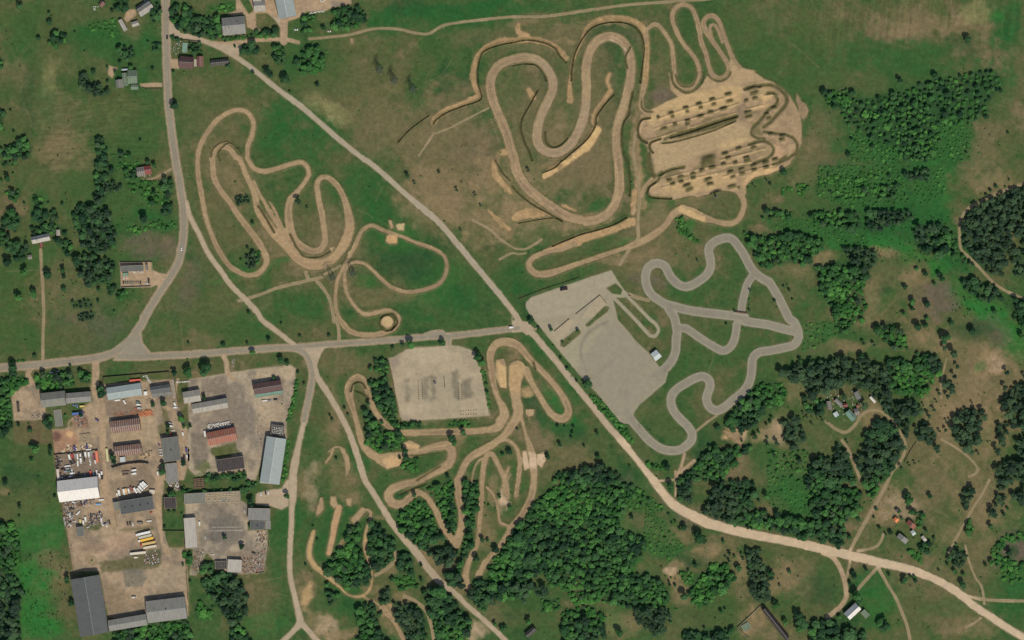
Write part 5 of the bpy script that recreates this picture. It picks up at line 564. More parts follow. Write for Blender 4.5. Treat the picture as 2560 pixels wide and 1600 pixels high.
    stain('C 560,330 1250,170 1500,180 1480,400 1100,480 560,610 430,600 300,700 340,520', (192, 162, 116), .75, 6, 6); stain_e(1915, 235, 20, 20, 0, (204, 172, 122), .9); stain('C 1560,470 1780,390 1900,400 1700,480', (196, 164, 120), .7, 4, 4); stain('C 1650,840 1450,830 1250,900 1200,1000 1500,900', (196, 166, 120), .7, 6, 5); stain_e(1945, 380, 14, 18, 0, (196, 158, 122), .7)
    stain('C 540,1380 900,1300 1300,1260 1400,1420 1000,1512 500,1512', (190, 160, 114), .6, 6, 6); stain('C 1500,1380 1560,1300 1950,1200 1940,1290 1700,1300 1560,1400', (206, 170, 124), .8, 4, 4); stain('C 440,1340 470,1260 700,1190 720,1270 620,1330', (112, 102, 72), .8, 5, 5); stain('C 380,740 540,680 800,660 600,790 400,800', (126, 114, 80), .6, 4, 4); stain('C 1940,640 2100,600 2130,740 2050,760', (148, 124, 96), .6, 4, 4)
    stain('C 270,1000 340,990 400,1260 350,1260 290,1130', (116, 106, 74), .8, 4, 3); stain('C 2110,420,40 2190,600 2210,800 2200,1000 2080,1150', (158, 132, 100), .7, 5, 3, w=8); stain('C 1600,640 1760,640 1720,720 1740,800 1640,780', (110, 104, 70), .8, 4, 4); stain('C 1620,200 1900,190 1980,280 1900,330 1700,290', (140, 122, 90), .6, 5, 5); stain('C 1280,1200 1560,1140 1560,1220 1300,1300', (130, 114, 86), .6, 4, 4); stain('C 660,780 1400,570 1420,590 1300,640 700,840', (110, 104, 66), .7, 3, 3)
    stain('C 1560,950 1850,930 1840,1040 1600,1100', (134, 118, 88), .5, 4, 4); stain('C 1480,480 1520,380 1420,440 1450,620 1560,640', (128, 112, 90), .6, 5, 5)
    for s_ in ('C 880,560 1150,500 1430,400', 'C 1000,610 1300,525', 'C 880,1215 1150,1140', 'C 1180,1265 1400,1200 1640,1160 1820,1110', 'C 1000,1370 1120,1400', 'C 560,1390 720,1350', 'C 1560,530 1700,500', 'C 1250,1090 1550,1020 1740,990', 'C 700,1330 900,1290'): stain(s_, (112, 104, 70), .55, 2, 3, w=6)
    for s_ in ('11 330,850 450,960 640,960 780,880 860,740', '11 170,640 260,800 420,930', '20 240,1000 260,1380 430,1460 600,1330 690,1050', '20 830,400 930,350 1040,400 1110,560', '21 30,20 60,140 240,350 400,470', '21 980,0 1000,300 900,480', '12 1000,1200 1180,1290 1500,1240 1800,1180', '12 2230,600 2310,820 2290,960', '22 100,330 300,520 500,760', '12 1960,1380 2100,1270 2300,1150'): stain(s_, (190, 160, 122), .55, 1.2, 2, w=2.4)
    stain('12 1180,1300 1380,1280 1370,1370 1240,1410', (212, 172, 122), .7, 5, 5); stain('22 -40,420 60,400 120,480 60,700 -60,700', (192, 158, 112), .6, 8, 6); stain('12 2270,380 2370,450 2370,650 2310,640', (202, 168, 118), .8, 4, 4); stain('22 100,1240 325,1260 320,1400 100,1400', (206, 178, 146), .8, 4, 4); stain('12 1400,1160 1550,1190 1530,1220 1390,1200', (208, 170, 122), .8, 4, 4)
    stain('13 545,490,30 505,720 620,870 790,1020 1000,1100 1100,930 1030,520', (190, 156, 104), .7, 4, 3, w=10); stain('13 785,265,60 690,690', (190, 150, 110), .7, 4, 3, w=12); stain('11 1225,700 1345,710 1340,800 1225,800', (196, 156, 110), .9, 2, 2); stain('11 1320,600 1410,590 1400,670 1330,660', (190, 168, 124), .9, 2, 2); stain_e(642*1.0+326, 805, 16, 16, 0, (196, 166, 122), .9)
    stain('11 1500,770,20 1760,890 1800,960 1740,1160 1450,1250', (142, 114, 92), .75, 3, 2, w=10); stain('20 800,1230 740,1340 640,1440 520,1530', (206, 172, 118), .8, 4, 4, w=22); stain('21 400,90,60 310,150', (204, 168, 120), .8, 4, 4, w=14); stain('21 1600,470,60 1800,560', (206, 172, 122), .8, 5, 5, w=22); stain('21 2190,230,40 2300,130 2419,90', (202, 166, 120), .7, 4, 4, w=16); stain('20 930,380,20 1070,470', (204, 178, 152), .9, 3, 3, w=8)
    stain('20 0,500 60,470 200,520 330,620 400,800 330,1000 230,1250 330,1440 560,1360 700,1000', (160, 140, 112), .5, 8, 6, w=30); stain('11 20,560 200,700 300,880 560,985 800,850 880,650', (176, 146, 108), .5, 8, 6, w=30)
def prof_asph(c, t, x, y):
    k = (0.5+0.5*np.cos(np.clip(t, 0, 1)*2*pi*1.0-pi*0.9))[:, None]*0.10
    e = (1-sstep(np.abs(t), 0.0, 0.09))[:, None]*0.09
    return c*(1-k+e)
def prof_kart(c, t, x, y):
    k = sstep(np.clip(t, 0, 2), 0.45, 1.0)[:, None]; c = c*(0.9+0.14*fbm(x, y, 90, 57, 3))[:, None]; return c*(0.94+0.0*k)*(1-k)+lin((155, 145, 125))*k
def prof_mx(c, t, x, y):
    n = fbm(x, y, 26, 55, 3); n2 = fbm(x, y, 60, 155, 3); k = (sstep(np.clip(t, 0, 2), 0.35, 0.95)*sstep(n, 0.38, 0.62))[:, None]
    r = ((0.5+0.5*np.cos(np.clip(t, 0, 1)*11+n*9))*(.4+1.2*n2))[:, None]*0.19
    dmp = (sstep(n2, .52, .68)*(1-sstep(np.clip(t, 0, 2), .2, .8)))[:, None]*.35
    return ((c*(1-k)+lin((174, 147, 111))*k)*(1-dmp)+lin((128, 108, 84))*dmp)*(1.03-r)
def prof_grav(c, t, x, y):
    n = fbm(x, y, 30, 56, 3); r = ((0.5+0.5*np.cos(np.clip(t, 0, 1)*9.4+n*2))*(.3+n))[:, None]*.09; return c*(1.03-r)
def prof_thin(c, t, x, y):
    k = (1-sstep(np.clip(t, 0, 2), 0.05, 0.45))[:, None]*0.55; return c*(1-k)+lin((108, 112, 74))*k
exec_stains()
# yards first (they lie under everything)
layer('yard_ground', (), YARD_A, (166, 143, 116), (138, 122, 102), None, 0.03, 2.0, 3, M_yard, nsc=55, grit=0.22, apron=((128, 116, 84), 5, .5, 2), label='bare earth yard of the industrial estate', mix=1.0)
layer('yard_ground', (), YARD_B, (168, 151, 127), (132, 120, 105), None, 0.03, 2.0, 3, M_yard, nsc=70, grit=0.22, apron=((128, 116, 84), 5, .5, 2), label='gravel yard of the eastern industrial buildings', mix=1.0)
layer('field', (), ['02 120,965 480,960 482,1165 142,1172'], (104, 92, 66), (88, 94, 58), None, 0.02, 1.5, 3, M_ground, nsc=40, grit=0.2, label='square brown garden plot left of the yard')
# shoulders and dusty aprons along the main road
_D, _ = field(MAINROAD, MAINROAD_P); paint(_D, (160, 140, 114), 1.8, 0.95, off=3.2, jit=1.6)
layer('road', MAINROAD, MAINROAD_P, (141, 130, 112), (148, 137, 117), (168, 151, 124), 0.10, 0.5, 1.6, M_asph, profile=prof_asph, nsc=60, grit=0.06, label='asphalt main road bending past the tracks', blend=0.6, apron=((160, 140, 114), 1.6, .5, 3.0, 1.5))
layer('gravel_road', GRAVEL, GRAVEL_P, (176, 156, 130), (166, 149, 124), None, 0.07, 1.7, 2.0, M_grav, profile=prof_grav, nsc=60, grit=0.10, apron=((112, 102, 74), 2.5, .5, 2), label='pale gravel roads crossing the area', blend=0.7)
layer('lane', DIRT, DIRT_P, (172, 146, 116), (156, 134, 108), None, 0.05, 1.2, 2.2, M_yard, nsc=30, grit=0.16, label='earth lanes and farm yards', blend=0.8)
layer('path', THIN, (), (160, 138, 108), (142, 126, 96), None, 0.06, 1.1, 1.5, M_grav, cell=1.0, profile=prof_thin, nsc=24, grit=0.12, label='narrow two-rut field paths', blend=0.8)
layer('kart_track', KART, (), (143, 134, 116), (149, 140, 121), None, 0.09, 0.35, 0.9, M_asph, profile=prof_kart, nsc=60, grit=0.05, label='asphalt kart circuit with many bends', blend=0.4, apron=((104, 104, 72), 3, .6, 2.5))
layer('paved_lot', PAD_L, PAD_P, (157, 146, 121), (150, 139, 116), None, 0.06, 1.0, 1.6, M_asph, holes=PAD_HOLES, nsc=70, grit=0.07, label='wide paved lot beside the kart circuit', blend=0.6)
layer('parking_lot', (), LOT_P, (172, 155, 128), (156, 144, 120), None, 0.06, 1.8, 3, M_grav, nsc=36, grit=0.2, apron=((130, 120, 90), 4, .6, 3), label='pale gravel parking lot with rows of markers', blend=0.8)
# motocross: carved ditches, spoil banks, jumps
_M = pts(MOGUL)
_area, _ = field((), ['20 1485,690 1500,850 1570,915 1400,990 1220,1090 1150,1200 1130,1512 21 1100,100 1150,250 1300,420 1700,400 2160,260 2450,100 31 100,60 30 330,1400 400,1100 300,905 150,760 20 2380,720 2050,640'])
H *= np.clip(0.15+0.85*sstep(_area, -4, 10), 0, 1)
_mxD, _mxT = field(MX, MX_P)
H *= 0.25+0.75*sstep(_mxD, 0, 6)
H += (fbm(PX, PY, 7, 87, 2, .6)-.5)*.5*(_mxD < 0)
H += 0.55*np.exp(-((_mxD-2.5)/2.2)**2)*sstep(fbm(PX, PY, 60, 91, 3), 0.3, 0.6)*(_mxD > -6)      # thrown-up berms
BANK = [(s_, w_*.85) for s_, w_ in BANK]
for s_ in RIDGE:
    D_, _ = field([(s_, 1.6)]); H += 0.9*np.exp(-((D_+.8)/2.6)**2)*(.6+.8*_T1); stain(s_, (194, 164, 120), .75, 1.5, 1.5, w=3.2); D2 = D_
layer('sand_bank', BANK, (), (174, 143, 103), (138, 115, 82), None, 0.05, 3.6, 2.0, M_sand, nsc=26, grit=0.30, flat=False, label='bare sandy spoil banks round the motocross loops', blend=0.8, apron=((128, 108, 78), 4, .5, 3))
layer('motocross_track', MX, MX_P, (160, 135, 104), (170, 145, 110), None, 0.07, 1.5, 2.6, M_sand, profile=prof_mx, nsc=90, grit=0.10, flat=False, label='sandy motocross circuits', blend=0.75, apron=((112, 102, 70), 4, .5, 4), mix=0.9)
_DT = [(s, w_) for s, w_, d in DITCH if d > 0]
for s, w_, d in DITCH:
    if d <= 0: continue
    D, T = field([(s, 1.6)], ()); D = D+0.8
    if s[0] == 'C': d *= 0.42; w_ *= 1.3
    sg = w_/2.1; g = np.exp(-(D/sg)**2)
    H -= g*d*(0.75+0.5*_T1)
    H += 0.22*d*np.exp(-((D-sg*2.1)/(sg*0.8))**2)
    m = (np.exp(-(D/(sg*1.15))**2)*0.85)[..., None]; COLR[:] = COLR*(1-m)+lin((80, 80, 50))*m  # dark olive along the ditch bottom, fading outwards
for (x, y, wx) in _M:
    wx = wx/2*1.5; wy = max(4.6, wx*0.5)
    i0 = int((x-40-X0)/C0); i1 = int((x+40-X0)/C0); j0 = int((y-40-Y0)/C0); j1 = int((y+40-Y0)/C0); sl = (slice(j0, j1), slice(i0, i1))
    dx = PX[sl]-x; dy = PY[sl]-y; u = dx*cos(-.27)+dy*sin(-.27); v = -dx*sin(-.27)+dy*cos(-.27)
    v2 = v-2.2
    prof = np.where(v2 > 0, np.exp(-(v2/(wy*1.3))**2), np.exp(-(v2/(wy*0.85))**2))*np.exp(-(u/wx)**4)
    H[sl] += 2.5*prof*(0.8+0.4*random.Random(int(x*7+y)).random())
    m = (np.exp(-((v)/(wy*1.0))**2)*np.exp(-(u/(wx*1.0))**4)*0.7)[..., None]; COLR[sl] = COLR[sl]*(1-m)+lin((100, 94, 62))*m
# the dark olive of the ditches and the mogul turf also run over the track sheets: lower those vertices' sand share
_DG, _ = field(_DT, ()); OLIVE_MIX = np.exp(-((np.maximum(_DG, -1.2)+1.2)/2.6)**2)
for (x, y, wx) in _M:
    u = (PX-x)*cos(-.27)+(PY-y)*sin(-.27); v = -(PX-x)*sin(-.27)+(PY-y)*cos(-.27); wx = wx/2*1.5; wy = max(4.6, wx*.5)
    OLIVE_MIX = np.maximum(OLIVE_MIX, 1.0*np.exp(-((v-2)/(wy*1.15))**4)*np.exp(-(u/(wx*1.05))**4))
_bl = build_layer
for L in LAYERS:
    o = _bl(*L)
    if L[0] in ('motocross_track', 'sand_bank'):
        me = o.data; n = len(me.vertices); co = np.empty(n*3, np.float32); me.vertices.foreach_get('co', co); co = co.reshape(-1, 3)
        x = co[:, 0]/S+1280; y = 800-co[:, 1]/S; t = (bil(OLIVE_MIX, x, y)*(0.6+0.8*fbm(x, y, 8, 77, 3)))[:, None].clip(0, .95)
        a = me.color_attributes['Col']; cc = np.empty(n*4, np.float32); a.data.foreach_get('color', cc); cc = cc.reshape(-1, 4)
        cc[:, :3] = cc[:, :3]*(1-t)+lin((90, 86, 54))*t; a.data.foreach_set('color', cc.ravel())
# circle, islands of sand
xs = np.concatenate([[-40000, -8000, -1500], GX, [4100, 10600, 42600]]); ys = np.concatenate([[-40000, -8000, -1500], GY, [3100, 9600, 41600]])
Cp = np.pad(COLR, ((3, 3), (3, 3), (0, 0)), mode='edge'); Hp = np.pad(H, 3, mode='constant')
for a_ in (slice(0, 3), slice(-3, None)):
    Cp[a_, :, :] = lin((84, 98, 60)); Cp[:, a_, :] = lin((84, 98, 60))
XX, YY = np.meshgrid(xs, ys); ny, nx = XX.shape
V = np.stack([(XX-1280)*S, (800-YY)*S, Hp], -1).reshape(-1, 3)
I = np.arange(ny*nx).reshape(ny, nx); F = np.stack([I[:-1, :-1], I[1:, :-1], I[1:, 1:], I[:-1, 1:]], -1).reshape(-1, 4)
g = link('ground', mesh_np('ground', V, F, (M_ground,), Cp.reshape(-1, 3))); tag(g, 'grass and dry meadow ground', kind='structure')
# ------------------------------------------------------------------ trees
def leaf_mat(name, cols, rnd='object'):
    m = bpy.data.materials.new(name); m.use_nodes = True; t = m.node_tree; b = t.nodes['Principled BSDF']
    b.inputs['Roughness'].default_value = 0.75; b.inputs['Specular IOR Level'].default_value = 0.15
    ramp = t.nodes.new('ShaderNodeValToRGB'); e = ramp.color_ramp.elements
    while len(e) < len(cols): e.new(0.5)
    for i, c in enumerate(cols): e[i].position = i/(len(cols)-1); e[i].color = L4(c)
    if rnd == 'object':
        s = t.nodes.new('ShaderNodeObjectInfo').outputs['Random']
    else:
        at = t.nodes.new('ShaderNodeAttribute'); at.attribute_name = 'tint'; s = at.outputs['Fac']
    ge = t.nodes.new('ShaderNodeNewGeometry'); n = t.nodes.new('ShaderNodeTexNoise'); n.inputs['Scale'].default_value = 0.9; n.inputs['Detail'].default_value = 2
    t.links.new(ge.outputs['Position'], n.inputs['Vector'])
    ad = t.nodes.new('ShaderNodeMath'); ad.operation = 'MULTIPLY_ADD'; ad.inputs[1].default_value = 0.8; ad.inputs[2].default_value = -0.4
    t.links.new(n.outputs['Fac'], ad.inputs[0]); a2 = t.nodes.new('ShaderNodeMath'); a2.operation = 'ADD'; t.links.new(ad.outputs[0], a2.inputs[0]); t.links.new(s, a2.inputs[1])
    t.links.new(a2.outputs[0], ramp.inputs[0]); t.links.new(ramp.outputs[0], b.inputs['Base Color']); return m
LEAFC = {'B': [(43, 77, 43), (58, 98, 51), (77, 122, 62)], 'D': [(34, 60, 41), (49, 81, 49), (68, 103, 60)],
         'S': [(47, 90, 43), (64, 113, 51), (86, 137, 64)], 'P': [(39, 58, 43), (54, 77, 54), (73, 96, 64)]}
LM = {k: leaf_mat('leaves_'+k, v) for k, v in LEAFC.items()}
LMS = {k: leaf_mat('mass_leaves_'+k, v, 'attr') for k, v in LEAFC.items()}
M_bark = mat('bark', (92, 78, 64), 0.95, noise=0.3, nscale=0.5)
def crown_np(seed, kind):
    """unit crown radius 1 -> (V, F) of leaf clumps, z measured from ground in crown radii"""
    r = np.random.RandomState(seed)
    V = []; F = []
    if kind == 'P':
        hgt, zc, nl = 2.9, 2.1, 9; n = 230
    elif kind == 'S':
        hgt, zc, nl = 1.0, 0.55, 6; n = 150
    else:
        hgt, zc, nl = 2.1, 1.4, 9; n = 270
    a = r.rand(nl)*2*pi+0; rad = np.sqrt(r.rand(nl))*0.62; rad[0] = 0.05
    lc = np.stack([rad*np.cos(a), rad*np.sin(a), zc+(0.62-rad)*(hgt-zc)*1.1+(r.rand(nl)-0.5)*0.3], 1); lr = 0.30+0.16*r.rand(nl)
    if kind == 'P': lr *= 0.85
    li = r.randint(0, nl, n); d = r.randn(n, 3); d[:, 2] = np.abs(d[:, 2])*1.1-0.35; d /= np.linalg.norm(d, axis=1)[:, None]
    c = lc[li]+d*lr[li][:, None]*(0.8+0.35*r.rand(n))[:, None]
    nn = d+0.40*r.randn(n, 3)+np.array([0, 0, 0.55]); nn /= np.linalg.norm(nn, axis=1)[:, None]
    u = np.cross(nn, r.randn(n, 3)); u /= np.linalg.norm(u, axis=1)[:, None]; v = np.cross(nn, u)
    su = (0.11+0.09*r.rand(n))[:, None]; sv = (0.11+0.09*r.rand(n))[:, None]
    if kind == 'P': su = su*1.2; sv = sv*0.75
    for k, (p, q) in enumerate(((-1, -.7), (.8, -1), (1, .8), (-.7, 1))): V.append(c+u*su*p+v*sv*q)
    V = np.stack(V, 1).reshape(-1, 3); F = np.arange(len(V)).reshape(-1, 4)
    # inner lobes (closed, so that no light falls straight through): octahedra subdivided once
    o = np.array([(1,0,0),(0,1,0),(-1,0,0),(0,-1,0),(0,0,1),(0,0,-1),(.6,.6,.5),(-.6,.6,.5),(-.6,-.6,.5),(.6,-.6,.5)], float)
    quads = [(0,6,4,9),(6,1,7,4),(4,7,2,8),(9,4,8,3),(0,5,1,6),(1,5,2,7),(2,5,3,8),(3,5,0,9)]
    VV = [V]; FF = [F]; b = len(V)
    for i in range(nl):
        VV.append(lc[i]+o*lr[i]*0.88*(1+0.12*r.randn(len(o), 1))); FF.append(np.array(quads)+b); b += len(o)
    return np.concatenate(VV), np.concatenate(FF)
NVAR = 7
CR = {k: [crown_np(100*i+ord(k), k) for i in range(NVAR)] for k in 'BDSP'}
CRM = {k: [mesh_np('crown', v, f, (LM[k],)) for v, f in CR[k]] for k in CR}
def trunk_mesh(kind):
    m = MB(); top = {'P': 2.3, 'S': 0.5}.get(kind, 1.5); r0 = 0.07 if kind != 'S' else 0.04
    m.cyl(0, 0, 0, top, r0, r0*0.5, 7)
    for i in range(4):
        a = i*1.57+0.4; z = top*(0.55+0.1*i); m.bar((0, 0, z), (0.4*cos(a), 0.4*sin(a), z+0.3), r0*0.35)
    return m.mesh('trunk', (M_bark,))
TRM = {k: trunk_mesh(k) for k in 'BDSP'}
rng = random.Random(11)
def inside(P, x, y):
    c = False; n = len(P); j = n-1
    for i in range(n):
        if (P[i][1] > y) != (P[j][1] > y) and x < (P[j][0]-P[i][0])*(y-P[i][1])/(P[j][1]-P[i][1])+P[i][0]: c = not c
        j = i
    return c
KIND = {'B': 'broadleaf_tree', 'D': 'broadleaf_tree', 'P': 'pine_tree', 'S': 'shrub'}
TREES = []      # (x, y, r px, species, phrase, single, edge)
for poly, sp, cr, dn, phrase in WOODS:
    P = pts(poly); x0, y0 = P[:, :2].min(0); x1, y1 = P[:, :2].max(0); x0 = max(x0, -40); x1 = min(x1, 2600); y0 = max(y0, -40); y1 = min(y1, 1640)
    if x1 <= x0 or y1 <= y0: continue
    done = []; n = int((x1-x0)*(y1-y0)/(cr*cr*0.35))
    for k in range(n):
        x = rng.uniform(x0, x1); y = rng.uniform(y0, y1)
        if not inside(P, x, y): continue
        r = cr*rng.choice((0.6, 0.72, 0.85, 0.95, 1.05, 1.2, 1.45))
        if any((x-a)**2+(y-b)**2 < ((r+c)*0.60*dn)**2 for a, b, c in done): continue
        done.append((x, y, r)); s2 = sp
        q = float(fbm(np.array([x]), np.array([y]), 130, 301, 3)[0])+rng.uniform(-.07, .07)
        if sp in 'BD': s2 = 'S' if q > .66 else 'B' if q > .53 else 'D' if q > .36 else ('P' if sp == 'D' else 'D')
        if sp == 'B' and s2 == 'D' and rng.random() < .4: s2 = 'B'
        if 'upper right field' in phrase: s2 = rng.choice('SBBD')
        if rng.random() < .012 and sp in 'BDP': r *= 1.5
        if sp == 'D' and rng.random() < 0.08: s2 = 'P'
        if sp == 'B' and rng.random() < 0.10: s2 = 'S'
        TREES.append((x, y+r*0.35, r, s2, phrase, False))
for sp, _, s in SINGLES:
    for x, y, r in pts(s).tolist():
        k = org(s.split()[0])[2]
        r = r if r > 0 else 4
        sp2 = 'S' if r < 3.4 else sp
        if sp == 'D' and r >= 3.4 and rng.random() < 0.25: sp2 = 'B'
        if -20 < x < 2580 and -20 < y < 1620: TREES.append((x, y, max(r, 1.8), sp2, None, True))
# thin scatter of tiny bushes on the scrubby ground
for (x0, y0, x1, y1, n) in ((2150, 540, 2450, 660, 240), (2040, 400, 2300, 560, 160), (2380, 700, 2540, 800, 90), (40, 1380, 170, 1590, 160), (2000, 200, 2560, 700, 170), (0, 440, 420, 800, 90), (1900, 800, 2560, 1560, 170), (640, 100, 1200, 480, 40), (1620, 1200, 2100, 1560, 70), (1300, 640, 1960, 1100, 40), (640, 860, 1300, 1500, 60), (0, 40, 400, 440, 60), (60, 1180, 180, 1560, 30)):
    for k in range(n):
        x, y = rng.uniform(x0, x1), rng.uniform(y0, y1); TREES.append((x, y, rng.uniform(1.2, 2.6), rng.choice('SSDP'), 'tiny', True))
# keep roads, tracks and lots clear of crowns' trunks
CLR = np.full((NY, NX), 99.0)
for L in LAYERS:
    if L[0] in ('yard_ground', 'field'): continue
    CLR = np.minimum(CLR, L[1] if L[3] == C0 else L[1][::2, ::2][:NY, :NX])
def dist_road(x, y): return float(bil(CLR, np.array([float(x)]), np.array([float(y)]))[0])
def blocked(x, y, r, single, ph):
    if ph == 'tiny': return dist_road(x, y) < 4
    if single: return False
    return dist_road(x, y) < min(3.5, r*0.35)
BLK = []   # building rectangles, filled before the trees are built
def on_building(x, y, r=0):
    for (cx, cy, ux, uy, hl, hw) in BLK:
        dx, dy = x-cx, y-cy
        if abs(dx*ux+dy*uy) < hl+r*0.5 and abs(-dx*uy+dy*ux) < hw+r*0.5: return True
    return False
LAND = [(360, 40, 'the house by the top of the main road'), (475, 155, 'the brown roofed house'), (548, 158, 'the ruined barn by the gravel road'), (330, 195, 'the green roofed house'), (150, 300, 'the straw coloured field'), (575, 65, 'the large grey house at the top'),
        (710, 30, 'the long blue roofed hall at the top'), (930, 180, 'the three lattice pylons'), (360, 430, 'the red roofed ruin'), (230, 565, 'the round dark grove'), (105, 600, 'the lone house at the left'), (340, 690, 'the walled depot'), (105, 730, 'the straight field path at the left'), (335, 870, 'the main road junction'),
        (610, 500, 'the oval inside the left motocross loop'), (760, 500, 'the inner hairpin of the left motocross loop'), (700, 660, 'the bottom bend of the left motocross track'), (1030, 650, 'the thin round dirt loop'), (965, 805, 'the small sand circle'), (1130, 600, 'the middle of the long gravel road'), (1130, 400, 'the dry brown field left of the big motocross loop'),
        (1350, 300, 'the big motocross loop'), (1560, 300, 'the right straight of the big motocross loop'), (1780, 330, 'the field of jumps'), (1800, 480, 'the small round sand bend'), (1400, 650, 'the long narrow sand loop'), (1430, 740, 'the upper paved lot'), (1530, 900, 'the wide paved lot'), (1640, 885, 'the white roofed hut by the kart circuit'), (1700, 640, 'the first kart bends'), (1880, 700, 'the right side of the kart circuit'),
        (1700, 1100, 'the bottom bend of the kart circuit'), (1950, 1090, 'the bright sand patch below the kart circuit'), (2110, 1010, 'the crowded farmstead'), (2200, 650, 'the curved dirt mark'), (2450, 600, 'the pine wood at the right edge'), (2440, 920, 'the wide dry pasture'), (2330, 1160, 'the lower pasture with the path'), (2260, 1320, 'the small farm with the orange roof'), (2120, 1530, 'the white roofed barn'),
        (2530, 1375, 'the round pond bed'), (2300, 1450, 'the bend of the wide sand road'), (2130, 1440, 'the fork of lanes below the sand road'), (1900, 1560, 'the fenced sandy yard'), (1700, 1420, 'the sandy clearing in the woods'), (1600, 1290, 'the meadow left of the sand road'), (1310, 1540, 'the old grey farmhouse at the bottom'), (1090, 960, 'the gravel parking lot'), (880, 980, 'the left bend of the lower motocross track'), (1280, 1100, 'the lower motocross straights'),
        (830, 1330, 'the short sand strips'), (740, 1500, 'the road fork at the bottom left'), (560, 1000, 'the red striped roof in the yard'), (330, 1050, 'the rusty roofed sheds'), (210, 1160, 'the vehicle yard'), (560, 1340, 'the round paved circle of the yard'), (230, 1500, 'the big dark grey warehouse'), (60, 1400, 'the lush meadow at the lower left'), (150, 930, 'the grey shed by the main road'), (540, 870, 'the roadside lawn above the yards'), (1420, 1050, 'the grass triangle left of the gravel road'), (2350, 250, 'the upper right field'), (2080, 450, 'the scrubby slope at the right'), (1950, 200, 'the meadow above the jumps')]
_used = {}
def where(x, y):
    d = sorted((hypot(x-a, y-b), a, b, t) for a, b, t in LAND)[0]
    dx, dy = x-d[1], y-d[2]
    if d[0] < 18: w_ = 'at'
    elif abs(dx) > 2*abs(dy): w_ = 'left of' if dx < 0 else 'right of'
    elif abs(dy) > 2*abs(dx): w_ = 'above' if dy < 0 else 'below'
    else: w_ = ('above' if dy < 0 else 'below')+(' left of' if dx < 0 else ' right of')
    return w_+' '+d[3], d[0]
ORD = ['', 'second ', 'third ', 'fourth ', 'fifth ', 'sixth ', 'seventh ', 'eighth ', 'ninth ', 'tenth ', 'eleventh ', 'twelfth ']
def uniq(head, phrase, tail='from it'):
    """head + phrase, numbered outwards if several share it"""
    k = (head, phrase); _used[k] = _used.get(k, 0)+1; return _used[k]
# ------------------------------------------------------------------ buildings
RF = {
 'grey': roof_mat('roof_grey', (134, 131, 123), (114, 111, 104), rib=0.05), 'dark': roof_mat('roof_dark', (92, 93, 91), (78, 80, 79), rib=0.03),
 'light': roof_mat('roof_light', (168, 160, 146), (142, 134, 121), rib=0.05, amount=.7), 'pale': roof_mat('roof_pale', (178, 170, 158), (158, 150, 138), rib=0.05),
 'olive': roof_mat('roof_olive', (126, 124, 112), (108, 106, 98), rib=0.06), 'blue': roof_mat('roof_blue', (152, 160, 156), (138, 148, 144), rib=0.06),
 'steel': roof_mat('roof_steel', (154, 161, 156), (143, 150, 147), rib=0.05), 'white': roof_mat('roof_white', (226, 218, 208), (206, 196, 186), rib=0.05),
 'rust': roof_mat('roof_rust', (126, 76, 62), (148, 132, 118), rib=0.65, nscale=2.2, amount=0.85), 'orange': roof_mat('roof_orange', (158, 94, 74), (142, 122, 104), rib=0.25, amount=0.5),
 'brown': roof_mat('roof_brown', (96, 72, 68), (84, 64, 62), rib=0.12), 'redbrown': roof_mat('roof_redbrown', (128, 88, 78), (108, 78, 70), rib=0.2), 'darkbrown': roof_mat('roof_darkbrown', (78, 68, 66), (60, 54, 54), rib=0.3, amount=.7),
 'green': roof_mat('roof_green', (108, 124, 100), (94, 108, 88), rib=0.08), 'teal': roof_mat('roof_teal', (120, 152, 132), (104, 132, 116), rib=0.1), 'red': roof_mat('roof_red', (134, 62, 54), (112, 84, 76), rib=0.1), 'redtile': roof_mat('roof_redtile', (148, 92, 76), (128, 80, 68), rib=0.1),
 'vivid': roof_mat('roof_vivid', (236, 136, 80), (214, 118, 70), rib=0.05, amount=.2), 'ruin': roof_mat('roof_ruin', (108, 100, 92), (64, 60, 56), rib=0.5, nscale=1.6, amount=1.0), 'flat': roof_mat('roof_felt', (108, 107, 100), (94, 95, 90), nscale=8), 'charcoal': roof_mat('roof_charcoal', (90, 91, 89), (80, 82, 80), nscale=8, rib=.05),
 'lblue': roof_mat('roof_lightblue', (186, 192, 188), (168, 176, 174)), 'old': roof_mat('roof_old', (140, 130, 120), (108, 100, 92), rib=.3, amount=.8, nscale=2)}
M_wall = mat('wall_render', (176, 164, 146), 0.9, noise=0.12, nscale=2.0); M_brick = mat('wall_brick', (150, 120, 100), 0.9, noise=0.2, nscale=1.0)
M_wallm = mat('wall_metal', (150, 150, 148), 0.6, noise=0.08, nscale=3.0); M_wood = mat('wall_wood', (112, 92, 74), 0.9, noise=0.2, nscale=0.8)
M_conc = mat('concrete', (168, 160, 146), 0.9, noise=0.14, nscale=2.0); M_door = mat('door_paint', (96, 92, 88), 0.7, noise=0.1); M_glass = mat('window_glass', (50, 58, 66), 0.15, spec=0.5)
M_white = mat('white_trim', (214, 208, 198), 0.6); M_dark = mat('dark_metal', (44, 42, 40), 0.7)
WM = {'r': M_wall, 'b': M_brick, 'm': M_wallm, 'w': M_wood, 'c': M_conc}
def frame4(c):
    P = [W2(p) for p in pts(c)[:, :2]]; P = np.array(P)
    ctr = P.mean(0); u = (P[1]-P[0]+P[2]-P[3])/2; v = (P[0]-P[3]+P[1]-P[2])/2
    return ctr, u, v
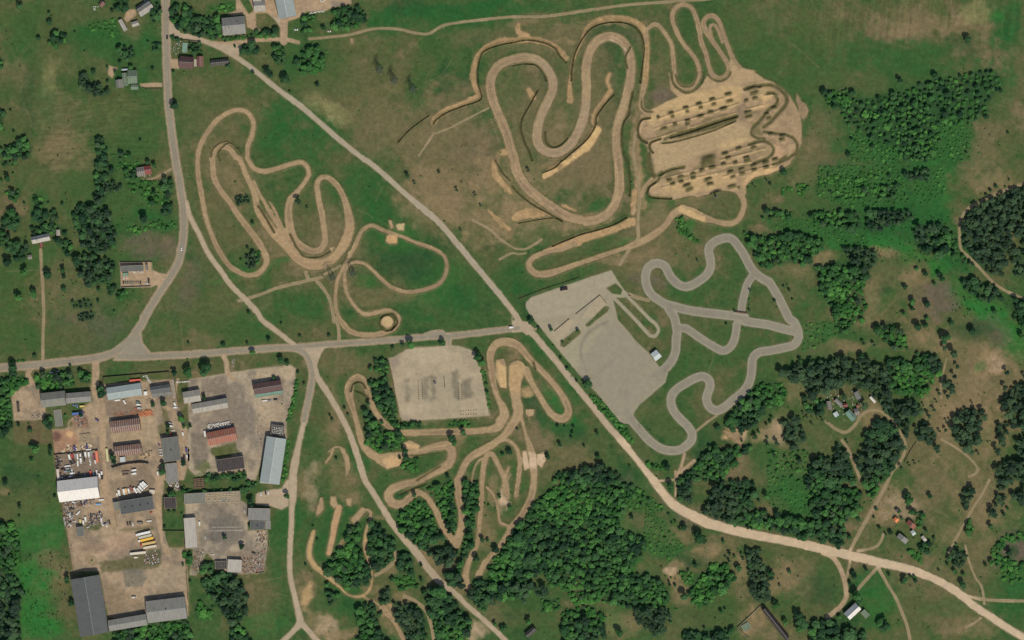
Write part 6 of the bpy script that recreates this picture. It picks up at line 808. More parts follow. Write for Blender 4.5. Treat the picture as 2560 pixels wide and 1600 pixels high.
def building(name, label, c, typ='h', h=4.0, rise=2.0, roof='grey', wall='r', chim=0, cat='building', group=None, vents=0, over=0.35, split=None, doors=1, open_=False):
    ctr, u, v = frame4(c)
    if typ in 'v': u, v = v, -u
    h = h*1.32 if h > 1.5 else h
    if typ in 'hv': rise *= 1.6
    L, Wd = np.linalg.norm(u), np.linalg.norm(v); an = atan2(u[1], u[0])
    u1 = u/L; Wd = abs(float(u1[0]*v[1]-u1[1]*v[0]))
    BLK.append((ctr[0]/S+1280, 800-ctr[1]/S, u1[0], -u1[1], L/2/S, Wd/2/S))
    z = 0.0
    o = empty(name, ctr[0], ctr[1], z, an); tag(o, label, cat, group)
    a, b = L/2, Wd/2; wm = WM[wall]; rm = RF[roof]
    ia, ib = a-over, b-over
    if typ in 'hv':
        m = MB(); zr = h+rise*(ib/b)
        if not open_:
            for s in (-1, 1):
                m.add([(s*ia, -ib, -.3), (s*ia, ib, -.3), (s*ia, ib, h), (s*ia, 0, zr), (s*ia, -ib, h)], [(0, 1, 2, 3, 4) if s > 0 else (4, 3, 2, 1, 0)])
                m.add([(-ia, s*ib, -.3), (ia, s*ib, -.3), (ia, s*ib, h), (-ia, s*ib, h)], [(0, 1, 2, 3) if s < 0 else (3, 2, 1, 0)])
        link('wall', m.mesh('wall', (wm,)), o)
        m = MB(); t = 0.14; e = h-rise*over/b*0
        m.prism([(-b, 0), (0, rise), (b, 0), (b, t), (0, rise+t), (-b, t)], -a, a)
        m.v = [(q[1], q[0], q[2]+h) for q in m.v]; m.f = [tuple(reversed(f)) for f in m.f]
        r = link('roof', m.mesh('roof', (rm,)), o)
        m = MB(); m.box(-a, -0.16, h+rise+t-0.05, a, 0.16, h+rise+t+0.07); link('ridge_cap', m.mesh('ridge_cap', (M_white if roof in ('white', 'steel', 'blue') else M_wallm,)), r)
        ztop = lambda x, y: h+rise*(1-abs(y)/b)
    else:
        m = MB(); m.box(-ia, -ib, -.3, ia, ib, h); link('wall', m.mesh('wall', (wm,)), o)
        m = MB(); m.box(-a, -b, h, a, b, h+0.25); r = link('roof', m.mesh('roof', (rm,)), o)
        m = MB(); p = 0.22
        for q in ((-a, -b, a, -b+p), (-a, b-p, a, b), (-a, -b+p, -a+p, b-p), (a-p, -b+p, a, b-p)): m.box(q[0], q[1], h+0.25, q[2], q[3], h+0.55)
        link('parapet', m.mesh('parapet', (M_conc,)), r); ztop = lambda x, y: h+0.25
    rr = random.Random(int(ctr[0]*7+ctr[1]*3))
    for i in range(chim):
        x = a*(-0.5+i*0.9)*0.8; y = b*0.25*(1 if i % 2 else -1); m = MB(); zz = ztop(x, y)
        m.box(x-.4, y-.3, zz-.4, x+.4, y+.3, max(zz, h+rise)+0.9); m.box(x-.5, y-.4, max(zz, h+rise)+0.9, x+.5, y+.4, max(zz, h+rise)+1.05)
        link('chimney', m.mesh('chimney', (M_brick,)), r)
    for i in range(vents):
        x = -a+2*a*(i+0.7)/(vents+0.4); y = -b*0.05 if typ == 'f' else b*0.12; m = MB(); zz = ztop(x, y)
        m.cyl(x, y, zz-.1, zz+0.9, .45, .4, 10); m.cyl(x, y, zz+.95, zz+1.2, .75, .2, 10); link('vent', m.mesh('vent', (M_dark,)), r)
    if doors and not open_:
        for i in range(doors):
            x = -ia+2*ia*(i+0.5)/doors; dw = min(1.6, ia*0.4); dh = min(3.2, h*0.75); m = MB()
            m.box(x-dw, -ib-0.06, 0, x+dw, -ib+0.02, dh); m.box(x-0.03, -ib-0.09, 0, x+0.03, -ib-0.06, dh)
            link('door', m.mesh('door', (M_door,)), o)
        if L > 9 and not wall == 'w':
            for i in range(min(5, int(L/6))):
                x = -ia+2*ia*(i+0.5)/min(5, int(L/6)); m = MB(); m.box(x-.7, ib-.03, h*.45, x+.7, ib+.04, h*.75); link('window', m.mesh('window', (M_glass,)), o)
    return o
Bd = building
Bd('house', 'dark grey gabled house at the top, left of the main road', '00 1280,72 1408,0 1432,36 1318,128', 'h', 3.2, 2.2, 'dark', chim=1, cat='house')
Bd('porch_roof', 'pale lean-to roof on the south side of the top house', '00 1312,120 1440,42 1462,85 1335,168', 'f', 2.8, 0, 'pale', 'w', cat='lean-to')
Bd('shed', 'small brown roofed hut near the top edge, left of the top house', '00 935,45 965,5 1002,35 965,78', 'h', 2.4, 1.2, 'redbrown', 'w', cat='shed')
Bd('shed', 'long whitish shed standing slanted below the top house', '00 1118,198 1155,182 1210,285 1178,300', 'v', 2.6, 0.9, 'pale', 'w', cat='shed')
Bd('shed', 'small pale shed right of the long whitish shed', '00 1238,218 1302,195 1326,240 1262,258', 'h', 2.6, 0.9, 'light', 'w', cat='shed')
Bd('house', 'large grey gabled house inside the hedges at the top', '00 2105,168 2315,165 2330,312 2110,350', 'h', 5.2, 3.4, 'grey', chim=2, cat='house')
Bd('house', 'dark brown roofed house right of the main road near the fork', '00 1700,530 1832,545 1832,655 1704,650', 'h', 3.4, 3.0, 'brown', 'b', chim=1, cat='house')
Bd('barn', 'narrow red brown barn right of the dark brown house', '00 1866,535 1926,535 1926,636 1866,636', 'v', 2.8, 1.3, 'redbrown', 'w', cat='barn')
Bd('gravel_court', 'pale paved court roof between brown house and barn', '00 1835,560 1862,560 1862,630 1835,630', 'f', 0.3, 0, 'pale', 'c', cat='court', doors=0)
Bd('barn', 'ruined barn with collapsed dark roof beside the gravel road', '00 1990,572 2170,556 2166,612 1996,632', 'h', 2.6, 1.6, 'ruin', 'w', cat='ruined barn')
Bd('house', 'grey green roofed house at the end of the pink drive', '00 1208,665 1290,665 1310,790 1216,796', 'h', 3.4, 2.6, 'green', chim=1, cat='house')
Bd('shed', 'green roofed shed between the green house and its barn', '00 1150,692 1206,690 1212,812 1168,820', 'v', 2.4, 0.8, 'green', 'w', cat='shed')
Bd('barn', 'grey brown barn left of the green roofed house', '00 1092,760 1168,750 1174,828 1106,842', 'v', 2.8, 1.8, 'olive', 'w', cat='barn')
Bd('shed', 'dark green shed below the green roofed house', '00 1238,800 1310,800 1312,850 1242,850', 'h', 2.3, 0.8, 'green', 'w', cat='shed')
Bd('greenhouse', 'narrow white greenhouse above the green roofed house', '00 1150,650 1214,645 1216,664 1156,668', 'h', 1.6, 0.6, 'lblue', 'm', cat='greenhouse', doors=0)
Bd('barn', 'tan roofed barn at the top edge left of the long blue hall', '10 -30,8 88,8 96,106 0,122', 'h', 4.5, 2.5, 'light', cat='barn')
Bd('barn', 'tan roofed barn cut by the top edge of the yard', '00 2390,-60 2470,-60 2475,35 2400,40', 'h', 4, 2, 'light', cat='barn')
Bd('workshop', 'long blue grey roofed hall running off the top edge', '10 158,-90 345,-90 378,150 232,188', 'v', 5.5, 3.2, 'steel', 'm', cat='hall', doors=2)
Bd('ruined_house', 'grey metal half of the ruined cottage left of the main road', '01 1290,75 1366,62 1376,150 1308,160', 'h', 3, 1.6, 'old', 'b', cat='ruined house')
Bd('ruined_house', 'rusty red half of the ruined cottage left of the main road', '01 1368,58 1430,54 1436,130 1372,145', 'h', 3, 1.6, 'red', 'b', cat='ruined house')
Bd('house', 'lone pale roofed house with grey north slope at the left', '01 300,722 470,698 486,752 316,802', 'h', 3.4, 2.8, 'pale', chim=1, cat='house')
Bd('porch', 'small red roofed porch below the lone pale house', '01 376,785 406,780 410,825 382,828', 'v', 2.2, 0.5, 'red', 'w', cat='porch', doors=0)
Bd('shed', 'tiny grey shed right of the lone pale house', '01 532,662 570,656 572,714 538,720', 'v', 2.0, 0.6, 'light', 'w', cat='shed')
Bd('shed', 'tiny red and white hut below the lone pale house', '01 262,900 305,893 310,935 272,942', 'h', 2.0, 0.6, 'old', 'w', cat='shed')
Bd('warehouse', 'flat grey roofed warehouse inside the walled depot', '01 1146,1000 1360,996 1364,1045 1148,1060', 'f', 4, 0, 'flat', 'm', cat='warehouse')
Bd('shed', 'narrow dark shed in the corner of the walled depot', '01 1380,992 1404,990 1406,1042 1384,1042', 'f', 3, 0, 'flat', 'm', cat='shed')
Bd('warehouse', 'long olive grey two slope shed nearest the left yard', '02 388,690 615,668 640,800 412,828', 'h', 6.0, 2.6, 'olive', cat='warehouse', doors=2)
Bd('warehouse', 'lighter grey shed joined to the olive grey shed', '02 626,688 862,676 876,765 642,792', 'h', 5.0, 1.6, 'grey', cat='warehouse', doors=2)
Bd('warehouse', 'pale blue roofed hall near the main road junction', '02 1015,640 1336,592 1352,708 1026,757', 'h', 4.8, 1.5, 'blue', 'm', cat='warehouse', doors=2)
Bd('warehouse', 'dark grey shed right of the pale blue roofed hall', '02 1426,632 1614,602 1620,674 1434,698', 'h', 4.0, 1.2, 'dark', 'm', cat='warehouse')
Bd('lean_to', 'light grey lean-to below the dark grey shed', '02 1436,700 1622,676 1626,712 1445,735', 'f', 2.6, 0, 'grey', 'm', cat='lean-to')
Bd('barn', 'grey roofed barn at the left corner of the eastern yard', '02 1726,680 1890,655 1906,762 1752,790', 'h', 4.5, 2.0, 'light', cat='barn')
Bd('barn', 'long pale grey barn in the middle of the eastern yard', '02 1816,790 2148,738 2166,822 1832,890', 'h', 4.5, 2.0, 'light', cat='barn', doors=2)
Bd('open_shed', 'upper rusty red striped shed in the brown yard', '02 1046,958 1326,922 1336,1040 1058,1072', 'h', 4.5, 1.6, 'rust', 'w', cat='open shed')
Bd('open_shed', 'lower rusty red striped shed in the brown yard', '02 1072,1192 1340,1166 1350,1256 1100,1290', 'h', 4.5, 1.4, 'rust', 'w', cat='open shed')
Bd('office_block', 'dark grey flat roofed block right of the brown yard', '02 1526,1118 1686,1098 1716,1320 1560,1342', 'f', 5, 0, 'flat', 'b', vents=1, cat='office block')
Bd('workshop', 'lighter flat workshop touching the dark grey block', '02 1560,1360 1668,1344 1700,1530 1586,1536', 'f', 4, 0, 'grey', 'b', cat='workshop')
Bd('barn', 'orange red striped barn in the eastern yard', '02 1956,1062 2226,1010 2246,1130 1982,1190', 'h', 4.5, 2.4, 'orange', 'b', cat='barn')
Bd('barn', 'dark brown weathered barn in the lower eastern yard', '02 2042,1325 2302,1280 2318,1402 2062,1432', 'f', 4.0, 0, 'darkbrown', 'b', cat='barn')
Bd('shelter', 'small light blue roof below the lower striped shed', '02 1134,1296 1186,1290 1192,1340 1140,1346', 'f', 2.6, 0, 'lblue', 'm', cat='shelter', doors=0)
Bd('foundation', 'grey concrete foundation slab in the grassy plot', '02 502,850 574,845 602,1000 530,1012', 'f', 0.5, 0, 'olive', 'c', cat='foundation', doors=0)
Bd('hall', 'dark red brown hall with green strip at the eastern yard', '02 2396,608 12 232,562 12 256,660 02 2408,700', 'h', 5.0, 1.8, 'brown', 'b', cat='hall', doors=2)
Bd('lean_to', 'green roofed strip along the dark red brown hall', '02 2410,704 12 254,664 12 266,694 02 2416,736', 'f', 3.0, 0, 'teal', 'm', cat='lean-to', doors=0)
Bd('warehouse', 'long pale blue grey warehouse beside the road hedge', '12 108,1096 290,1120 13 228,45 13 40,8', 'v', 5.5, 2.2, 'steel', 'm', cat='warehouse', doors=3)
Bd('ruin', 'roofless dark building at the head of the long warehouse', '12 152,985 262,1000 274,1092 142,1078', 'f', 3.6, 0, 'ruin', 'b', cat='ruin')
Bd('warehouse', 'large white and grey roofed hall below the vehicle yard', '03 548,8 930,-40 952,165 572,205', 'h', 5.5, 4.6, 'white', 'm', cat='warehouse', doors=2)
Bd('workshop', 'dark grey workshop with round roof vents', '03 1132,195 1450,150 1462,270 1152,325', 'f', 6.0, 0, 'charcoal', 'm', vents=4, cat='workshop', doors=2)
Bd('lean_to', 'low grey annex at the left end of the vented workshop', '03 1076,208 1128,200 1134,278 1084,286', 'f', 4.2, 0, 'olive', 'm', cat='annex')
Bd('shed', 'square black roofed shed by the yard lane', '03 1552,165 1666,155 1674,265 1560,266', 'f', 3.5, 0, 'darkbrown', 'b', cat='shed')
Bd('warehouse', 'very long low grey shed with stacked pallets on it', '03 1742,126 2270,100 2284,195 1746,226', 'f', 3.4, 0, 'olive', 'c', cat='warehouse', doors=3)
Bd('garage_row', 'upright pale grey shed left of the round paved circle', '03 1744,358 1854,350 1870,636 1756,644', 'f', 4.0, 0, 'pale', 'c', cat='garage', doors=2)
Bd('shed', 'pale concrete shed right of the junk filled ruin', '03 2148,752 2286,745 2290,880 2160,862', 'f', 3.4, 0, 'pale', 'c', cat='shed')
Bd('ruin', 'roofless ruin full of red rubble beside the pale shed', '03 2030,768 2146,760 2148,840 2040,838', 'f', 2.2, 0, 'ruin', 'b', cat='ruin', doors=0)
Bd('warehouse', 'huge dark grey warehouse in the lower left', '03 680,930 945,893 1036,1426 772,1476', 'v', 8.0, 1.4, 'dark', 'm', cat='warehouse', doors=3)
Bd('warehouse', 'low grey wing joining the huge warehouse', '03 1032,1318 1386,1262 1400,1362 1040,1428', 'h', 5.0, 1.4, 'grey', 'm', cat='warehouse', doors=3)
Bd('warehouse', 'pale stepped hall at the right end of the grey wing', '03 1386,1152 1742,1086 1786,1312 1402,1336', 'h', 5.5, 2.4, 'grey', 'm', cat='warehouse', doors=3, vents=1)
Bd('office_block', 'flat grey multi part building near the road lawn', '03 2346,255 13 130,272 13 146,375 03 2356,385', 'f', 5.0, 0, 'grey', 'b', cat='office block')
Bd('office_block', 'lower darker wing of the flat grey building', '03 2356,388 13 84,384 13 88,462 03 2382,466', 'f', 4.0, 0, 'charcoal', 'b', cat='office block', vents=1)
Bd('annex', 'narrow pale strip on the flank of the flat building', '13 90,384 140,384 145,462 93,464', 'f', 3.0, 0, 'grey', 'b', cat='annex')
Bd('shed', 'grey container stand between junk in the lower vehicle yard', '03 725,442 795,436 800,525 740,530', 'f', 4.0, 0, 'flat', 'm', cat='shed')
Bd('shelter', 'pale roofed shelter at the hedge by the road', '13 35,-25 222,-10 220,42 48,30', 'f', 3, 0, 'pale', 'm', cat='shelter', doors=0)
Bd('hut', 'white roofed hut on the edge of the paved lot', '22 1306,322 1362,278 1414,345 1355,390', 'h', 3.4, 1.2, 'lblue', 'm', cat='hut')
Bd('farmhouse', 'steel grey roofed barn at the top of the farmstead', '32 800,685 850,668 882,738 838,755', 'v', 3.2, 2.0, 'grey', chim=0, cat='barn')
Bd('farmhouse', 'green and white roofed farmhouse in the farmstead', '32 716,872 772,848 836,918 788,962', 'v', 3.6, 2.2, 'teal', chim=1, cat='farmhouse')
Bd('shed', 'brownish shed right above the green farmhouse', '32 804,840 858,832 860,892 818,905', 'h', 2.6, 1.2, 'old', 'w', cat='shed')
Bd('shed', 'grey roofed shed at the centre of the farmstead', '32 616,758 652,740 704,790 682,822', 'v', 2.6, 1.0, 'grey', 'w', cat='shed')
Bd('greenhouse', 'white greenhouse in the lower left of the farmstead', '32 608,880 648,862 672,900 632,918', 'v', 1.8, 0.7, 'lblue', 'm', cat='greenhouse', doors=0)
Bd('shed', 'red roofed shed in the middle of the farmstead', '32 708,790 746,782 752,820 714,824', 'h', 2.4, 0.9, 'red', 'w', cat='shed')
Bd('shed', 'small red and grey shed above the brownish shed', '32 830,800 856,795 860,825 836,830', 'h', 2.2, 0.7, 'redtile', 'w', cat='shed')
Bd('caravan_shed', 'long narrow white shed right of the farmstead', '32 950,732 976,718 1020,772 1004,784', 'v', 2.2, 0.6, 'white', 'w', cat='shed', doors=0)
Bd('shed', 'long pale slanted shed at the left of the farmstead', '32 556,770 580,760 610,830 560,860', 'v', 2.2, 0.6, 'old', 'w', cat='shed')
Bd('shed', 'bright orange roofed shed of the small farm', '33 1180,370 1205,343 1230,378 1208,408', 'h', 2.6, 1.0, 'vivid', 'w', cat='shed')
Bd('farmhouse', 'red tiled farmhouse of the small farm', '33 1298,402 1330,372 1398,430 1368,468', 'h', 3.2, 2.2, 'redtile', chim=1, cat='farmhouse')
Bd('shed', 'small blue grey shed below the red tiled farmhouse', '33 1340,485 1370,468 1396,505 1366,528', 'h', 2.6, 0.8, 'lblue', 'w', cat='shed')
Bd('barn', 'grey roofed barn at the lower left of the small farm', '33 1214,522 1240,503 1322,560 1288,618', 'h', 3.4, 1.8, 'grey', 'w', cat='barn')
Bd('shed', 'pale narrow shed near the hedge of the small farm', '33 1434,542 1460,524 1504,562 1482,582', 'h', 2.4, 0.7, 'pale', 'w', cat='shed')
Bd('shed', 'tiny dark shed at the top left of the small farm', '33 1196,275 1222,258 1232,288 1204,300', 'h', 2.2, 0.6, 'darkbrown', 'w', cat='shed')
Bd('barn', 'big barn with white south slope by the lane bend', '33 705,1262 812,1160 882,1212 772,1312', 'h', 4.5, 3.4, 'white', 'w', cat='barn')
Bd('shed', 'olive flat shed right of the white roofed barn', '33 868,1250 912,1218 956,1272 922,1310', 'f', 2.8, 0, 'green', 'w', cat='shed')
Bd('barn', 'long dark brown barn leaning across the bottom edge', '33 -58,1225 -30,1200 205,1482 160,1512', 'v', 4.0, 2.0, 'darkbrown', 'w', cat='barn')
Bd('shed', 'small pale hut at the end of the long brown barn', '33 150,1480 190,1465 205,1490 165,1505', 'h', 2, .5, 'pale', 'w', cat='shed')
Bd('farmhouse', 'old grey patched farmhouse at the bottom edge', '23 118,1440 205,1375 228,1420 150,1500', 'h', 3.0, 1.8, 'ruin', 'w', chim=1, cat='farmhouse')
Bd('pool_frame', 'small walled garden square in the fenced sandy yard', '23 2165,1372 2228,1345 2262,1388 2195,1440', 'f', 0.9, 0, 'green', 'c', cat='garden bed', doors=0)
Bd('garden_bed', 'vivid green covered bed in the fork garden', '00 1726,405 1772,405 1772,500 1722,495', 'f', 0.7, 0, 'teal', 'w', cat='garden bed', doors=0)
RFbed = None
# low canopy walls on the paved lot
def wall_line(name, label, s, h=2.0, t=0.15, m=None, cat='fence', post=3.0, group=None, closed=False, zb=0.0):
    P = [W2(p) for p in pts(s)[:, :2]]
    if closed: P.append(P[0])
    ox, oy = P[0]; o = empty(name, ox, oy, zb); tag(o, label, cat, group)
    a = MB(); b = MB()
    for (x0, y0), (x1, y1) in zip(P[:-1], P[1:]):
        L = hypot(x1-x0, y1-y0); n = max(1, round(L/post)); dx, dy = (x1-x0)/L, (y1-y0)/L; px, py = -dy*t/2, dx*t/2
        c = [(x0+px-ox, y0+py-oy), (x1+px-ox, y1+py-oy), (x1-px-ox, y1-py-oy), (x0-px-ox, y0-py-oy)]
        a.add([(q[0], q[1], -.2) for q in c]+[(q[0], q[1], h) for q in c], [(0, 1, 2, 3), (7, 6, 5, 4), (0, 4, 5, 1), (1, 5, 6, 2), (2, 6, 7, 3), (3, 7, 4, 0)])
        for i in range(n+1):
            x = x0+(x1-x0)*i/n-ox; y = y0+(y1-y0)*i/n-oy; q = t*0.5+0.06; b.box(x-q, y-q, -.2, x+q, y+q, h+0.15)
    link('panel', a.mesh('panel', (m or M_wood,)), o); link('posts', b.mesh('posts', (m if (cat == 'barrier' and m) else M_conc,)), o)['kind'] = 'stuff'
    return o
wall_line('concrete_wall', 'concrete wall round the walled depot', '01 1136,968 1435,965 1442,1070', 2.2, 0.25, M_conc, 'wall'); wall_line('concrete_wall', 'concrete wall along the left and bottom of the depot', '01 1136,968 1145,1205 1425,1195', 2.2, 0.25, M_conc, 'wall')
wall_line('fence', 'dark fence along the lawn by the main road', '02 975,600 978,542 1600,490 1610,560', 2.6, 0.15, M_wood); wall_line('fence', 'dark fence across the top of the vehicle yard', '02 512,1275 925,1228', 2.6)
wall_line('fence', 'long fence along the left side of the vehicle yard', '02 490,1060 545,1512 03 560,10 610,350 690,860', 2.2); wall_line('fence', 'fence between the two yards', '02 1650,560 1665,700 1690,830', 2.2)
wall_line('fence', 'low fence left of the vented workshop yard', '03 1082,300 1108,440', 1.6); wall_line('fence', 'fence left of the eastern yard lane', '03 1545,140 1540,480 1740,480', 2.0); wall_line('fence', 'fence on the right of the grey warehouse court', '03 1745,560 1775,1080 1775,1130', 2.2)
wall_line('fence', 'fence left of the parking lot belt', '12 1220,290 1260,420 1345,830', 1.6); wall_line('fence', 'pale fence of the sandy yard at the bottom', '23 2130,1395 2350,1185 2440,1290', 1.8, .2, M_wall); wall_line('fence', 'pale lower fence of the sandy yard', '23 2130,1395 2235,1500', 1.8, .2, M_wall)
wall_line('fence', 'pale fence beside the long brown barn', '33 -20,1310 150,1500', 1.6, .2, M_wall); wall_line('fence', 'fence in front of the rubble ruin', '13 0,882 78,868 130,560', 1.6, .12, M_wall)
wall_line('fence', 'dark edge wall of the tan court beside the upper paved lot', '21 605,1455 830,1278 895,1360', 1.2, .3, M_dark); wall_line('fence', 'dark edge wall of the tan court by the road', '22 400,108 540,-10', 1.2, .3, M_dark); wall_line('fence', 'roadside mesh fence above the upper paved lot', '21 60,1315 260,1235 640,1110', 1.3, .1, M_wood)
wall_line('fence', 'dark wooden fence below the striped sheds', '02 1060,1398 1190,1362 1340,1348 1405,1358', 4.2, .5, M_wood, post=4)
wall_line('fence', 'fence below the pink drive', '00 1340,828 1380,838 1530,838', 1.8); wall_line('fence', 'fence round the fork garden', '00 1610,340 1740,378 1900,392', 1.6)
wall_line('fence', 'fence right of the small farm', '33 1500,370 1545,430 1575,520 1560,600 1500,680', 1.2, .12); wall_line('fence', 'fence of the pasture corner by the lane', '32 1400,1150 1340,1240 1290,1340', 1.2, .2)
wall_line('crowd_barrier', 'dark red start barrier across the kart track', '21 2105,1432 2210,1446', 1.6, 1.2, mat('barrier_red', (88, 52, 46), .7), 'barrier'); wall_line('curb_wall', 'white barrier below the dark red barrier', '21 2085,1448 2222,1470', 0.5, 0.3, M_white, 'barrier')
# pallets on the long shed and the ruin
def grid_stack(name, label, c, nx, ny, zb, hh, m, cat, group=None, jit=0.2, fill=.8):
    ctr, u, v = frame4(c); L = np.linalg.norm(u); Wd = np.linalg.norm(v); an = atan2(u[1], u[0]); r = random.Random(int(L*10)); mb = MB()
    for i in range(nx):
        for j in range(ny):
            if r.random() > 0.93: continue
            x = -L/2+L*(i+.5)/nx; y = -Wd/2+Wd*(j+.5)/ny; a, b = L/nx*fill/2, Wd/ny*fill/2; h = hh*(0.7+0.6*r.random()); jx, jy = r.uniform(-jit, jit), r.uniform(-jit, jit)
            mb.box(x-a+jx, y-b+jy, 0, x+a+jx, y+b+jy, h)
    o = link(name, mb.mesh(name, (m,))); o.location = (ctr[0], ctr[1], zb); o.rotation_euler = (0, 0, an); tag(o, label, cat, group); return o
M_pal = mat('pallet_wood', (178, 158, 128), .9, noise=.3, nscale=.6); M_blk = mat('pale_blocks', (206, 200, 190), .9, noise=.3, nscale=.5); M_brk = mat('brick_heap', (190, 120, 84), .9, noise=.3, nscale=.6)
grid_stack('pallet_stack', 'grid of pale pallets on the very long grey shed', '03 1942,118 2262,104 2276,188 1944,208', 26, 5, 4.74, .5, M_pal, 'pallet stack')
grid_stack('block_stack', 'grid of tan stacked pallets above the vehicle yard', '02 748,1080 858,1068 864,1150 760,1162', 10, 7, 0, 1.3, M_pal, 'pallet stack', jit=.1)
grid_stack('block_stack', 'heap of white sacks above the orange barn', '02 1965,985 2170,955 2180,1000 1960,1040', 16, 4, 0, 1.4, M_blk, 'sack heap', jit=.5)
grid_stack('brick_stack', 'scattered orange brick stacks right of the junction hall', '02 1300,862 1440,850 1445,905 1330,915', 11, 5, 0, 1.2, M_brk, 'brick stack', jit=.1, fill=.95)
grid_stack('block_stack', 'pale blocks inside the roofless dark ruin', '12 160,1000 255,1010 262,1080 155,1070', 7, 5, 5.0, .6, M_blk, 'block stack', jit=.4, fill=.5)
grid_stack('pallet_stack', 'pallets along the striped shed edge', '02 1370,755 1430,745 1435,790 1380,800', 6, 4, 0, 1, M_pal, 'pallet stack')
grid_stack('lumber_stack', 'dark lumber stack above the long pallet shed', '02 1825,1498 1930,1490 03 1940,75 1835,82', 3, 6, 0, 1.8, M_wood, 'lumber stack')
grid_stack('block_stack', 'white blocks along the fence by the main road', '02 1350,524 1392,520 1395,534 1352,540', 8, 1, 0, 1.3, M_blk, 'block stack', fill=.9)
grid_stack('block_stack', 'white strip of blocks right of the dark grey shed', '02 1622,560 1650,558 1655,735 1636,738', 3, 16, 0, 1.2, M_blk, 'block stack', fill=.6, jit=.3)
grid_stack('block_stack', 'white stacked slabs between shed and roadside trees', '02 1660,580 1790,572 1792,588 1662,598', 14, 1, 0, 1, M_blk, 'block stack', fill=.8)
grid_stack('white_panels', 'white panels piled at the edge of the top yard', '10 505,118 640,98 645,112 510,134', 12, 2, 0, 1, M_blk, 'panel pile', fill=.8, jit=.3)
grid_stack('white_panels', 'white panels at the top edge of the yard', '10 600,0 660,-20 668,6 610,22', 6, 2, 0, 1.2, M_blk, 'panel pile', fill=.7, jit=.5)
grid_stack('sack_row', 'white sacks in front of the depot warehouse', '01 1255,1052 1358,1048 1358,1070 1260,1072', 12, 2, 0, .9, M_blk, 'sack row', fill=.6, jit=.4)
grid_stack('block_stack', 'diagonal white planks below the roadside fence', '02 1370,548 1388,540 1440,582 1425,595', 2, 8, 0, 1, M_blk, 'plank pile', jit=.3)
# markers, tyres and cones in rows
tyre = MB()
for i in range(12):
    a, b = 2*pi*i/12, 2*pi*(i+1)/12; R0, R1 = 0.30, 0.55
    q = [(R1*cos(a), R1*sin(a)), (R1*cos(b), R1*sin(b)), (R0*cos(b), R0*sin(b)), (R0*cos(a), R0*sin(a))]
    tyre.add([(x, y, 0) for x, y in q]+[(x, y, .55) for x, y in q], [(0, 1, 5, 4), (4, 5, 6, 7), (2, 3, 7, 6), (3, 2, 1, 0)])
TY = tyre.mesh('tyre_stack', (M_dark,))
def row(s, n, label, group, name='tyre_stack', me=None, cat='tyre stack', sc=1.0):
    P = pts(s)[:, :2]; (x0, y0), (x1, y1) = P[0], P[1]
    for i in range(n):
        t = (i+.5)/n; wx, wy = W2((x0+(x1-x0)*t, y0+(y1-y0)*t)); o = link(name, me or TY); o.location = (wx, wy, hz(x0+(x1-x0)*t, y0+(y1-y0)*t)+.05); o.scale = (sc, sc, sc)
        tag(o, label, cat, group)
for s, n, w_ in (('12 1530,560 1540,755', 10, 'left line of the left marker pair'), ('12 1568,590 1576,755', 8, 'right line of the left marker pair'), ('12 1776,530 1784,640', 8, 'short middle marker line'), ('12 1908,590 1918,755', 9, 'left line of the right marker pair'), ('12 1942,600 1950,755', 8, 'right line of the right marker pair'), ('12 1925,860 2090,850', 7, 'upper marker row near the bottom edge'), ('12 1928,898 2090,884', 7, 'lower marker row near the bottom edge'), ('12 1312,690 1350,850', 9, 'markers along the left edge'), ('12 1290,560 1310,660', 6, 'upper markers along the left edge'), ('12 2190,800 2205,890', 4, 'markers along the right edge')):
    row(s, n, 'black marker of the '+w_+' on the gravel lot', 'black markers on the gravel parking lot', sc=.85)
M_stump = mat('stump_pale', (170, 150, 122), .9); _st = MB(); _st.cyl(0,0,0,.5,.45,.4,8); TY2 = _st.mesh('stump', (M_stump,))
for s, n in (('10 2215,1120 2300,1345', 11), ('10 2250,1110 2350,1335', 11)):
    row(s, n, 'pale stump in the double row beside the big motocross loop', 'pale stumps beside the motocross loop', 'stump', TY2 if 'TY2' in globals() else None, 'stump', 1.1)
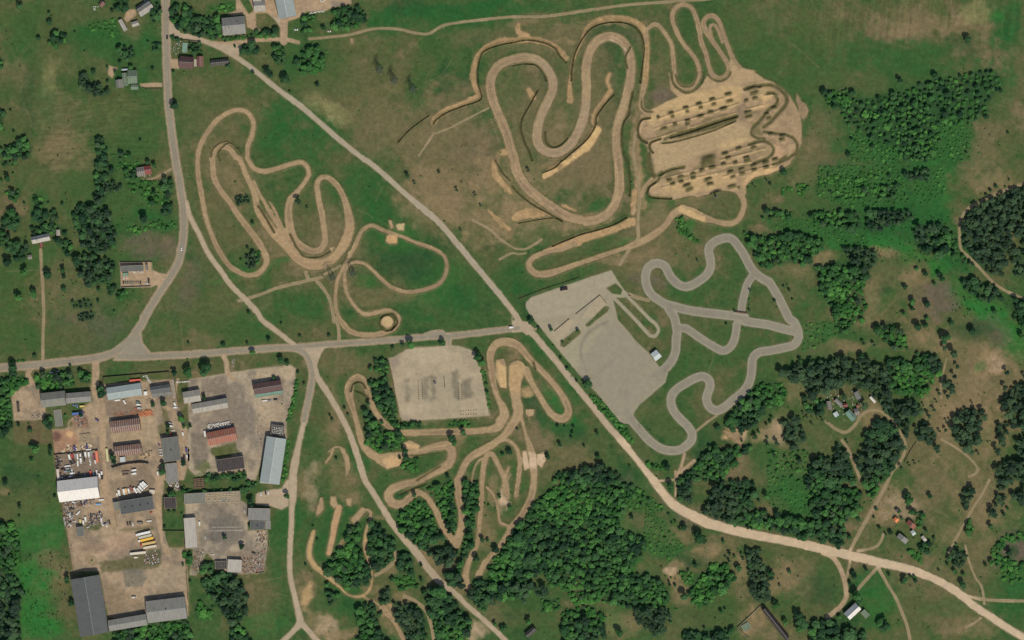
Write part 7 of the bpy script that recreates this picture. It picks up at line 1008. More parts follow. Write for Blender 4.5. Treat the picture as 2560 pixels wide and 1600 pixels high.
# ------------------------------------------------------------------ vehicles
M_tyre = mat('tyre_rubber', (34, 33, 32), .9); M_carglass = mat('car_glass', (30, 36, 42), .1, spec=.6)
WHITE, SILV, RED, DKV, BLUE, YEL, ORNG, TAN, GRN = (226, 222, 214), (150, 150, 150), (170, 60, 58), (52, 48, 50), (58, 66, 120), (232, 182, 70), (214, 112, 84), (196, 178, 146), (96, 116, 104)
_me = {}
def car_meshes(kind, col):
    k = (kind, col)
    if k in _me: return _me[k]
    pm = cm(col, .35, .02, .5); out = []
    b = MB(); g = MB(); wh = MB()
    if kind == 'car':
        L, W_, = 4.5, 1.8
        b.prism([(-2.25, .35), (2.25, .35), (2.25, .75), (1.9, .9), (.9, .95), (-1.7, .98), (-2.2, .9), (-2.25, .7)], -.9, .9)
        b.add([(-1.0, -.68, 1.45), (.25, -.68, 1.45), (.25, .68, 1.45), (-1.0, .68, 1.45), (-1.0, -.68, 1.42), (.25, -.68, 1.42), (.25, .68, 1.42), (-1.0, .68, 1.42)], [(0, 1, 2, 3), (7, 6, 5, 4), (0, 4, 5, 1), (2, 6, 7, 3), (1, 5, 6, 2), (3, 7, 4, 0)])
        g.add([(-1.75, -.82, .96), (1.0, -.82, .94), (1.0, .82, .94), (-1.75, .82, .96), (-1.0, -.67, 1.43), (.25, -.67, 1.43), (.25, .67, 1.43), (-1.0, .67, 1.43)], [(0, 1, 5, 4), (1, 2, 6, 5), (2, 3, 7, 6), (3, 0, 4, 7)])
        wx = (-1.4, 1.4); wr = .33; wy = .92
    elif kind == 'van':
        b.prism([(-2.9, .4), (2.9, .4), (2.9, 1.0), (2.3, 1.25), (1.7, 2.3), (-2.8, 2.4), (-2.9, 2.2)], -1.0, 1.0)
        g.add([(2.28, -.85, 1.32), (2.28, .85, 1.32), (1.76, .8, 2.24), (1.76, -.8, 2.24)], [(0, 1, 2, 3)]); g.v = [(x+.04, y, z+.03) for x, y, z in g.v]
        for s in (-1, 1): g.box(.6, s*1.01-.01, 1.4, 1.6, s*1.01+.01, 2.0)
        wx = (-1.8, 1.9); wr = .38; wy = 1.0
    elif kind == 'bus':
        b.prism([(-5.4, .4), (5.4, .4), (5.45, 1.2), (5.3, 2.9), (-5.4, 3.0)], -1.25, 1.25)
        for s in (-1, 1): g.box(-5.0, s*1.26-.01, 1.5, 5.0, s*1.26+.01, 2.4)
        g.box(5.38, -1.1, 1.3, 5.46, 1.1, 2.5); b.box(-2.5, -.5, 3.0, -1, .5, 3.2); b.box(1.5, -.5, 2.98, 3, .5, 3.18)
        wx = (-3.3, 3.4); wr = .5; wy = 1.25
    out = [('body', b.mesh('body', (pm,))), ('window', g.mesh('window', (M_carglass,)))]
    for x in wx:
        for s in (-1, 1):
            m = MB(); n = 10; V = [(x+wr*cos(2*pi*i/n), s*wy-.11, wr+wr*sin(2*pi*i/n)) for i in range(n)]+[(x+wr*cos(2*pi*i/n), s*wy+.11, wr+wr*sin(2*pi*i/n)) for i in range(n)]
            m.add(V, [tuple(range(n)), tuple(range(2*n-1, n-1, -1))]+[(i, i+n, (i+1) % n+n, (i+1) % n) for i in range(n)]); out.append(('wheel', m.mesh('wheel', (M_tyre,))))
    _me[k] = out; return out
def vehicle(kind, p, deg, col, label, group=None, sc=1.0, wheels=True):
    """deg: heading of the nose in the photograph, clockwise from right"""
    q = pts(p)[0]; x, y = W2(q); o = empty({'car': 'parked_car', 'van': 'van', 'bus': 'bus'}[kind], x, y, 0.05, -radians(deg)); o.scale = (sc, sc, sc)
    tag(o, label, kind, group)
    for n, me in car_meshes(kind, col):
        if n == 'wheel' and not wheels: continue
        link(n, me, o)
    return o
def lorry(p, deg, cabc, boxc, L, label, group=None, w=2.5, cab=True, flat=False):
    q = pts(p)[0]; x, y = W2(q); o = empty('lorry' if cab else 'trailer', x, y, 0.05, -radians(deg)); tag(o, label, 'lorry' if cab else 'trailer', group)
    m = MB(); z0, z1 = (1.1, 1.35) if flat else (1.2, 3.7); a = -L/2; b = L/2-(2.6 if cab else 0)
    m.box(a, -w/2, z0, b, w/2, z1)
    if not flat: m.box(a+.05, -w/2+.05, z1, b-.05, w/2-.05, z1+.06)
    link('load_box' if not flat else 'flatbed', m.mesh('load_box', (cm(boxc, .5, .05),)), o)
    m = MB(); m.box(a+.2, -.5, .8, b, .5, z0); link('chassis', m.mesh('chassis', (M_dark,)), o)
    if cab:
        m = MB(); c0 = b+.35; m.prism([(c0, .6), (L/2, .6), (L/2, 1.9), (L/2-.3, 3.0), (c0+.1, 3.2), (c0, 3.1)], -1.2, 1.2); c = link('cab', m.mesh('cab', (cm(cabc, .4, .04),)), o)
        m = MB(); m.add([(L/2+.02, -1.05, 1.9), (L/2+.02, 1.05, 1.9), (L/2-.27, 1.0, 2.9), (L/2-.27, -1.0, 2.9)], [(0, 1, 2, 3)]); link('windscreen', m.mesh('windscreen', (M_carglass,)), c)
    for xx in ((a+1, a+2.3) if L > 8 else (a+1.2,))+((L/2-1.3,) if cab else ()):
        for s in (-1, 1):
            m = MB(); n = 10; r = .5; V = [(xx+r*cos(2*pi*i/n), s*1.05-.15, r+r*sin(2*pi*i/n)) for i in range(n)]+[(xx+r*cos(2*pi*i/n), s*1.05+.15, r+r*sin(2*pi*i/n)) for i in range(n)]
            m.add(V, [tuple(range(n)), tuple(range(2*n-1, n-1, -1))]+[(i, i+n, (i+1) % n+n, (i+1) % n) for i in range(n)]); link('wheel', m.mesh('wheel', (M_tyre,)), o)
    return o
def container(p, deg, L, col, label, w=2.5, h=2.6, group=None):
    q = pts(p)[0]; x, y = W2(q); o = empty('container', x, y, 0.05, -radians(deg)); tag(o, label, 'container', group)
    m = MB(); n = int(L/0.9)
    m.box(-L/2, -w/2, 0, L/2, w/2, h)
    for i in range(n): xx = -L/2+L*(i+.5)/n; m.box(xx-.2, -w/2-.05, .1, xx+.2, -w/2, h-.1); m.box(xx-.2, w/2, .1, xx+.2, w/2+.05, h-.1)
    link('shell', m.mesh('shell', (cm(col, .6, .15),)), o); m = MB(); m.box(L/2, -w/2+.1, .1, L/2+.06, -.03, h-.1); m.box(L/2, .03, .1, L/2+.06, w/2-.1, h-.1); link('door', m.mesh('door', (cm(tuple(int(v*.9) for v in col), .6, .15),)), o)
    return o
V = vehicle
V('car', '00 1580,352', 90, (40, 28, 30), 'dark red car driving on the main road above the fork'); V('car', '01 1717,840', 95, WHITE, 'white car driving on the main road past the grove')
V('van', '22 -5,70', -5, WHITE, 'white van driving near the crossroads'); V('car', '21 490,1217', -10, (50, 30, 30), 'dark red car alone on the upper paved lot', sc=1.9)
lorry('02 176,826', 86, (60, 52, 50), (78, 70, 66), 10, 'dark lorry parked on the grey lot at the left'); V('car', '12 1690,590', 60, (90, 90, 92), 'grey car standing on the gravel parking lot')
# six trailers in the lower yard
lorry('B 2030,830', 167, WHITE, WHITE, 17, 'white articulated lorry, topmost of the lorry fan', 'lorries in the lower yard', 2.7)
lorry('B 2080,895', 167, WHITE, (188, 180, 160), 15, 'plain beige trailer just below the white lorry', 'lorries in the lower yard', 2.7, cab=False)
lorry('B 2090,965', 167, WHITE, YEL, 17.5, 'yellow trailer with white cab in the lorry fan', 'lorries in the lower yard', 2.7)
lorry('B 2135,1050', 169, RED, (206, 172, 112), 18, 'ochre trailer with red cab in the lorry fan', 'lorries in the lower yard', 2.7)
lorry('B 2185,1128', 170, WHITE, (208, 192, 166), 15, 'cream trailer without cab, lowest of the lorry fan', 'lorries in the lower yard', 2.7, cab=False)
lorry('B 1915,1265', 174, WHITE, (214, 200, 180), 18, 'cream lorry with white cab parked below the fan', 'lorries in the lower yard', 2.7)
# vehicle yard: frame A (120,1100)
YD = [('van', 545, 430, 75, WHITE, 'white van at the left end of the upper row', 1.05), ('van', 622, 415, 78, RED, 'red van in the upper row', 1.1), ('van', 690, 395, 80, SILV, 'silver van right of the red van', .8), ('bus', 748, 420, 86, WHITE, 'long white van in the upper row', .62), ('van', 822, 390, 86, WHITE, 'small white van in the upper row', .8), ('bus', 756, 590, 88, WHITE, 'long white box van below the upper row', .60), ('van', 832, 520, 86, WHITE, 'white van below the small white van', 1.05),
      ('van', 885, 365, 84, DKV, 'dark van behind the upper row', .9), ('van', 950, 365, 80, WHITE, 'white van near the upper right', 1.05), ('van', 1035, 370, 84, WHITE, 'white van next to the grey plates', 1.05), ('van', 1095, 340, 85, SILV, 'grey van near the orange container', .9), ('car', 915, 490, 82, DKV, 'dark car under the upper row', 1.0), ('car', 1058, 510, 80, WHITE, 'white car, first of the small column', .95), ('car', 1075, 590, 100, WHITE, 'white car, last of the small column', .95), ('car', 1160, 390, 82, (170, 60, 96), 'pink red car beside the orange container', .9), ('car', 1170, 470, 82, (150, 60, 100), 'purplish car beside the orange container', .9),
      ('van', 1195, 550, 76, WHITE, 'white van at the foot of the orange container', .7), ('van', 590, 580, 55, DKV, 'left of the two dark vans', 1.0), ('van', 660, 545, 65, DKV, 'right of the two dark vans', 1.0), ('bus', 498, 655, -10, WHITE, 'white bus lying across the yard', .6), ('van', 380, 740, -15, (70, 50, 50), 'dark red van below the white bus', .8), ('van', 510, 720, -10, SILV, 'grey van below the white bus', .9), ('van', 470, 790, -8, SILV, 'grey van in the lower left block', .9), ('van', 535, 790, -8, GRN, 'greenish van in the lower left block', .9),
      ('car', 605, 770, 85, WHITE, 'upright white car in the lower left block', 1.1), ('van', 615, 838, -8, WHITE, 'white van lying left in the lower block', .9), ('van', 572, 915, -6, WHITE, 'white van just above the white hall', .8), ('car', 335, 945, -10, WHITE, 'white car in the lower left corner', .9), ('car', 768, 850, 110, DKV, 'dark car tilted above the white hall', 1.0), ('car', 938, 880, 80, SILV, 'silver car in the shade of the hall', 1.0), ('bus', 1080, 850, 82, (232, 84, 70), 'bright red bus above the white hall', .62), ('car', 1150, 840, 75, WHITE, 'white car right of the bright red bus', .9),
      ('bus', 1228, 820, 86, WHITE, 'tall white box van by the yard gate', .56), ('van', 1303, 895, 82, WHITE, 'white van by the yard gate', .95), ('van', 1360, 840, 80, WHITE, 'white van right of the gate', .85), ('car', 1365, 935, 88, DKV, 'dark car at the gate', 1.2), ('car', 300, 840, -20, (90, 60, 50), 'brown wreck in the lower left corner', .9), ('car', 320, 900, 20, (110, 80, 70), 'rust coloured wreck in the corner', .9), ('car', 440, 895, 30, (90, 86, 80), 'grey wreck above the hall', .9)]
for k, x, y, d, c, l, s in YD: V(k, 'A %d,%d' % (x, y), d, c, l+' of the vehicle yard' if len(l.split()) < 12 else l, 'vehicles in the vehicle yard', s)
rw = random.Random(4)
for i, (x, y) in enumerate(((230, 430), (285, 460), (215, 490), (270, 540), (330, 535), (240, 590), (250, 640), (300, 600), (215, 650), (255, 700))):
    V('car', 'A %d,%d' % (x, y), rw.choice((15, 40, 160, 200)), rw.choice((DKV, (70, 66, 66), (96, 92, 90))), 'dark car wreck heaped along the left fence of the vehicle yard', 'wrecks heaped along the yard fence', .85, wheels=False)
for x, y, d, c, l in ((2165, 762, -8, WHITE, 'white lorry cab unit, upper of the two parked cabs'), (2165, 848, -8, WHITE, 'white lorry cab unit, lower of the two parked cabs')): V('van', 'A %d,%d' % (x, y), d+180, c, l, 'pair of cab units', 1.05)
lorry('A 1960,800', -4, TAN, (120, 100, 84), 8.5, 'brown flatbed trailer, upper of the two by the cabs', 'flatbed pair', 1.6, cab=False, flat=True); lorry('A 1955,870', -8, TAN, (112, 92, 78), 7, 'brown flatbed trailer, lower of the two by the cabs', 'flatbed pair', 1.4, cab=False, flat=True)
for x, y, d, c, l, s in ((1330, 125, 84, WHITE, 'small white van', .8), (1797, 1330, 80, WHITE, 'second white van from the left', 1.15), (1745, 1380, 75, WHITE, 'leftmost short white van', .7), (1920, 1305, 80, WHITE, 'white van left of the tan one', 1.15), (1975, 1290, 78, (222, 178, 120), 'tan van', 1.15), (2040, 1280, 74, WHITE, 'white van right of the tan one', .95), (2120, 1240, 55, (150, 80, 66), 'rusty red van', 1.1), (2205, 1265, 58, WHITE, 'white van right of the rusty one', 1.15), (2290, 1270, 55, (214, 208, 196), 'cream van', 1.15), (2335, 1210, 50, WHITE, 'broad white van', 1.2), (2385, 1150, 48, WHITE, 'long white van near the right end', 1.35), (2440, 1110, 45, WHITE, 'rightmost white van', 1.3)):
    if x > 1400: V('van', 'A %d,%d' % (x, y), d, c, l+' in the curved row above the vented workshop', 'curved row of vans', s)
# lower junk yard: frame B (130,1240)
for k, x, y, d, c, l, s in (('bus', 1100, 82, -4, WHITE, 'white box van at the corner of the white hall', .55), ('bus', 1035, 180, -2, (120, 170, 210), 'blue and white van below the hall corner', .58), ('bus', 585, 375, -45, WHITE, 'white box van parked aslant', .55), ('van', 750, 515, 84, WHITE, 'white van above the grey shed', .95), ('van', 700, 590, 85, (222, 216, 200), 'cream van above the grey shed', .9), ('van', 635, 565, 85, (214, 200, 120), 'yellowish van above the grey shed', .85), ('van', 1102, 540, 86, (210, 206, 200), 'pale van at the right of the junk heap', .9), ('car', 1118, 622, 60, WHITE, 'white car at the right of the junk heap', .9), ('car', 1220, 650, 80, WHITE, 'white car next to the grey plates', .9), ('van', 1285, 590, 75, DKV, 'dark van at the right end of the junk', .8),
                         ('car', 400, 425, 80, WHITE, 'white car among the wrecks at the left', 1.0), ('van', 440, 290, -10, (80, 74, 68), 'dark van under the white frames', .9), ('van', 280, 510, 86, (150, 140, 134), 'pale grey van along the left fence', 1.0), ('van', 300, 610, 86, (150, 144, 136), 'lower pale grey van along the left fence', 1.0), ('car', 415, 510, -30, (190, 184, 178), 'pale car among the wrecks', .8), ('car', 400, 570, 15, DKV, 'dark car among the wrecks', .9), ('car', 405, 635, 60, (214, 206, 196), 'cream car in the lower wreck corner', .9), ('car', 500, 565, -5, WHITE, 'white car right of the wrecks', .8), ('car', 1680, 610, 85, (78, 56, 46), 'left dark brown car by the workshop hedge', .95), ('car', 1738, 600, 85, (60, 52, 46), 'right dark brown car by the workshop hedge', .95), ('car', 1800, 625, 85, WHITE, 'white car by the workshop hedge', .9),
                         ('bus', 2165, 555, -6, WHITE, 'white bus by the workshop hedge', .5), ('van', 1965, 600, -2, (130, 120, 108), 'grey brown trailer by the workshop hedge', 1.1), ('car', 2210, 360, -30, (190, 80, 60), 'orange red tractor at the workshop corner', .8), ('van', 1870, 1365, -4, (226, 214, 196), 'cream van below the cream lorry', .8), ('car', 800, 695, -20, (222, 214, 200), 'cream car at the weeds', .8), ('van', 490, 140, 10, (200, 196, 190), 'white frame heap below the hall', .8), ('car', 360, 370, 30, (84, 90, 90), 'grey wreck', .9), ('car', 450, 400, 80, (70, 84, 80), 'greenish wreck', .9)):
    V(k, 'B %d,%d' % (x, y), d, c, l+' in the lower junk yard' if 'yard' not in l else l, 'vehicles in the lower junk yard', s)
for i, (x, y) in enumerate(((860, 420), (940, 410), (990, 450), (1000, 520), (930, 540), (880, 600), (1040, 390), (860, 470), (960, 600), (1060, 370), (650, 140), (720, 170), (760, 120), (900, 100), (1180, 610), (1230, 590))):
    V('car', 'B %d,%d' % (x, y), rw.choice((10, 80, 100, 170)), rw.choice((DKV, (60, 56, 56), (110, 104, 98), (150, 144, 138), (60, 66, 110))), 'stripped dark wreck in the heap in the middle of the junk yard', 'wrecks heaped in the junk yard', .85, wheels=False)
# other yards
for k, p, d, c, l, s in (('van', '02 1312,800', 5, WHITE, 'white van below the pale blue hall', .9), ('van', '02 1305,776', 5, GRN, 'green grey van behind the white van below the pale blue hall', .8), ('van', '02 1320,832', 5, (170, 176, 172), 'grey van under the white van below the pale blue hall', .9), ('car', '02 1285,835', 5, ORNG, 'orange car left of the grey van below the blue hall', .8), ('van', '02 1655,800', 70, WHITE, 'white van by the tree beside the yard gate', .9), ('van', '02 1660,828', 0, WHITE, 'white pickup by the tree beside the yard gate', .8),
                        ('van', '02 1610,975', 10, SILV, 'silver van in the grassy strip', .8), ('van', '02 1615,1003', 5, WHITE, 'white van in the grassy strip', .95), ('car', '02 1635,1045', 0, WHITE, 'white car in the grassy strip', .8), ('car', '02 1610,1078', 80, ORNG, 'orange van at the corner of the dark grey block', .95), ('van', '02 1730,1078', 82, WHITE, 'white van on the lane by the dark grey block', .75), ('van', '02 1762,1230', 84, (74, 66, 120), 'purple blue van on the lane', .95), ('van', '02 1768,1290', 84, WHITE, 'white van below the purple blue van', .7), ('car', '02 1740,1288', 84, DKV, 'dark car below the purple blue van', .9),
                        ('car', '02 1518,1225', 0, WHITE, 'first white car left of the dark grey block', .9), ('car', '02 1520,1250', 0, WHITE, 'second white car left of the dark grey block', .9), ('car', '02 1522,1278', 0, WHITE, 'third white car left of the dark grey block', .9), ('car', '02 1505,1180', 50, (120, 100, 130), 'purplish car left of the dark grey block', .9), ('van', '02 1492,1450', 85, WHITE, 'white van left of the lighter workshop', .8), ('van', '02 920,945', 30, (74, 60, 110), 'purple tarpaulin covered trailer on the yard road', .8), ('van', '02 708,1212', 85, (72, 70, 130), 'left blue truck above the vehicle yard', .95), ('van', '02 822,1198', 85, (66, 62, 110), 'right blue truck above the vehicle yard', .95), ('bus', '02 838,1224', -4, WHITE, 'white trailer above the vehicle yard', .55),
                        ('bus', '02 738,883', -6, (84, 112, 160), 'blue covered trailer in the junk plot', 1.15), ('car', '02 700,805', 20, (120, 130, 170), 'pale blue car in the junk plot', .9), ('car', '02 730,810', 80, (110, 120, 160), 'second pale blue car in the junk plot', .9), ('van', '02 780,815', -5, (214, 186, 110), 'yellow machine in the junk plot', 1.0), ('bus', '12 85,762', -5, WHITE, 'white lorry below the green strip of the hall', .5), ('car', '12 130,758', -5, SILV, 'grey car below the green strip of the hall', 1.0), ('car', '12 185,750', -5, DKV, 'dark car below the green strip of the hall', 1.0),
                        ('car', '13 47,130', 85, WHITE, 'left white car on the entrance court', .9), ('car', '13 92,122', 85, DKV, 'dark car on the entrance court', .9), ('car', '13 116,118', 85, WHITE, 'right white car on the entrance court', .9), ('van', '03 1886,412', 86, WHITE, 'white van right of the upright pale shed', .8), ('car', '03 1940,540', 86, (190, 186, 180), 'pale car on the paved circle edge', .9), ('car', '03 2312,290', 84, (190, 184, 176), 'pale car left of the flat grey building', .9), ('van', '03 1268,1108', -4, (200, 190, 176), 'pale pickup alone in the warehouse court', .95), ('car', '03 2010,705', -5, WHITE, 'white car left of the ruined shed', .7), ('car', '03 2398,688', 20, DKV, 'dark car at the right of the round yard', 1.0),
                        ('car', '02 487,497', -5, (150, 160, 190), 'pale blue car on the verge of the main road', .8), ('car', '02 540,487', -5, SILV, 'silver car on the verge of the main road', .8), ('bus', '02 1112,758', -6, WHITE, 'white lorry in front of the pale blue hall', .6), ('van', '02 1178,775', 60, WHITE, 'bright white van in front of the pale blue hall', .8), ('car', '10 378,282', 0, WHITE, 'white car beside the drive of the top yard', 1.0), ('car', '10 690,298', 0, (216, 206, 190), 'pale van by the hedge of the top yard', 1.0), ('car', '00 1372,15', 50, WHITE, 'white car by the house at the top edge', .8),
                        ('car', '01 1172,1110', 90, (210, 206, 190), 'left pale car in the walled depot', .9), ('car', '01 1200,1105', 90, (220, 196, 180), 'pinkish car in the walled depot', .9), ('car', '01 1385,1165', 0, WHITE, 'white car in the lower right of the walled depot', .8), ('van', '01 1407,1145', 88, DKV, 'dark van in the lower right of the walled depot', .9), ('car', '01 1263,1058', 30, WHITE, 'white car before the depot warehouse', .7)):
    V(k, p, d, c, l, 'vehicles standing in the yards', s)
for i in range(9): V('car', '01 %d,1158' % (1168+i*20), 90, rw.choice(((150, 130, 112), (96, 104, 96), (120, 130, 118), (70, 62, 56))), 'worn car in the bottom row of the walled depot', 'bottom car row of the depot', .8)
container('A 1240,420', 84, 13.0, (222, 128, 96), 'long orange container at the right side of the vehicle yard'); container('02 1279,571', -5, 12.5, (222, 106, 84), 'orange red container above the pale blue hall'); container('02 1016,1275', 85, 14.5, (206, 200, 150), 'long cream container left of the lower striped shed', 2.2)
container('01 1188,1080', -2, 6.3, (112, 146, 122), 'green container in the walled depot', 3.0); container('A 260,860', 85, 11.5, (208, 190, 176), 'pale pink container along the left fence', 2.6); container('02 1640,1225', 5, 1.5, (200, 200, 196), 'roof box on the dark grey block', 1.5, 5.9) if False else None
container('02 1938,1075', 80, 6.5, (220, 216, 206), 'white container left of the orange barn', 2.0); container('02 1378,692', 85, 4.0, (226, 224, 218), 'white square cabin right of the pale blue hall', 3.6); container('03 1440,110', 5, 6, (206, 190, 168), 'cream cabin above the vented workshop', 4.4)
# junk: piles of mixed scrap, one object per pile
def heap(name, label, s, n, size, cols, cat, zs=.8):
    P = pts(s); x0, y0 = P[:, :2].min(0); x1, y1 = P[:, :2].max(0); r = random.Random(n); cx, cy = W2(((x0+x1)/2, (y0+y1)/2)); m = MB(); k = 0
    while k < n:
        x, y = r.uniform(x0, x1), r.uniform(y0, y1)
        if not inside(P, x, y): continue
        wx, wy = W2((x, y)); a = r.random()*pi; l = size*r.uniform(.3, 1.2); w_ = size*r.uniform(.2, .6); h = zs*r.uniform(.3, 1.3); u = (cos(a), sin(a)); q = []
        for sx, sy in ((-1, -1), (1, -1), (1, 1), (-1, 1)): q.append((wx-cx+sx*l/2*u[0]-sy*w_/2*u[1], wy-cy+sx*l/2*u[1]+sy*w_/2*u[0]))
        m.add([(p[0], p[1], 0) for p in q]+[(p[0], p[1], h*r.uniform(.8, 1.2)) for p in q], [(3, 2, 1, 0), (4, 5, 6, 7), (0, 1, 5, 4), (1, 2, 6, 5), (2, 3, 7, 6), (3, 0, 4, 7)], r.randrange(len(cols))); k += 1
    o = link(name, m.mesh(name, [cm(c, .8, .1) for c in cols])); o.location = (cx, cy, 0); tag(o, label, cat, None, 'stuff')
JK = [(70, 66, 62), (150, 144, 136), (206, 200, 192), (120, 84, 66), (96, 92, 88), (170, 130, 100)]
heap('scrap_heap', 'scrap below the white hall', 'B 220,130 980,60 960,180 560,230 300,260', 220, 1.8, JK, 'scrap heap'); heap('scrap_heap', 'scrap along the fence of the lower yard', 'B 240,280 500,280 480,480 450,680 300,700', 150, 1.8, JK, 'scrap heap')
heap('scrap_heap', 'scrap in the heap right of the grey shed', 'B 800,410 1120,370 1130,600 900,660 820,640', 180, 1.8, JK, 'scrap heap'); heap('scrap_heap', 'scrap among weeds right of the cream lorry', 'B 2060,1300 2330,1200 2401,1512 2050,1512', 160, 1.6, JK, 'scrap heap')
heap('scrap_heap', 'scrap in the plot right of the foundation', '02 680,890 800,860 830,980 740,1010', 160, 1.4, JK+[(70, 80, 130), (60, 110, 100), (190, 80, 70)], 'scrap heap'); heap('rubble_heap', 'pale rubble beside the grey lot', '02 300,880 400,850 440,870 420,930 300,940', 110, 1.4, [(176, 160, 140), (196, 180, 160), (110, 100, 90)], 'rubble heap')
heap('scrap_heap', 'debris strewn right of the round yard', '03 2280,740 2419,700 13 90,650 60,870 0,870 03 2300,880', 200, 1.5, JK+[(170, 60, 50)], 'scrap heap'); heap('scrap_heap', 'debris in the flat building court', '13 0,480 100,470 110,560 0,640', 110, 1.4, JK, 'scrap heap'); heap('rubble_heap', 'debris between the hedges below the pale shed', '03 1830,690 1930,650 1900,880 1820,890', 80, 1.3, JK, 'rubble heap')
heap('scrap_heap', 'junk in the farmstead yard', '32 560,700 900,660 880,900 700,960 560,880', 150, 1.3, JK+[(170, 70, 64), (220, 214, 206)], 'scrap heap'); heap('scrap_heap', 'dismantled parts along the upper vehicle yard fence', 'A 200,400 330,420 340,700 220,720', 110, 1.2, JK, 'scrap heap'); heap('plank_heap', 'planks and beams above the vehicle yard', '02 630,1180 870,1170 880,1235 560,1250', 70, 3.0, [(196, 160, 120), (214, 196, 170), (110, 84, 70)], 'plank heap', .5)
heap('brick_heap', 'broken bricks between the two grey yards', '02 1070,880 1440,835 1420,900 1080,915', 160, 1.1, [(180, 104, 78), (196, 140, 104), (130, 90, 76)], 'brick heap'); heap('white_rubble', 'white stones in the roadside lawn', '02 2190,360 2225,365 2215,450 2190,440', 40, 1.0, [(200, 190, 172), (160, 150, 136)], 'stone heap', .5); heap('white_rubble', 'white building stones by the small farm', '33 1080,230 1180,280 1150,370 1080,400', 60, 1.0, [(196, 180, 152), (170, 150, 124)], 'stone heap', .4)
heap('scrap_heap', 'white and dark junk at the fork garden', '00 1620,370 1720,370 1700,520 1620,510', 80, 1.0, JK+[(214, 210, 204)], 'scrap heap', .6); heap('timber_heap', 'timber stacked beside the lumber sheds', '02 1590,1512 1700,1505 03 1700,100 1600,90', 60, 3.0, [(110, 84, 74), (190, 180, 168), (80, 70, 80)], 'timber heap', 1.0); heap('timber_heap', 'logs and planks beside the lower striped shed', '02 1310,1285 1430,1230 1420,1280 1330,1320', 50, 2.4, [(170, 140, 104), (100, 80, 64), (204, 184, 150)], 'timber heap')
heap('white_rubble', 'white junk below the top house', '00 880,60 930,60 925,95 885,100', 22, 1.2, [(214, 208, 196), (150, 150, 140)], 'junk heap'); heap('rubble_heap', 'dug earth lumps on the old brown field', '10 1880,1370 1990,1350 2050,1400 1900,1420', 16, 1.0, [(70, 60, 50), (90, 80, 66)], 'earth heap')
heap('rubble_heap', 'rubble round the red roofed ruin', '01 1290,140 1440,130 1430,180 1330,180', 60, 1.0, [(190, 176, 156), (120, 90, 76)], 'rubble heap', .5); heap('rubble_heap', 'rubble at the left of the long warehouse', '12 0,880 40,880 60,1100 20,1180 0,1180', 90, 1.2, [(196, 184, 164), (130, 120, 104)], 'rubble heap', .5)
# ------------------------------------------------------------------ power line towers and poles
M_lat = mat('lattice_steel', (74, 84, 70), .8); M_pole = mat('pole_wood', (60, 54, 48), .9)
def pylon(x, y, h, label, deg=25, group='lattice pylons', base=3.4):
    wx, wy = W2((x, y)); o = empty('lattice_pylon', wx, wy, hz(x, y), radians(deg)); tag(o, label, 'pylon', group); m = MB(); n = 9
    for i in range(n):
        z0, z1 = h*.8*i/n, h*.8*(i+1)/n; r0, r1 = base*(1-.82*i/n), base*(1-.82*(i+1)/n)
        c0 = [(-r0, -r0, z0), (r0, -r0, z0), (r0, r0, z0), (-r0, r0, z0)]; c1 = [(-r1, -r1, z1), (r1, -r1, z1), (r1, r1, z1), (-r1, r1, z1)]
        for k in range(4): m.bar(c0[k], c1[k], .10); m.bar(c0[k], c1[(k+1) % 4], .05); m.bar(c0[(k+1) % 4], c1[k], .05)
    m.bar((0, 0, h*.78), (0, 0, h), .15); link('mast', m.mesh('mast', (M_lat,)), o)
    for z, l in ((.74, 5.0), (.86, 6.5), (.96, 3.6)):
        m = MB(); zz = h*z
        for s in (-1, 1): m.bar((0, .5, zz), (s*l, 0, zz+.3), .08); m.bar((0, -.5, zz), (s*l, 0, zz+.3), .08); m.bar((0, 0, zz+1.6), (s*l, 0, zz+.3), .07); m.bar((s*l, 0, zz+.3), (s*l, 0, zz-1.1), .12)
        link('crossarm', m.mesh('crossarm', (M_lat,)), o)
    m = MB()
    for sx in (-1, 1):
        for sy in (-1, 1): m.box(sx*base-.35, sy*base-.35, -.3, sx*base+.35, sy*base+.35, .4)
    link('footing', m.mesh('footing', (M_conc,)), o)
for t, x, y, h, l, dg in (('11', 722, 1112, 25, 'greenish lattice pylon left of the crossing dirt loops', 20), ('11', 915, 1070, 23, 'greenish lattice pylon right of the crossing dirt loops', 20), ('10', 1170, 665, 21, 'leftmost of the three grey pylons above the gravel road', 60), ('10', 1310, 765, 21, 'middle one of the three grey pylons above the gravel road', 60), ('10', 1485, 850, 21, 'rightmost of the three grey pylons above the gravel road', 60), ('21', 1925, 345, 9, 'small pylon inside the small round sand bend', 30)):
    ox, oy, k = org(t); pylon(ox+x/k, oy+y/k, h, l, dg, base=3.2 if h > 10 else 1.2)
def pole(x, y, h, label, deg):
    wx, wy = W2((x, y)); o = empty('power_pole', wx, wy, hz(x, y)-.2, radians(deg)); tag(o, label, 'power pole', 'wooden power poles'); m = MB(); m.cyl(0, 0, 0, h, .2, .13, 8); link('pole', m.mesh('pole', (M_pole,)), o)
    m = MB(); m.bar((-1.2, 0, h-.7), (1.2, 0, h-.7), .1)
    for s in (-1.1, 0, 1.1): m.cyl(s, 0, h-.6, h-.3, .08, .06, 6)
    link('crossarm', m.mesh('crossarm', (M_pole,)), o)
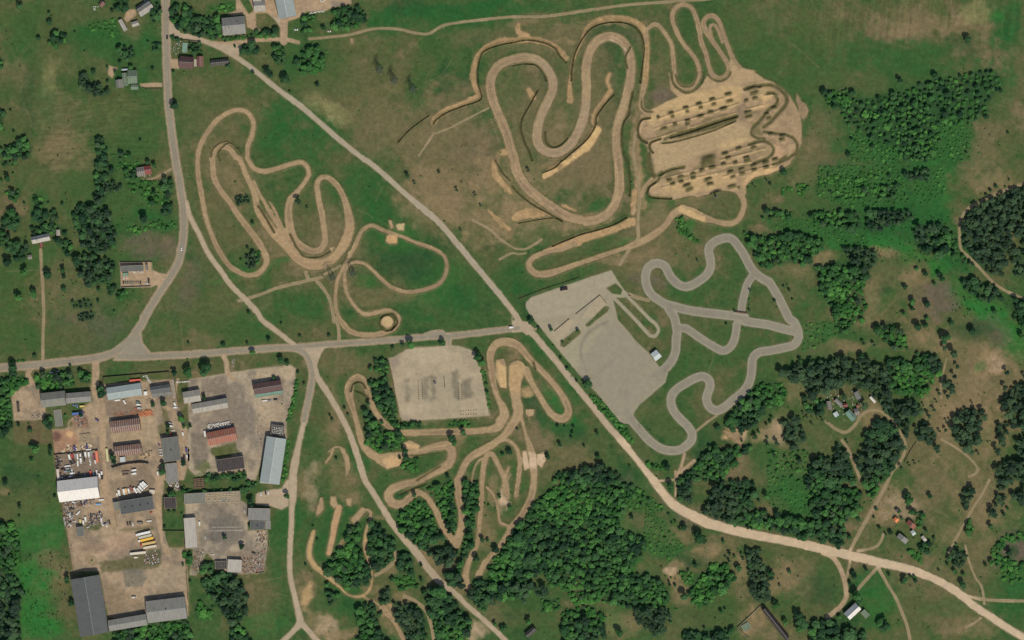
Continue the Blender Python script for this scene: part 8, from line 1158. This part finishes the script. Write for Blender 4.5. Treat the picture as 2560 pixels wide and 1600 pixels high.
for t, x, y, h in (('11', 1150, 1000, 14), ('11', 340, 1350, 9), ('11', 1290, 1100, 6), ('01', 1570, 1430, 8), ('01', 2040, 1440, 8), ('11', 1890, 1005, 8), ('02', 860, 120, 9), ('12', 245, 85, 7), ('21', 2045, 535, 9), ('21', 1995, 435, 9), ('21', 170, 905, 7), ('21', 200, 990, 5), ('21', 700, 1000, 5), ('21', 270, 1150, 7), ('13', 275, 130, 10), ('02', 665, 440, 7), ('32', 750, 1165, 8), ('32', 2130, 880, 9), ('33', 1140, 690, 6), ('22', 2115, 800, 6), ('22', 1210, 1010, 5), ('33', 2265, 1210, 7), ('30', 1215, 850, 7), ('33', 1600, 640, 6)):
    ox, oy, k = org(t); X_, Y_ = ox+x/k, oy+y/k; w_, d = where(X_, Y_); pole(X_, Y_, h, 'thin wooden power pole '+w_, 30)
# ------------------------------------------------------------------ plant the trees: the largest as individuals, the rest as masses
sel = {'broadleaf_tree': [], 'pine_tree': [], 'shrub': []}; mass = {'B': [], 'D': [], 'P': [], 'S': []}
for t in TREES:
    x, y, r, sp, ph, single = t
    if blocked(x, y, r, single, ph) or on_building(x, y, r): continue
    sel[KIND[sp]].append(t)
SIZE = lambda r: 'tiny' if r < 3 else 'small' if r < 6 else 'middling' if r < 9.5 else 'large' if r < 14 else 'very large'
LOOK = {'B': 'fresh green leafy tree', 'D': 'dark green leafy tree', 'P': 'dull green pine', 'S': 'bright green bush'}
GRP = {'broadleaf_tree': 'leafy trees', 'pine_tree': 'pines', 'shrub': 'bushes'}
def hashv(x, y): return int(x*13+y*7)
indiv = []
for kn, lst in sel.items():
    vis = [t for t in lst if 0 < t[0] < 2560 and 0 < t[1] < 1600]
    vis.sort(key=lambda t: -(t[2]*(1.25 if (t[5] and t[4] is None) else 1.0)))
    pick = vis[:295]; ids = set(id(t) for t in pick); indiv += [(kn, t) for t in pick]
    for t in lst:
        if id(t) not in ids: mass[t[3]].append(t)
seen = {}
lab = []
for kn, t in indiv:
    x, y, r, sp, ph, single = t
    if single:
        w_, d = where(x, y); base = SIZE(r)+' '+LOOK[sp]; key = (base, w_)
    else: base, w_, d = SIZE(r)+' '+LOOK[sp], ph, 0; key = (base, w_, 'wood')
    seen.setdefault(key, []).append((d, x, len(lab))); lab.append(None)
for key, lst in seen.items():
    lst.sort()
    for n, (d, x, i) in enumerate(lst):
        if len(key) == 3: lab[i] = (key[0]+' '+key[1], GRP[indiv[i][0]]+' '+key[1])
        else:
            s = key[0]+' standing alone '+key[1]
            if len(lst) > 1: s = key[0]+' '+key[1]+', '+('the nearest' if n == 0 else (ORD[n].strip()+' nearest' if n < len(ORD) else 'one of the farther'))
            if len(s.split()) > 16: s = s.replace('dark green leafy', 'dark leafy').replace('fresh green leafy', 'light leafy').replace('bright green', 'bright').replace('very ', '').replace(' one of the farther', ' farther off')
            if len(s.split()) > 16: s = s.replace('gravel road', 'road').replace('the left ', 'left ').replace(', the nearest', '')
            s = ' '.join(s.split()[:16])
            lab[i] = (s, None)
for (kn, t), (lb, gp) in zip(indiv, lab):
    if len(lb.split()) > 16: lb = lb.replace('fresh green leafy', 'light leafy').replace('dark green leafy', 'dark leafy').replace('dull green pine', 'pine').replace('very ', '')
    x, y, r, sp, ph, single = t
    wx, wy = W2((x, y)); R = r*S; h = hashv(x, y)
    o = empty(kn, wx, wy, hz(x, y)-0.1, (h % 63)*0.1)
    hs = 0.85+0.3*((h >> 3) % 10)/10
    if not single: hs *= 0.78
    o.scale = (R, R, R*hs*(1.0 if R < 6 else 0.85))
    tag(o, lb, {'broadleaf_tree': 'tree', 'pine_tree': 'pine tree', 'shrub': 'bush'}[kn], gp or GRP[kn]+' standing alone')
    link('crown', CRM[sp][h % NVAR], o)
    if kn != 'shrub': link('trunk', TRM[sp], o)
for sp, lst in mass.items():
    if not lst: continue
    VV = []; FF = []; TT = []; b = 0
    for x, y, r, _, ph, single in lst:
        h = hashv(x, y); v, f = CR[sp][h % NVAR]; a = (h % 63)*0.1; R = r*S; wx, wy = W2((x, y)); hs = (0.85+0.3*((h >> 3) % 10)/10)*(1 if single else .78)
        if R < 1.4: v = v[:440]; f = f[:110]
        c, s_ = cos(a)*R, sin(a)*R
        VV.append(np.stack([v[:, 0]*c-v[:, 1]*s_+wx, v[:, 0]*s_+v[:, 1]*c+wy, v[:, 2]*R*hs+hz(x, y)-0.1], 1)); FF.append(f+b); TT.append(np.full(len(v), random.Random(h).random())); b += len(v)
    nm = {'B': 'woodland', 'D': 'dark_woodland', 'P': 'pine_woodland', 'S': 'scrub'}[sp]
    me = mesh_np(nm, np.concatenate(VV), np.concatenate(FF), (LMS[sp],))
    a = me.attributes.new('tint', 'FLOAT', 'POINT'); a.data.foreach_set('value', np.concatenate(TT).astype(np.float32))
    tag(link(nm, me), {'B': 'mass of fresh green leafy trees filling the woods', 'D': 'mass of dark green leafy trees filling the woods', 'P': 'mass of dull green pines filling the woods', 'S': 'low bushes scattered over the scrubby ground'}[sp], 'trees' if sp != 'S' else 'bushes', None, 'stuff')
print('trees', {k: len(v) for k, v in sel.items()}, {k: len(v) for k, v in mass.items()})
